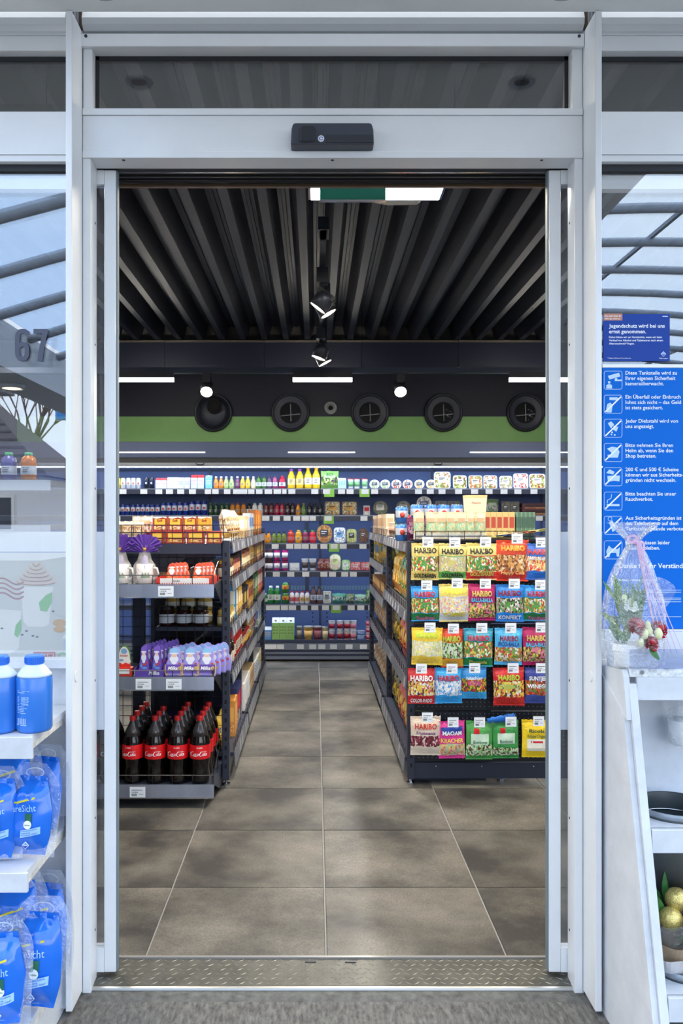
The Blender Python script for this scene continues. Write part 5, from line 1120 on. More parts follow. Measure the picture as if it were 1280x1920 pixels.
# x0,x1,y0,y1 (picture px at the bags' depth), top, bottom, window, texts (string, rel z, rel width, colour), description
BAGS = [
 (770, 822, 1019, 1087, (232, 208, 120), (226, 200, 110), CANDY, (('HARIBO', .80, .80, BK), ('GOLDBÄREN', .12, .8, BK)), 'gold bag of gummy bears, first in the top row'),
 (822, 873, 1020, 1086, (232, 212, 130), (90, 170, 80), PALE, (('HARIBO', .78, .8, BK), ('GOLDBÄREN', .12, .8, BK)), 'gold and green bag of gummy bears in the top row'),
 (873, 931, 1019, 1087, (234, 214, 126), (196, 40, 36), CANDY, (('HARIBO', .78, .74, BK), ('SAFT', .34, .4, (40, 130, 60)), ('GOLDBÄREN', .17, .76, GD)), 'gold and red bag of juicy gummy bears'),
 (929, 990, 1013, 1089, (222, 70, 34), (206, 40, 30), COLS, (('HARIBO', .80, .72, (240, 170, 50)), ('Happy Cola', .22, .72, (244, 214, 130))), 'orange and red bag of cola gummies'),
 (984, 1036, 1020, 1086, (60, 110, 200), (40, 110, 200), ((230, 226, 214), (226, 120, 80), (240, 200, 120), (206, 60, 60)), (('HARIBO', .77, .84, (206, 66, 50)), ('Milchbären', .62, .76, WT)), 'blue bag of milk gummies, last in the top row'),
 (771, 823, 1099, 1164, (50, 150, 222), (30, 120, 66), CANDY, (('HARIBO', .76, .72, RD), ('Tropifrutti', .1, .66, (220, 90, 170))), 'blue and green bag of tropical gummies, first in its row'),
 (823, 880, 1095, 1165, (236, 214, 120), (196, 200, 206), ((236, 226, 214), (226, 170, 160), (240, 220, 150), (206, 214, 220)), (('HARIBO', .80, .72, Y_), ('POMMES', .2, .7, (206, 190, 70))), 'yellow and silver bag of sour chips'),
 (877, 928, 1096, 1163, (176, 26, 96), (176, 26, 96), ((120, 60, 40), (226, 200, 90), (226, 130, 150), (110, 150, 70)), (('HARIBO', .74, .72, GD), ('BALLA-BALLA', .58, .78, LB)), 'magenta bag of candy rolls in the second row'),
 (929, 981, 1096, 1165, (40, 130, 220), (30, 130, 220), DARKC, (('HARIBO', .76, .8, (130, 20, 40)), ('KONFEKT', .12, .8, WT)), 'bright blue bag of liquorice candy'),
 (980, 1032, 1098, 1164, (50, 150, 222), (30, 120, 66), CANDY, (('HARIBO', .76, .72, RD), ('Tropifrutti', .1, .66, (220, 90, 170))), 'blue and green bag of tropical gummies, last in its row'),
 (771, 829, 1177, 1246, (240, 206, 60), (236, 200, 70), ((236, 232, 214), (240, 226, 150), (226, 220, 190), (206, 214, 130)), (('HARIBO', .80, .72, GN),), 'yellow bag of pale gummies, first in the third row'),
 (826, 868, 1179, 1251, (206, 60, 40), (220, 160, 40), GREENC, (('HARIBO', .74, .76, GN),), 'red and yellow bag of sour gummies in the third row'),
 (868, 923, 1178, 1249, (60, 160, 190), (20, 120, 60), CANDY, (('HARIBO', .74, .72, RD), ('Phantasia', .13, .6, (226, 220, 90))), 'green and blue bag of mixed gummies in the third row'),
 (926, 978, 1178, 1246, (80, 180, 232), (80, 180, 232), ((214, 170, 60), (196, 70, 60), (110, 150, 70), (230, 226, 214)), (('HARIBO', .72, .66, (140, 30, 60)), ('PICO-BALLA', .58, .76, (40, 60, 140))), 'light blue bag of little candy balls'),
 (979, 1031, 1177, 1246, (176, 26, 96), (176, 26, 96), ((120, 60, 40), (226, 200, 90), (226, 130, 150), (110, 150, 70)), (('HARIBO', .72, .72, GD), ('BALLA-BALLA', .56, .78, LB)), 'magenta bag of candy rolls in the third row'),
 (764, 815, 1253, 1319, (200, 40, 46), (196, 30, 40), ((230, 226, 220), (90, 60, 50), (226, 190, 80), (200, 90, 100), (214, 220, 226)), (('HARIBO', .72, .82, WT), ('COLOR-RADO', .1, .8, WT)), 'red bag of coloured candy, first in the fourth row'),
 (815, 866, 1253, 1318, (60, 170, 232), (40, 160, 230), ((206, 220, 232), (90, 160, 220), (232, 232, 232), (170, 190, 210)), (('HARIBO', .72, .78, RD),), 'light blue and white bag of gummies in the fourth row'),
 (865, 912, 1252, 1309, (50, 140, 210), (60, 170, 226), ((60, 110, 50), (120, 40, 60), (220, 190, 50), (206, 60, 50)), (('hitschler', .7, .64, WT), ('HITSCHIES', .52, .5, (220, 90, 160))), 'small blue bag of chewy candy sticks'),
 (925, 983, 1252, 1322, (200, 36, 40), (196, 40, 36), ((196, 70, 50), (90, 60, 50), (230, 190, 70), (230, 226, 214), (60, 90, 170)), (('HARIBO', .74, .68, GN), ('Mini', .62, .26, (240, 220, 80)), ('COLOR-RADO', .52, .7, (170, 210, 110))), 'red bag of mini coloured candy in the fourth row'),
 (983, 1036, 1252, 1318, (60, 70, 150), (60, 80, 160), ((120, 60, 40), (90, 140, 70), (206, 100, 40), (190, 40, 40)), (('SUNTJENS', .72, .74, WT), ('WINEGUM', .5, .86, WT)), 'blue and white bag of wine gums'),
 (769, 826, 1343, 1415, (226, 206, 186), (226, 210, 190), ((110, 36, 50), (140, 60, 66), (90, 30, 40), (226, 190, 190)), (('HARIBO', .74, .72, (206, 66, 46)), ('Fruitmania', .6, .62, (110, 50, 110))), 'cream bag of berry gummies in the bottom row'),
 (822, 872, 1352, 1421, (226, 60, 150), (226, 70, 150), ((230, 170, 180), (240, 200, 120), (170, 200, 150), (200, 130, 90)), (('MAOAM', .70, .72, WT), ('KRACHER', .5, .84, (250, 210, 90))), 'pink bag of chewy candy in the bottom row'),
 (872, 923, 1352, 1423, (80, 160, 80), (60, 140, 66), GREENC, (('Bonbons', .48, .5, (60, 120, 80)),), 'green bag of mint drops beside the pink bag'),
 (923, 972, 1351, 1421, (60, 150, 76), (40, 130, 60), GREENC, (('Bonbons', .48, .5, (60, 120, 80)),), 'green bag of mint drops beside the yellow bag'),
 (978, 1032, 1350, 1419, (240, 206, 30), (240, 206, 30), ((236, 206, 40), (240, 214, 60)), (('Ricola', .74, .52, (30, 80, 60)), ('Kräuter Original', .60, .62, (90, 110, 60))), 'yellow bag of herb drops, last in the bottom row'),
]
def hook(x, z, tw=.06):
    h = part('hook', MB().tube([(x-.012, PF, z+.004), (x-.012, BD-.05, z)], .0018, 4).tube([(x-.012, PF, z+.03), (x-.012, BD-.06, z+.026)], .0018, 4), CHROME, PB)
    y = BD-.066
    part('tag_holder', B(x-.032, x+.032, y-.0005, y+.0005, z-.03, z+.034), CLEAR, h); part('price_tag', B(x-.029, x+.029, y-.0022, y-.0008, z-.028, z+.024), TAGW, h)
    part('tag_print', tag_ink(x, y-.0024, z-.002, .058, .05), INK, h)
for i, (x0, x1, y0, y1, top, bot, win, texts, desc) in enumerate(BAGS):
    w_, h_ = px(x1, BD)-px(x0, BD), (y1-y0)*BD/F
    xc, zb = px((x0+x1)/2, BD), pz(y1, BD)
    t = thing('sweets_bag', desc, 'bag', (xc, BD, zb), (-.02, R.uniform(-.02, .02), R.uniform(-.1, .06)), 'sweets bags on the pegboard')
    green = 'mint' in desc; zt, zw = (.72, .1) if green or 'magenta' in desc or 'balls' in desc or 'pink' in desc else (.66, .25)
    if 'magenta' in desc or 'balls' in desc: zt = .5
    if green: zt = .32
    if 'pink' in desc: zt = .42
    if 'cream' in desc: zt = .52
    if 'yellow bag of herb' in desc: zt = .5
    me, f = bag_mesh(w_, h_, .045, bag_mat(top, bot, win, zt, zw, 17), 100+i)
    b = link('foil', me, t)
    cr2 = MB()
    for z0, z1 in ((-.005, .03), (.965, 1.0)):
        for k in range(14):
            a0 = (-.5+k/14)*w_; a1 = a0+w_/14; cr2.add([(a0, -.004, h_*z0), (a1, -.002, h_*z0), (a1, -.002, h_*z1), (a0, -.004, h_*z1)], [(0, 1, 2, 3)])
    link('crimped_seams', cr2.mesh(C(top, .3)), t)
    if green or 'herb' in desc:
        mb = MB(); g0, g1 = (.4, .68) if green else (.18, .5)
        mb.grid(lambda u, v: ((u-.5)*w_*.66, f((u-.5)*w_*.66, h_*(g0+(g1-g0)*v)), h_*(g0+(g1-g0)*v)), 8, 4)
        link('pale_panel', mb.mesh(C((206, 230, 206) if green else (240, 236, 220), .35)), b)
        mb = MB(); gx = -.02 if green else .0
        mb.grid(lambda u, v: (gx+(u-.5)*w_*.2, f(gx+(u-.5)*w_*.2, h_*(.68+.14*v))-.001, h_*(.68+.14*v)), 3, 3) if green else mb.grid(lambda u, v: ((u-.5)*w_*.4, f((u-.5)*w_*.4, h_*(.4+.05*v))-.001, h_*(.4+.05*v)), 3, 2)
        link('red_patch', mb.mesh(RED), b)
    if 'milk gummies' in desc or 'wine' in desc:
        mb = MB(); mb.grid(lambda u, v: ((u-.5)*w_*.9, f((u-.5)*w_*.9, h_*(.66+.16*v))-.0003, h_*(.66+.16*v)), 8, 3); link('name_band', mb.mesh(C((50, 60, 140), .3)), b) if 'wine' in desc else None
    if 'chewy candy in' in desc:
        mb = MB(); mb.grid(lambda u, v: ((u-.5)*w_*.8, f((u-.5)*w_*.8, h_*(.66+.18*v))-.0003, h_*(.66+.18*v+.03*u)), 8, 3); link('name_band', mb.mesh(C((30, 60, 150), .3)), b)
    for s, rz_, rw, col in texts:
        mb = MB(); bold = .035 if s.isupper() else .02
        sf = lambda x, z: f(x, z)-.0012
        big = s.isupper()
        add_text(mb, sf, s, 0, h_*rz_-.012, (.040 if s == 'HARIBO' else .030) if big else .026, w_*rw, bold, .15 if s in ('Tropifrutti', 'Fruitmania', 'Happy Cola', 'Milchbären') else 0)
        link('lettering', mb.mesh(C(col, .4)), b)
    hook(xc+R.uniform(-.01, .014), pz(y0, BD)+.012)
t = thing('blue_sachet', 'flat blue shiny sachet lying on top of the green bags', 'bag', (px(938, BD), BD-.012, pz(1353, BD)), (0, -.12, 0))
me, f = bag_mesh(.15, .035, .014, C((40, 110, 200), .2), 5, 10, 5); link('foil', me, t)
link('edge_crimp', B(.072, .079, -.003, .003, .003, .032).mesh(C((70, 140, 220), .2)), t)
# ================================================================== goods on top of the sweets rack
bz = 1.3425
for i, x in enumerate((785, 808, 826, 845, 864, 883, 900)):
    c = ((226, 206, 160), (150, 190, 150))
    o = stamp(pouch(.15, .06, .035, (226, 206, 170), (236, 234, 224), ((150, 196, 160), (196, 210, 170), (226, 190, 140)), 71+i % 3), 'snack_pouch', 'cream and mint snack pouch in the top basket, %s from the aisle' % ORD[i], 'bag', (px(x, 4.53), 4.53+.006*(i % 2), bz), R.uniform(-.1, .1), -.05, 'cream snack pouches in the top basket')
for i, x in enumerate((772, 797, 836, 855)):
    stamp(pouch(.12, .055, .03, (110, 30, 80), (90, 26, 66), ((140, 50, 100), (206, 180, 190), (90, 20, 60)), 77), 'fruit_pouch', 'purple dried fruit pouch between the cream ones, %s from the aisle' % ORD[i], 'bag', (px(x, 4.58), 4.585, bz), R.uniform(-.2, .2), -.05, 'purple pouches in the top basket')
for i, x in enumerate((753, 781, 807, 831, 856)):
    for k in range(2):
        x_ = px(x, 4.68); z_ = bz if x_ > PX0+.02 else RZL[0][1][0]+.001
        stamp(can(.097, .07, (70, 130, 206), (206, 214, 226), (206, 60, 50)), 'nut_can', 'blue and white nut can, %s of stack %s from the aisle' % (('lower', 'upper')[k], ORD[i]), 'can', (x_, 4.68, z_+k*.098), 0, 0, 'stacked nut cans on the sweets rack')
t = thing('popcorn_box', 'cream tapered snack box behind the purple pouches', 'box', (px(890, 4.8), 4.8, bz))
part('box', MB().prism([(-.045, 0), (.045, 0), (.062, .235), (-.062, .235)], 'y', -.04, .04), C((226, 214, 186), .45), t); part('top_rim', MB().prism([(-.062, .2355), (.062, .2355), (.064, .25), (-.064, .25)], 'y', -.041, .041), C((230, 200, 140), .4), t)
mb = print_mb([('Popcorn', 0, .2, None, .05, .015)], flat(-.0412)); part('lettering', mb, C((176, 50, 40)), t)
for i in range(5):
    o = stamp(boxpack(.15, .032, .07, (214, 184, 120), (176, 70, 50), ((226, 206, 150), (196, 160, 90))), 'chocolate_bar', 'tan chocolate bar standing upright, %s from the aisle' % ORD[i], 'chocolate', (px(911+11.3*i, 4.57), 4.57, bz), group='upright chocolate bars')
for i in range(9):
    stamp(boxpack(.15, .0105, .06, (86, 120, 96) if i % 2 else (110, 140, 116), (60, 90, 76), ((120, 150, 120), (80, 110, 90))), 'gum_pack', 'thin grey green pack in the striped row, %s from the aisle' % ORD[i], 'pack', (px(967+3.9*i, 4.57), 4.57, bz), group='thin green packs')
for i in range(6):
    t = thing('flat_sweet_box', 'flat striped sweet box lying slanted in the basket, %s from the bars' % ORD[i], 'box', (px(925+20*i, 4.52)+.0, 4.515, bz+.012+.008*i), (0, -.10, .0), 'flat boxes in the top basket')
    part('box', B(-.05, .05, -.02, .02, 0, .008), C(((206, 196, 110), (60, 90, 150), (226, 226, 200), (196, 90, 50), (214, 206, 130), (120, 150, 70))[i], .35), t); part('top_print', B(-.046, .046, -.016, .016, .0081, .0088), food_mat(((226, 214, 120), (180, 190, 110), (206, 130, 60)), 12), t)
# ================================================================== snacks along the sweets-side aisle
AR = 'sweets-side aisle'
def chips(c1, c2, win, s, w_=.2, h_=.29): return pouch(h_, w_, .085, c1, c2, win, s)
GREENB = chips((30, 110, 60), (200, 160, 60), ((220, 180, 70), (190, 130, 40), (60, 120, 60), (236, 220, 160)), 81)
YELB = chips((226, 180, 50), (190, 120, 40), ((226, 190, 80), (206, 140, 40), (240, 214, 140)), 82)
REDB = chips((170, 20, 34), (150, 16, 28), ((226, 180, 80), (206, 150, 60), (176, 30, 40), (240, 210, 130)), 83)
CLRB = chips((206, 210, 220), (190, 120, 60), ((214, 190, 150), (190, 140, 90), (120, 150, 200)), 84)
LIMEB = chips((110, 170, 60), (206, 60, 40), ((236, 220, 150), (150, 190, 80), (230, 140, 60), (206, 60, 40)), 85)
BLKB = chips((36, 40, 34), (60, 50, 30), ((226, 200, 60), (60, 60, 40), (196, 150, 50)), 86)
BRDB = pouch(.2, .18, .1, (214, 196, 170), (206, 180, 150), ((220, 196, 160), (190, 150, 110), (230, 220, 206)), 87)
aisle_row(-1, .585, 4.66, 6.08, RZL[0][1][1], [(CLRB, 'crisps_bag', 'bag', 'clear and white crisps bag', .2, 1, -.15), (GREENB, 'crisps_bag', 'bag', 'green and yellow crisps bag', .21, 3, -.15), (YELB, 'crisps_bag', 'bag', 'yellow crisps bag', .21, 2, -.15)], AR+' upper shelf')
aisle_row(-1, .585, 4.66, 6.08, RZL[0][1][2], [(YELB, 'crisps_bag', 'bag', 'yellow crisps bag', .2, 2, -.15), (REDB, 'crisps_bag', 'bag', 'red crisps bag', .21, 2, -.15), (BLKB, 'crisps_bag', 'bag', 'black and yellow crisps bag', .21, 2, -.15)], AR+' middle shelf')
aisle_row(-1, .585, 4.66, 6.08, RZL[0][1][3], [(LIMEB, 'crisps_bag', 'bag', 'lime green and orange crisps bag', .21, 2, -.15), (REDB, 'crisps_bag', 'bag', 'red crisps bag', .21, 2, -.15), (BLKB, 'crisps_bag', 'bag', 'black and yellow crisps bag', .21, 2, -.15)], AR+' bottom shelf')
aisle_row(-1, .57, 4.98, 6.08, RZL[0][1][0], [(can(.15, .08, (200, 60, 40), (236, 190, 60), (240, 240, 230)), 'crisps_can', 'can', 'orange crisps can', .09, 4, 0), (bottle(.17, .06, (60, 100, 50), (220, 190, 50), (150, 170, 70), 1), 'sauce_bottle', 'bottle', 'green sauce bottle with yellow cap', .07, 3, 0), (cup(.1, .09, (226, 206, 190), (236, 226, 214), (190, 130, 100)), 'snack_cup', 'cup', 'cream snack cup', .1, 4, 0)], AR+' top shelf')
aisle_row(-1, .57, 6.16, 7.62, RZL[1][1][0], [(boxpack(.16, .11, .06, (226, 206, 180), (206, 160, 120), ((200, 150, 110), (236, 220, 196))), 'snack_box', 'box', 'cream snack box', .115, 7, 0), (boxpack(.15, .11, .06, (206, 190, 170), (120, 90, 70), ((190, 150, 110), (236, 220, 196))), 'snack_box', 'box', 'taupe snack box', .115, 5, 0)], AR+' top shelf')
aisle_row(-1, .57, 6.16, 7.62, RZL[1][1][1], [(can(.15, .085, (170, 176, 150), (206, 200, 120), (200, 160, 60)), 'tin_can', 'can', 'silver green tin can', .09, 6, 0), (boxpack(.16, .1, .06, (206, 180, 60), (40, 120, 190), ((230, 200, 100), (190, 130, 60))), 'snack_box', 'box', 'yellow and blue snack box', .11, 7, 0)], AR+' second shelf')
aisle_row(-1, .57, 6.16, 7.62, RZL[1][1][2], [(boxpack(.1, .13, .1, (190, 140, 70), (226, 190, 120), ((200, 150, 80), (150, 100, 50))), 'rusk_pack', 'pack', 'golden rusk pack', .135, 10, 0)], AR+' third shelf')
aisle_row(-1, .58, 6.16, 7.62, RZL[1][1][3], [(BRDB, 'bread_bag', 'bag', 'clear bread roll bag', .18, 8, -.1)], AR+' fourth shelf')
aisle_row(-1, .58, 6.16, 7.62, RZL[1][1][4], [(BRDB, 'bread_bag', 'bag', 'clear bag of pale bread', .18, 8, -.1)], AR+' bottom shelf')
# ================================================================== outside: notices on the glass
PY = SY+.027                                     # posters sit just in front of the pane
def qx(x): return px(x, PY)
def qz(y): return pz(y, PY)
PBLUE = mat('poster_blue', (4, 104, 202), .6, spec=.15)
t = thing('info_poster', 'large blue notice poster with white pictograms on the side window', 'poster', (0, PY, 0))
part('sheet', B(qx(1129), qx(1400), -.001, 0, qz(1179), qz(690)), PBLUE, t)
part('white_border', MB().box(qx(1129), qx(1402), -.0006, .0004, qz(689), qz(683)).box(qx(1129), qx(1402), -.0006, .0004, qz(1184), qz(1180)), WHT, t)
yt = -.0014; PW = mat('poster_white_print', (236, 242, 250), .4)
LINES = [(702, ('Diese Tankstelle wird zu', 'Ihrer eigenen Sicherheit', 'kameraüberwacht.')), (747, ('Ein Überfall oder Einbruch', 'lohnt sich nicht – das Geld', 'ist stets gesichert.')), (792, ('Jeder Diebstahl wird von', 'uns angezeigt.')), (837.5, ('Bitte nehmen Sie Ihren', 'Helm ab, wenn Sie den', 'Shop betreten.')), (883, ('200 € und 500 € Scheine', 'können wir aus Sicherheits-', 'gründen nicht wechseln.')), (928.5, ('Bitte beachten Sie unser', 'Rauchverbot.')), (974, ('Aus Sicherheitsgründen ist', 'das Telefonieren auf dem', 'Tankstellengelände verboten.')), (1020, ('Hunde müssen leider', 'draußen bleiben.'))]
ps = PY/F
mb = MB()
for y, ls in LINES:
    for i, s in enumerate(ls): add_text(mb, flat(yt), s, qx(1172), qz(y+10*i+.5), 9.7*ps, None, .012, 0, 'l')
add_text(mb, flat(yt), 'Danke für Ihr Verständnis!', qx(1160), qz(1065), 12.8*ps, None, .016, 0, 'l')
add_text(mb, flat(yt), 'Wir nehmen Ihr Pfand gern zurück und', qx(1150), qz(1089), 5*ps, None, .02, 0, 'l')
for y in (1106, 1110, 1121, 1124, 1128, 1156): mb.box(qx(1150), qx(1276), yt, yt+.0003, qz(y+.8), qz(y))
part('lettering', mb, PW, t)
for k, (y, _) in enumerate(LINES):
    x0, x1, y0, y1 = qx(1132), qx(1165.5), qz(y+28), qz(y-6)
    w_ = x1-x0; cx, cz_ = (x0+x1)/2, (y0+y1)/2
    mb = MB()
    r = .006; fr_ = []
    for sx, sy_, a0 in ((1, 1, 0), (-1, 1, 90), (-1, -1, 180), (1, -1, 270)):
        for i in range(4): a = math.radians(a0+30*i); fr_.append((cx+sx*(w_/2-r)+r*math.cos(a), cz_+sy_*((y1-y0)/2-r)+r*math.sin(a)))
    fr_.append(fr_[0]); ribbon(mb, fr_, .0014, flat(yt))
    u = w_/34
    def at_(a, b): return (x0+a*u, y1-b*u)
    def poly(pts): mb.add([(at_(a, b)[0], yt, at_(a, b)[1]) for a, b in pts], [tuple(range(len(pts)))])
    if k == 0: poly([(7, 9), (28, 3), (31, 10), (10, 16)]); poly([(20, 14), (24, 13), (25, 16), (33, 16), (33, 19), (20, 19)]); poly([(4, 33), (4, 27), (7, 25), (12, 25), (15, 27), (15, 33)]); disc(mb, *at_(9.5, 21.5), 2.6*u, 2.6*u, yt)
    if k == 1: poly([(10, 4), (26, 4), (26, 8), (22, 10), (10, 9)]); poly([(4, 26), (6, 17), (12, 14), (16, 20), (14, 33), (5, 33)])
    if k == 2: poly([(7, 8), (13, 4), (19, 10), (13, 18)]); poly([(18, 12), (27, 15), (23, 24), (17, 20)]); disc(mb, *at_(15, 25), 1.8*u, 1.8*u, yt); disc(mb, *at_(14, 29), 1.6*u, 1.6*u, yt); disc(mb, *at_(20, 30), 1.6*u, 1.6*u, yt)
    if k == 3: poly([(5, 10), (15, 6), (25, 8), (29, 16), (26, 27), (8, 27), (6, 22), (15, 20), (12, 16)])
    if k == 4: poly([(4, 10), (10, 3), (20, 8), (17, 13)]); poly([(6, 16), (16, 15), (30, 15), (29, 26), (18, 25), (7, 27)])
    if k == 5: poly([(5, 23), (29, 23), (29, 27), (5, 27)]); ribbon(mb, [at_(6, 21), at_(6, 16), at_(13, 12), at_(14, 4)], .002, flat(yt))
    if k == 6: ribbon(mb, [at_(*p) for p in [(11+4*math.cos(a), 5+4*math.sin(a)) for a in (0, .9, 1.8, 2.7, 3.6, 4.5, 5.4, 6.28)]], .0016, flat(yt)); poly([(9, 11), (16, 8), (22, 26), (16, 30)])
    if k == 7: poly([(4, 20), (9, 9), (14, 14), (25, 16), (30, 12), (28, 30), (24, 30), (23, 23), (12, 23), (10, 31), (6, 31)])
    part('pictogram', mb, mat('pictogram_print', (190, 214, 242), .4), t)
    if k: mb = MB(); ribbon(mb, [at_(2, 32), at_(32, 3)], .0042, flat(yt-.0005)); part('slash', mb, PW, t)
t = thing('age_notice', 'small dark blue age check notice above the large blue poster', 'poster', (0, PY, 0))
part('sheet', B(qx(1131), qx(1255), -.001, 0, qz(677), qz(589)), mat('notice_blue', (26, 66, 152), .5, spec=.2), t)
part('copper_corner', B(qx(1131), qx(1166), -.0016, -.0011, qz(601), qz(588)), C((186, 122, 96), .4), t)
mb = MB()
for s, x, y, sz_ in (('Jugendschutz wird bei uns', 1141, 614.5, 9.9), ('ernst genommen.', 1141, 625, 9.9), ('Daher bitten wir um Verständnis, wenn wir beim', 1141, 634, 5.0), ('Verkauf von Alkohol und Tabakwaren nach einem', 1141, 640, 5.0), ('Altersnachweis* fragen.', 1141, 646, 5.0), ('* Gültiger Nachweis: Personalausweis', 1138, 672.5, 2.9), ('Alles super.', 1235, 673, 3.6)):
    add_text(mb, flat(yt), s, qx(x), qz(y), sz_*ps, None, .016 if sz_ > 4 else .004, 0, 'l')
for s, y in (('Man sieht Ihnen Ihr', 594), ('Alter gar nicht an.', 599)): add_text(mb, flat(yt-.0005), s, qx(1133), qz(y), 4.0*ps, None, .016, 0, 'l')
mb.box(qx(1241), qx(1251), yt, yt+.0003, qz(594), qz(592.8))
part('lettering', mb, PW, t)
def diamond(parent, cx, cz_, r, y):
    part('logo_diamond', MB().add([(cx+a*r, y, cz_+b*r) for a, b in ((1, 0), (0, 1), (-1, 0), (0, -1))], [(0, 1, 2, 3)]), C((226, 234, 244), .3), parent)
    part('logo_diamond', MB().add([(cx+a*r*.86, y-.0004, cz_+b*r*.86) for a, b in ((1, 0), (0, -1), (-1, 0))], [(0, 1, 2)]), C((20, 60, 160), .3), parent)
    part('logo_diamond', MB().add([(cx+a*r*.86, y-.0004, cz_+b*r*.86) for a, b in ((.8, .1), (0, .9), (-.8, .1))], [(0, 1, 2)]), C((90, 150, 220), .3), parent)
    m_ = MB(); add_text(m_, flat(y-.0008), 'ARAL', cx, cz_-r*.14, None, r*.9, .03); part('logo_lettering', m_, PW, parent)
diamond(t, qx(1243), qz(664), 5*ps, yt)
# house number
t = thing('house_number', 'dark grey number 67 on the side window', 'lettering', (0, PY-.001, 0))
NUMV = mat('number_vinyl', (66, 72, 92), .5)
m_ = MB(); q6 = [(52, 629), (51, 623.5), (47, 621.3), (42, 621), (37, 622), (34, 626), (32.8, 632), (32.5, 647), (32.8, 662), (34, 668.5), (37, 672.2), (42, 673), (47, 672), (50, 668), (51, 662), (51, 655), (50, 649.5), (47, 646), (42, 645.5), (37.5, 647), (34.5, 651)]
ribbon(m_, [(qx(a), qz(b)) for a, b in q6[:13]], 8.6*ps, flat(-.001)); ribbon(m_, [(qx(a), qz(b)) for a, b in q6[11:]], 8.6*ps, flat(-.0016)); part('digit', m_, NUMV, t)
m_ = MB(); ribbon(m_, [(qx(63), qz(621.2)), (qx(90), qz(621.2))], 8.4*ps, flat(-.001)); ribbon(m_, [(qx(85.5), qz(621.2)), (qx(82), qz(637)), (qx(78), qz(655)), (qx(75), qz(677))], 9.2*ps, flat(-.0012)); part('digit', m_, NUMV, t)
# frosted drinks poster in the window
t = thing('drinks_poster', 'faded white poster with cream-topped cups behind the frosted window', 'poster', (0, SY+.040, 0))
dy = SY+.04
def rx_(x): return px(x, dy)
def rz_(y): return pz(y, dy)
part('sheet', B(rx_(-260), rx_(124), -.001, 0, rz_(1236), rz_(997)), mat('faded_paper', (212, 220, 226), .5), t)
part('blue_line', B(rx_(-260), rx_(124), -.0016, -.0011, rz_(1036), rz_(1034.5)), C((110, 136, 180), .5), t)
part('grey_field', B(rx_(-260), rx_(124), -.0014, -.0011, rz_(1236), rz_(1037)), mat('faded_field', (206, 212, 212), .5), t)
def fade(c): return tuple(int(v*.55+208*.45) for v in c)
mb = MB().add([(rx_(a), -.0018, rz_(b)) for a, b in ((40, 1100), (100, 1100), (92, 1170), (84, 1175), (52, 1175), (44, 1165))], [(0, 1, 2, 3, 4, 5)]); mb.add([(rx_(a), -.0018, rz_(b)) for a, b in ((-30, 1140), (40, 1145), (36, 1215), (20, 1225), (-20, 1225))], [(0, 1, 2, 3, 4)])
part('printed_cup', mb, mat('printed_cup', (226, 229, 228), .5), t)
m1, m2 = MB(), MB()
for i in range(6):
    ribbon(m1, arc(66, 0, 38-5*i, 7, 190, 350, 12) and [(rx_(68+(38-6*i)*math.cos(a)), rz_(1088-7*i-6*math.sin(a))) for a in [math.radians(180+18*j) for j in range(11)]], .0085, flat(-.0020))
    ribbon(m2, [(rx_(68+(36-6*i)*math.cos(a)), rz_(1091-7*i-6*math.sin(a))) for a in [math.radians(190+16*j) for j in range(11)]], .003, flat(-.0023))
part('printed_cream', m1, mat('printed_cream', (214, 204, 198), .5), t); part('printed_caramel', m2, mat('printed_caramel', (176, 160, 158), .5), t)
m1 = MB()
for i in range(4): ribbon(m1, [(rx_(-10+a), rz_(1090+9*i-6*math.sin(a/9))) for a in range(0, 56, 5)], .005, flat(-.0021))
part('printed_sauce', m1, mat('printed_sauce', (180, 150, 160), .5), t)
m1 = MB().add([(rx_(a), -.0021, rz_(b)) for a, b in ((98, 1110), (86, 1116), (73, 1130), (76, 1145), (88, 1147), (97, 1130))], [tuple(range(6))]).add([(rx_(a), -.0021, rz_(b)) for a, b in ((40, 1160), (30, 1172), (27, 1190), (34, 1196), (40, 1180))], [tuple(range(5))])
part('printed_leaf', m1, mat('printed_leaf', (150, 200, 160), .5), t)
m1 = MB(); disc(m1, rx_(112), rz_(1168), .022, .012, -.002); disc(m1, rx_(112), rz_(1180), .02, .01, -.0022); part('printed_nut', m1, mat('printed_nut', (206, 180, 150), .5), t)
m1 = MB()
for a, b in ((50, 1183), (42, 1190), (62, 1192), (70, 1194), (100, 1146), (4, 1178)): disc(m1, rx_(a), rz_(b), .005, .003, -.0021, 8)
part('printed_bean', m1, mat('printed_bean', (120, 130, 150), .5), t)
part('red_logo_frame', B(rx_(63), rx_(104), -.0018, -.0014, rz_(1236), rz_(1222)), mat('faded_red', (186, 120, 130), .5), t); part('logo_field', B(rx_(65), rx_(102), -.0022, -.0019, rz_(1236), rz_(1225)), mat('faded_pale', (214, 206, 210), .5), t)
m1 = MB(); add_text(m1, flat(-.0026), 'REWE', rx_(83), rz_(1236), None, .055, .03); part('lettering', m1, mat('faded_red2', (178, 96, 110), .5), t)
m1 = MB(); ribbon(m1, [(rx_(118+8*math.cos(a)), rz_(1232-8*math.sin(a))) for a in [.3+.5*i for i in range(9)]], .004, flat(-.0022)); part('green_ring', m1, mat('printed_leaf2', (140, 196, 140), .5), t)
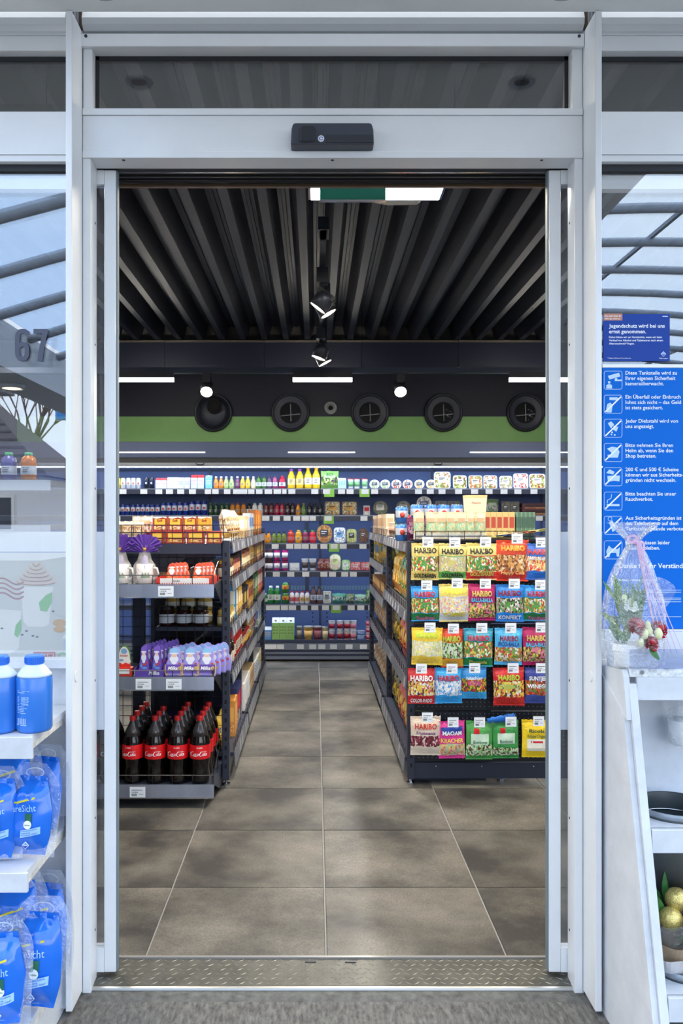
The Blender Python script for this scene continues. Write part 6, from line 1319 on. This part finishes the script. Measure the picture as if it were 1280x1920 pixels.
# drinks rack just inside that window
t = thing('window_rack', 'grey wall rack of bottles seen through the side window', 'shelving', (px(40, 3.5), 3.5, 0))
for z in (1.62, 1.43, 1.2): s = part('shelf', B(-.75, .13, -.02, .3, z-.02, z), SHELFM, t); part('price_rail', B(-.75, .13, -.03, -.0205, z-.045, z-.001), C((200, 204, 210), .4), s)
for x in (-.74, .12): part('post', B(x-.015, x+.015, .26, .3, 0, 1.75), POSTM, t)
part('base', B(-.75, .13, 0, .3, 0, 1.17), POSTM, t)
cl_ = (((60, 120, 190), 'blue'), ((120, 170, 70), 'lime'), ((60, 150, 90), 'green'), ((220, 190, 60), 'yellow'), ((180, 60, 60), 'red'), ((90, 90, 160), 'violet'), ((210, 120, 40), 'orange'))
for i in range(7):
    stamp(bottle(.19 if i < 5 else .12, .066, cl_[i][0], (90, 190, 130), (220, 226, 230), 0), 'drink_bottle', '%s bottle with green cap on the rack behind the side window' % cl_[i][1], 'bottle', (px(40, 3.5)-.5+.085*i, 3.56, 1.621), group='bottles behind the side window')
# ================================================================== rack with screenwash beside the entrance
RX = -.745
rk = thing('screenwash_rack', 'white wooden step rack with blue screenwash beside the door fin', 'rack', (0, 0, 0))
for z, yf, lh, nm in ((.885, 2.155, .053, 'board'), (.545, 2.125, .046, 'board'), (.14, 1.95, .1, 'board')):
    b = part('board', B(-1.5, RX, yf, 2.53, z-.02, z), WHITE2, rk)
    part('front_lip', B(-1.5, px(62, 2.15)-.0 if z > .8 else px(53, 2.12), yf-.012, yf-.0005, z-lh, z+.004), WHITE2, b, bevel=.002)
    part('edge_band', B(RX-.018, RX, yf, 2.53, z-.036, z-.0205), mat('worn_edge', (200, 198, 192), .6, var=.15, vscale=40), b)
part('back_panel', B(-1.5, RX, 2.532, 2.545, .02, 1.0), WHITE2, rk)
part('top_ledge', B(-1.5, RX, 2.49, 2.545, 1.005, 1.03), WHITE2, rk)
part('side_plinth', B(RX-.02, RX, 1.97, 2.53, 0, .103), WHITE2, rk)
part('far_side', B(-1.52, -1.5, 1.97, 2.53, 0, 1.0), WHITE2, rk)
JB = mat('jug_blue_liquid', (46, 116, 206), .25, coat=.3); JN = mat('jug_milky_plastic', (196, 212, 238), .35); JC = mat('jug_cap_blue', (40, 110, 210), .35)
def jug(x, d, lab, rot):
    t = thing('screenwash_bottle', lab, 'bottle', (px(x, d), d, .886), (0, 0, rot), 'screenwash bottles on the rack')
    r = .0475
    part('body', MB().lathe([(r*.92, 0), (r, .008), (r, .142), (r*.97, .146)], 28), JB, t, True)
    part('shoulder', MB().lathe([(r*.965, .1465), (r*.93, .152), (r*.72, .165), (r*.5, .176), (r*.47, .182)], 28), JN, t, True)
    c = part('cap', MB().lathe([(r*.5, .178), (r*.52, .179), (r*.52, .198), (r*.48, .2015), (0, .2015)], 28), JC, t)
    m_ = MB()
    for i in range(32):
        a = i*math.pi/16; m_.cyl((r*.525*math.cos(a), r*.525*math.sin(a), .181), (r*.525*math.cos(a), r*.525*math.sin(a), .196), .0012, n=4)
    part('cap_ribs', m_, JC, c)
    sf = lambda x_, z_: -math.sqrt(max(1e-6, (r+.0006)**2-x_*x_))
    m_ = MB()
    for i, (z, w_) in enumerate(((.112, .034), (.108, .02), (.096, .032), (.093, .033), (.09, .031), (.087, .033), (.084, .032), (.079, .03), (.076, .032), (.071, .02), (.067, .028), (.063, .02), (.059, .018), (.054, .024))):
        ribbon(m_, [(-.036, z), (-.036+w_*.5, z), (-.036+w_, z)], .0012, sf)
    for i in range(11): ribbon(m_, [(-.036+.0024*i, .024), (-.036+.0024*i, .040)], .0006+.0009*(i*7 % 3)/2, sf)
    ribbon(m_, [(-.038, .022), (-.024, .022), (-.010, .022)], .002, sf)
    part('small_print', m_, mat('jug_print', (176, 206, 240), .5), t)
jug(64.5, 2.235, 'blue screenwash bottle on the rack nearest the door fin', .1)
jug(-1, 2.225, 'blue screenwash bottle cut off at the picture edge', -.6)
SWB = mat('screenwash_bag_blue', (20, 104, 212), .15, coat=.5)
CLB = film('clear_bag_margin', (206, 220, 240), .80, .12, .10, 30)
def sbag(x, d, zb, lab, rot, k=1.0, seed=1, tilt=-.12):
    t = thing('screenwash_bag', lab, 'bag', (px(x, d), d, zb), (tilt, .03*math.sin(seed*2.1), rot), 'screenwash bags on the rack'); t.scale = (k, k, k)
    W_, H_ = .132, .215
    env, front = pillow(W_, H_, .075, seed)
    def shape(u, v):   # narrow shoulder at top, slanted foot
        w = W_*(.62+.38*min(1, (1-v)*2.2)) if v > .55 else W_
        return (u-.5)*w*(.86+.14*min(1, v*4))+(.012*(v-.5))
    m_ = MB()
    for s in (-1, 1):
        m_.grid(lambda u, v: (shape(u, v), (front((u-.5)*W_, v*H_) if s < 0 else .038*env((u-.5)*W_, v*H_)), .004+v*H_), 14, 16, s > 0)
    b = part('blue_pouch', m_, SWB, t, True)
    def mg(u, v):
        w = W_*1.2*(1 if v < .6 else 1-.55*((v-.6)/.4)**2.2)
        return ((u-.5)*w+.006*v, .006+.01*math.sin(v*5+u*2+seed), v*H_*1.18)
    part('clear_margin', MB().grid(mg, 12, 14), CLB, t, True)
    m_ = MB(); ribbon(m_, arc(.008, H_*1.06, .026, .013, 0, 360, 18), .0035, flat(.002)); part('handle_hole', m_, film('handle_rim', (216, 228, 242), .55), t)
    sf = lambda x_, z_: front(x_, z_)-.0045
    m_ = MB(); ribbon(m_, [(-.045, .150), (-.02, .152), (.03, .166)], .005, sf); part('yellow_line', m_, C((206, 196, 30), .4), b)
    m_ = MB(); add_text(m_, sf, 'KlareSicht', -.008, .128, .026, .084, .004, 0, 'c', .06); part('lettering', m_, C((150, 196, 240), .4), b)
    def panel(x0, x1, z0, z1, c, nm, sl=0):
        m = MB(); m.grid(lambda u, v: (x0+(x1-x0)*u, sf(x0+(x1-x0)*u, z0+(z1-z0)*v)-.0003, z0+(z1-z0)*v+sl*u), 6, 4); return part(nm, m, c, b)
    panel(.004, .024, .098, .124, C((26, 96, 70), .4), 'green_label'); m = MB(); disc(m, .014, .094, .0115, .0115, sf(.014, .094)-.0012, 18); part('round_seal', m, C((226, 234, 232), .4), b)
    m = MB(); add_text(m, lambda a, z: sf(.014, .094)-.0018, 'DEKRA', .014, .091, None, .016, .02); part('seal_lettering', m, C((26, 96, 70), .4), b)
    panel(-.006, .046, .058, .078, C((150, 192, 236), .4), 'pale_label', .010)
    m = MB()
    for i, s in enumerate(('Umweltfreundliche', 'Verpackung', '75% weniger Abfall*')): add_text(m, lambda a, z: sf(a, z)-.0012, s, -.003, .0735-.0058*i, .0056, None, .004, 0, 'l', .18)
    part('label_lettering', m, C((40, 90, 180), .4), b)
    diamond(b, .006, .036, .0105, sf(.006, .036)-.0012)
    m = MB(); add_text(m, lambda a, z: sf(a, z)-.0008, 'Alles super.', .006, .018, None, .034, .004, 0, 'c', .05); part('slogan_lettering', m, C((150, 196, 240), .4), b)
U, Lw = .553, .148
sbag(73, 2.40, U, 'blue screenwash bag at the back of the upper bag shelf beside the fin', -.2, .95, 1)
sbag(12, 2.33, U, 'blue screenwash bag standing behind on the upper bag shelf', .1, 1.16, 2)
sbag(52, 2.215, U, 'blue screenwash bag in front on the upper bag shelf with whole label', -.12, .95, 3)
sbag(-14, 2.19, U, 'blue screenwash bag at the picture edge of the upper bag shelf', .1, .95, 4)
sbag(80, 2.40, Lw, 'blue screenwash bag at the back of the lowest shelf beside the fin', -.25, 1.1, 5)
sbag(22, 2.36, Lw, 'blue screenwash bag standing behind on the lowest shelf', .1, 1.2, 6)
sbag(62, 2.21, Lw, 'blue screenwash bag in front on the lowest shelf with whole label', -.12, 1.12, 7)
sbag(-4, 2.13, Lw, 'blue screenwash bag at the picture edge of the lowest shelf', .1, 1.05, 8)
# ================================================================== flower stand beside the entrance
LX = .848
fs = thing('flower_stand', 'white sloping flower stand with bucket holes under the blue poster', 'stand', (0, 0, 0))
def yf(z): return 2.027+.2626*z
part('side_panel', MB().prism([(2.46, 0), (2.46, 1.0), (yf(.98)+.02, .93), (yf(.93), .90), (yf(0), 0)], 'x', LX, LX+.016), WHITE2, fs)
part('side_cap', MB().prism([(2.46, 1.02), (2.46, .955), (yf(.9)-.004, .905), (yf(1.03)-.01, 1.02), (yf(1.04), 1.036)], 'x', LX+.004, LX+.02), WHITE2, fs)
part('slanted_edge', MB().prism([(yf(1.0)-.008, 1.0), (yf(1.0)+.012, 1.0), (yf(0)+.012, 0), (yf(0)-.008, 0)], 'x', LX+.0165, LX+.038), WHITE2, fs)
part('back_panel', B(LX+.03, 1.7, 2.469, 2.482, .02, 1.02), WHITE2, fs)
part('top_board', B(LX+.022, 1.7, yf(1.04), 2.468, 1.022, 1.04), WHITE2, fs)
part('top_front', B(LX+.022, 1.7, yf(1.04)-.012, yf(1.04)-.0005, 1.018, 1.041), mat('chipped_edge', (206, 208, 208), .6, var=.18, vscale=60), fs)
part('top_apron', B(LX+.04, 1.7, yf(.97), yf(.97)+.014, .955, 1.0175), WHITE2, fs)
part('clear_guard', B(LX+.02, 1.7, yf(1.04)-.017, yf(1.04)-.0145, 1.04, 1.095), glass('acrylic_guard', .05, (236, 240, 250)), fs)
part('screw', MB().cyl((LX+.055, yf(1.04)-.016, 1.031), (LX+.055, yf(1.04)-.0125, 1.031), .006, n=8), CHROME, fs)
def board_with_hole(z, cx, cy, r, x0, x1, y0, y1):
    m = MB(); n = 32; inn = []; out = []
    angs = sorted([2*math.pi*i/n for i in range(n)]+[math.atan2(b-cy, a-cx) % (2*math.pi) for a in (x0, x1) for b in (y0, y1)]); n = len(angs)
    for a in angs:
        c, s = math.cos(a), math.sin(a)
        inn.append((cx+r*c, cy+r*s, z))
        k = min((x1-cx)/c if c > 1e-6 else 9e9, (x0-cx)/c if c < -1e-6 else 9e9, (y1-cy)/s if s > 1e-6 else 9e9, (y0-cy)/s if s < -1e-6 else 9e9)
        out.append((cx+k*c, cy+k*s, z))
    lo = [(a, b, z-.016) for a, b, _ in inn]
    m.add(inn+out+lo, [(i, n+i, n+(i+1) % n, (i+1) % n) for i in range(n)]+[(i, (i+1) % n, 2*n+(i+1) % n, 2*n+i) for i in range(n)])
    return m
ZINC = mat('zinc_bucket', (150, 158, 168), .4, .5, var=.1, vscale=12); ZIN = mat('bucket_inside', (44, 54, 58), .35)
def bucket(cx, cy, z, r, h, lab, fill=False):
    t = thing('flower_bucket', lab, 'bucket', (cx, cy, z), group='zinc flower buckets')
    part('wall', MB().lathe([(r*.74, -h+.03), (r*.76, -h), (r*.97, 0), (r*1.03, .003), (r*1.04, .014), (r*1.0, .018)], 32), ZINC, t, True)
    part('inside', MB().lathe([(r*.98, .016), (r*.94, 0), (r*.88, -.05), (r*.82, -.09), (0, -.09)], 32, bot=False), ZIN, t, True)
    part('rim_ring', MB().tube([(r*.9*math.cos(i*math.pi/16), r*.9*math.sin(i*math.pi/16), -.03) for i in range(32)], .003, 5, True), CHROME, t, True)
y2 = yf(.635)
for z, cx, nm in ((.635, px(1276, 2.28), 'upper'), (.25, px(1296, 2.2), 'lower')):
    yfr = yf(z); cy = yfr+.128 if z > .5 else yfr+.14
    b = part('board', board_with_hole(z, cx, cy, .105, LX+.04, 1.32, yfr+.001, 2.468), mat('stand_board', (206, 210, 216), .5, var=.06, vscale=20), fs)
    part('board_front', B(LX+.04, 1.7, yfr-.014, yfr, z-.062, z), WHITE2, b, bevel=.002)
    part('board_extension', B(1.321, 1.7, yfr+.001, 2.468, z-.016, z), WHITE2, b)
    bucket(cx, cy, z+.004, .104, .25, 'empty zinc bucket with dark inside in the upper stand board' if z > .5 else 'zinc bucket under the wrapped bouquet with gold balls')
# bouquet with gold balls in the lower bucket
BX, BY, BZ = px(1276, 2.17), 2.225, .275
bq = thing('wrapped_bouquet', 'bouquet with gold glitter balls and green leaves in brown paper', 'bouquet', (BX, BY, BZ))
def paper(rb, rt, h, wob, z0=0.0, tilt=.4, nfold=7):
    def f(u, v):
        a = u*2*math.pi; r = rb+(rt-rb)*v**.8+wob*v*math.sin(a*nfold+2*v)
        return (r*math.cos(a), r*math.sin(a)*.9-v*tilt*.05, z0+v*h*(1+.25*math.sin(a+.6)))
    return MB().grid(f, 56, 8)
part('brown_paper', paper(.05, .102, .13, .008, -.02), mat('kraft_paper', (168, 148, 122), .75, var=.08, vscale=12), bq)
part('white_tissue', paper(.055, .106, .10, .007, -.03, .4, 9), film('tissue', (226, 224, 226), .15, .5), bq)
part('cellophane', paper(.06, .1, .2, .008, -.02, .4, 6), film('clear_wrap', (226, 232, 240), .9, .05, .10, 30), bq)
def glitter():
    if 'gold_glitter' in MC: return MC['gold_glitter']
    m, n, bs = newmat('gold_glitter'); L = n.links.new
    tcx = n.nodes.new('ShaderNodeTexCoord'); v = n.nodes.new('ShaderNodeTexVoronoi'); v.inputs['Scale'].default_value = 1100; L(tcx.outputs['Object'], v.inputs['Vector'])
    r = n.nodes.new('ShaderNodeValToRGB'); r.color_ramp.elements[0].color = lin((120, 96, 30)); r.color_ramp.elements[1].color = lin((250, 232, 150)); s = n.nodes.new('ShaderNodeSeparateColor'); L(v.outputs['Color'], s.inputs[0]); L(s.outputs[0], r.inputs[0]); L(r.outputs[0], bs.inputs['Base Color'])
    bs.inputs['Metallic'].default_value = .6; bs.inputs['Roughness'].default_value = .35; MC['gold_glitter'] = m
    return m
def leafmesh(L_, W_, bend, fold=.25):
    def f(u, v):
        w = W_*math.sin(math.pi*min(1, v*.96+.02))**.8*(1-.25*v); x = (u-.5)*w
        return (x, -abs(x)*fold+bend*v*v*L_, v*L_)
    return MB().grid(f, 4, 8)
LEAF = mat('leaf_green', (52, 104, 50), .35, var=.2, vscale=20); LEAF2 = mat('leaf_light', (96, 136, 60), .4, var=.15, vscale=20)
for i, (x, y, z, rx, ry, rz, l, wd, m) in enumerate(((-.045, -.02, .10, -.3, -.25, .3, .09, .05, LEAF), (-.0, .03, .13, -.15, .12, 0, .12, .055, LEAF), (.05, .03, .12, -.2, .35, -.2, .11, .055, LEAF), (-.02, -.06, .085, -1.15, .55, .7, .12, .062, LEAF2), (-.05, -.02, .08, -.6, -.15, .8, .08, .045, LEAF), (.0, -.05, .075, -1.3, .2, .4, .11, .05, LEAF2), (.045, .0, .12, -.5, .6, -.2, .1, .05, LEAF), (-.02, -.05, .06, -1.2, .1, .3, .06, .04, LEAF), (.06, -.04, .08, -1.1, .6, -.4, .1, .05, LEAF), (-.03, .03, .11, -.3, -.3, .0, .09, .05, LEAF))):
    part('leaf', leafmesh(l, wd, .25), m, bq, True, loc=(x, y, z), rot=(-rx, ry, rz))
for x, y, z in ((-.022, -.045, .125), (.005, -.02, .165), (.055, -.04, .15)): part('glitter_ball', MB().ball((x, y, z), .031, 20, 14), glitter(), bq, True)
def petals(n, r0, r1, cup_, z):
    m = MB()
    for i in range(n):
        a = i*2.399; k = .4+.6*i/n
        def f(u, v):
            aa = a+(u-.5)*1.0*(1-.2*v); r = (r0+(r1-r0)*v)*k
            return (r*math.cos(aa), r*math.sin(aa), z+cup_*(v**1.2)*(1.3-k)+.004*math.sin(u*12)*v)
        m.grid(f, 4, 3)
    return m
part('cream_flower', petals(18, .004, .04, .03, 0), mat('cream_petal', (230, 206, 176), .6, var=.06, vscale=30), bq, loc=(.035, -.075, .115), rot=(1.0, 0, .2))
part('flower_heart', MB().ball((.035, -.085, .118), .012, 10, 6), C((214, 180, 90), .6), bq, True)
# plastic bag of a pot on the middle board
t = thing('wrapped_pot', 'white pot in crinkled clear plastic at the back of the upper stand board', 'pot', (px(1292, 2.36), 2.409, .80))
part('pot', MB().lathe([(.03, 0), (.034, .004), (.04, .07), (.038, .072), (0, .066)], 24), mat('white_ceramic', (226, 228, 230), .3), t, True)
part('plastic_wrap', MB().grid(lambda u, v: ((.036+.02*v+.005*math.sin(u*44+v*4))*math.cos(u*6.2832), (.036+.015*v+.004*math.sin(u*50))*math.sin(u*6.2832), -.002+.12*v), 40, 8), film('bouquet_wrap', (232, 240, 248), .90, .05, .13, 38), t)
part('hanger_clip', B(-.004, .004, .03, .058, .04, .06), CHROME, t)
# bouquet under cellophane on top of the stand
GX, GY, GZ = px(1183, 2.34), 2.335, 1.041
gb = thing('gift_bouquet', 'white pot of red roses wrapped in clear cellophane with pink ribbon', 'bouquet', (GX, GY, GZ)); gb.scale = (1.0, 1.0, 1.1)
part('pot', MB().lathe([(.045, 0), (.048, .003), (.053, .056), (.051, .058), (.049, .05), (0, .05)], 28, sy=.75), mat('white_ceramic', (226, 228, 230), .3), gb, True)
part('pot_band', MB().lathe([(.0515, .036), (.0535, .037), (.054, .042), (.052, .043)], 28, sy=.75), mat('white_ceramic', (226, 228, 230), .3), gb, True)
ROSE = mat('rose_red', (176, 24, 40), .5, var=.15, vscale=40)
for x, y, z, k in ((-.007, -.04, .098, 1.0), (.058, -.028, .09, .95), (.03, -.045, .058, .85)):
    r_ = part('rose', petals(26, .002, .030*k, .034*k, 0), ROSE, gb, loc=(x, y, z), rot=(.9, 0, .3))
    part('rose_heart', MB().ball((0, 0, .016), .010*k, 10, 6), ROSE, r_, True)
CRB = mat('cream_bud', (222, 226, 176), .5)
for x, y, z, k in ((.024, -.05, .108, 1), (.028, -.052, .094, 1), (.014, -.055, .088, 1.1), (.004, -.055, .066, .9), (.052, -.055, .088, 1.2), (-.033, -.03, .175, .9)):
    part('flower_bud', MB().ball((x, y, z), .0095*k, 10, 7, 1.35), CRB, gb, True)
part('white_flower', petals(14, .003, .024, .016, 0), mat('white_petal', (228, 232, 224), .6), gb, loc=(-.018, -.035, .155), rot=(1.0, 0, 0))
for i in range(58):
    a = R.uniform(0, 6.28); l = R.uniform(.035, .07); x, y, z = .03*math.cos(a)-.014, .02*math.sin(a)-.018, R.uniform(.05, .17)
    part('leaf', leafmesh(l, R.uniform(.009, .02), R.uniform(-.2, .4)), LEAF if i % 3 else LEAF2, gb, True, loc=(x, y, z), rot=(R.uniform(-.9, .3), R.uniform(-.7, .5), R.uniform(-1, 1)))
part('leaf', leafmesh(.05, .03, .2), LEAF, gb, True, loc=(.036, -.05, .06), rot=(2.5, .2, .3)); part('leaf', leafmesh(.11, .032, .1), LEAF2, gb, True, loc=(-.04, -.02, .125), rot=(-.1, -.05, .2))
for i in range(14):
    a = R.uniform(-1, 1); pts = [(-.01+.02*a, -.02, .10), (-.012+.035*a, -.03+.01*R.uniform(-1, 1), .16), (-.014+.045*a+R.uniform(-.01, .01), -.03, .19+R.uniform(0, .04))]
    m_ = MB().tube(pts, .0009, 4); q = Vector(pts[2]); p0 = Vector(pts[1])
    for j in range(5):
        c = p0.lerp(q, j/4); m_.ball((c.x+R.uniform(-.006, .006), c.y-.003, c.z+R.uniform(-.004, .004)), .0022, 6, 4)
    part('filler_sprig', m_, LEAF2, gb)
def cello(u, v):
    a = u*2*math.pi; z = v
    if v < .72:
        t_ = v/.72; r = .064*(1-t_**2.3)+.008+.012*math.sin(math.pi*t_)
        zz = .003+t_*.315
    else:
        t_ = (v-.72)/.28; r = .008+.05*t_; zz = .318+t_*.05
    fold = (.004+.006*v)*math.sin(a*11+v*6)+.003*math.sin(a*23-v*9)
    return ((r*1.12+fold)*math.cos(a)+.004, (r*.85+fold)*math.sin(a), zz)
part('cellophane', MB().grid(cello, 72, 20), film('bouquet_wrap', (232, 240, 248), .90, .05, .13, 38), gb, True)
def flare(u, v): return (.062+.05*v*math.cos(2.6*u-1.0), -.02+.012*math.sin(9*u), .175+.052*v*math.sin(2.6*u-1.0)*.8+.012*v)
part('cellophane_tail', MB().grid(flare, 18, 4), film('bouquet_wrap', (232, 240, 248), .90, .05, .13, 38), gb)
PINK = mat('pink_ribbon', (214, 176, 206), .3)
part('ribbon_knot', MB().ball((.004, -.014, .318), .009, 10, 6), PINK, gb, True)
for k in range(5):
    m_ = MB(); pts = [(.004+.012*k*.3*t_+.062*t_**1.5+.01*k*t_*t_, .318-.16*t_-.12*t_**2.2) for t_ in [i/12 for i in range(13)]]
    ribbon(m_, pts, .0022 if k else .006, flat(-.03-.006*k)); part('ribbon_strand', m_, PINK, gb)
m_ = MB(); ribbon(m_, arc(-.006, .325, .014, .009, 0, 360, 12), .006, flat(-.022)); ribbon(m_, arc(.018, .305, .008, .014, 0, 360, 12), .006, flat(-.022)); part('ribbon_loop', m_, PINK, gb)
# ================================================================== forecourt behind the viewer (seen mirrored in the glass)
ALU = mat('canopy_grey_steel', (150, 156, 164), .5)
fc = thing('forecourt_canopy', 'grey barrel-vaulted forecourt canopy mirrored in the side windows', 'canopy', (0, 0, 0))
AX, AZ, HX, RISE = 5.5, 6.0, 10.2, 1.6
def vz(x): return AZ-RISE*((x-AX)/HX)**2
for k in range(14):
    y = -.9-1.5*k
    pts = [(AX-HX+2*HX*i/32, y, vz(AX-HX+2*HX*i/32)) for i in range(33)]
    part('arch_rib', MB().tube(pts, .075, 6), ALU, fc, True)
for x in (-2.2, 1.6, 5.5, 9.4, 13.2): part('purlin', B(x-.03, x+.03, -20.6, -.8, vz(x)+.05, vz(x)+.11), ALU, fc)
part('roof_skin', MB().grid(lambda u, v: (AX-HX+2*HX*u, -.6-20.2*v, vz(AX-HX+2*HX*u)+.12), 32, 1), glass('polycarbonate', .04, (206, 226, 250)), fc)
GB = mat('canopy_beam_white', (196, 200, 206), .5)
for x in (AX-HX-.35, AX+HX+.35): part('edge_beam', B(x-.45, x+.35, -20.9, -.6, 3.75, 4.45), GB, fc)
for x in (AX-HX-.35, AX+HX+.35):
    for y in (-3.0, -20.2): part('column', B(x-.15, x+.15, y-.15, y+.15, 0, 3.75), GB, fc)
SLAT = mat('soffit_slats', (176, 180, 184), .5)
sl = thing('slatted_canopy', 'pale slatted soffit of the side canopy mirrored in the window', 'canopy', (0, 0, 0))
for i in range(15): part('slat', B(-13, -5.55, -1.2-.6*i-.5, -1.2-.6*i, 3.72, 3.78), SLAT, sl)
part('edge_fascia', B(-13, -12.8, -10.6, -1, 3.7, 4.3), GB, sl)
for y in (-3, -10): part('column', B(-12.6, -12.3, y-.15, y+.15, 0, 3.71), GB, sl)
for i, (x, y) in enumerate(((-5.2, -9.0), (-5.2, -6.2))):
    t = thing('canopy_downlight', 'bright canopy lamp mirrored near the house number, %s one' % ('farther', 'nearer')[i], 'lamp', (x, y, 3.70))
    part('lens', MB().lathe([(0, -.012), (.16, -.01)], 20), emis('canopy_lamp_glow', (255, 240, 214), 6), t); part('ring', MB().lathe([(.16, -.01), (.2, -.016), (.21, .049)], 20), GB, t, True)
# house, hedge trees and blue totem across the road
hs = thing('house', 'white house with dark hipped roof mirrored in the side window', 'house', (-14.3, -26.5, 0))
part('wall', B(-4.8, 4.7, -2.8, 2.8, 0, 3.0), mat('render_white', (222, 224, 228), .8), hs)
ROOF = mat('dark_roof_tiles', (92, 92, 100), .8, var=.1, vscale=6)
part('roof', MB().add([(-5.2, -3.2, 2.95), (5.1, -3.2, 2.95), (5.1, 3.2, 2.95), (-5.2, 3.2, 2.95), (-1.2, 0, 6.6), (1.2, 0, 6.6)], [(0, 1, 5, 4), (1, 2, 5), (2, 3, 4, 5), (3, 0, 4), (3, 2, 1, 0)]), ROOF, hs)
for i in range(12):
    t_ = (i+.5)/12; z = 2.95+3.65*t_; y = 3.2*(1-t_); part('tile_course', B(-5.2+4*t_, 5.1-3.9*t_, y-.02, y+.06, z-.04, z+.03), ROOF, hs)
for x in (-3, 0, 3.2):
    w_ = part('window', B(x-.6, x+.6, 2.8, 2.86, 1.0, 2.3), WHITE, hs); part('pane', B(x-.5, x+.5, 2.861, 2.87, 1.1, 2.2), mat('dark_pane', (40, 46, 60), .1), w_)
BARK = mat('bark', (110, 100, 92), .9)
def bare_tree(x, y, h, lab, seed):
    t = thing('bare_tree', lab, 'tree', (x, y, 0), group='bare trees across the road'); rr = random.Random(seed)
    part('trunk', MB().cyl((0, 0, 0), (0, 0, h*.3), .22, .15, 8), BARK, t)
    m = MB()
    def br(p, d, l, r, k):
        q = p+d*l; m.cyl(p, q, r, r*.65, 4, False)
        if k == 0: return
        for _ in range(3 if k > 1 else 4):
            nd = (d+Vector((rr.uniform(-.6, .6), rr.uniform(-.6, .6), rr.uniform(0, .5)))).normalized(); br(q, nd, l*rr.uniform(.6, .85), r*.6, k-1)
    for i in range(4): br(Vector((0, 0, h*.3)), Vector((rr.uniform(-.5, .5), rr.uniform(-.5, .5), 1)).normalized(), h*.22, .1, 4)
    part('branches', m, BARK, t)
for i, (x, y, h) in enumerate(((-14.5, -36, 10), (-9.4, -33, 8.5), (-6.6, -36, 6.5), (-4.0, -41, 8), (-21, -37, 12))):
    bare_tree(x, y, h, 'leafless tree %s mirrored in the side window' % ('rising behind the house ridge', 'beside the house gable', 'low and bushy beyond the house', 'farthest along the road', 'tallest behind the house')[i], i)
tt = thing('price_totem', 'tall blue totem sign mirrored at the edge of the side window', 'sign', (-6.25, -15.2, 0))
part('panel', B(-.12, .62, -.12, .12, 3.9, 4.65), mat('totem_blue', (40, 140, 226), .35), tt); part('pole', B(.42, .6, -.1, .1, 0, 3.899), GB, tt)
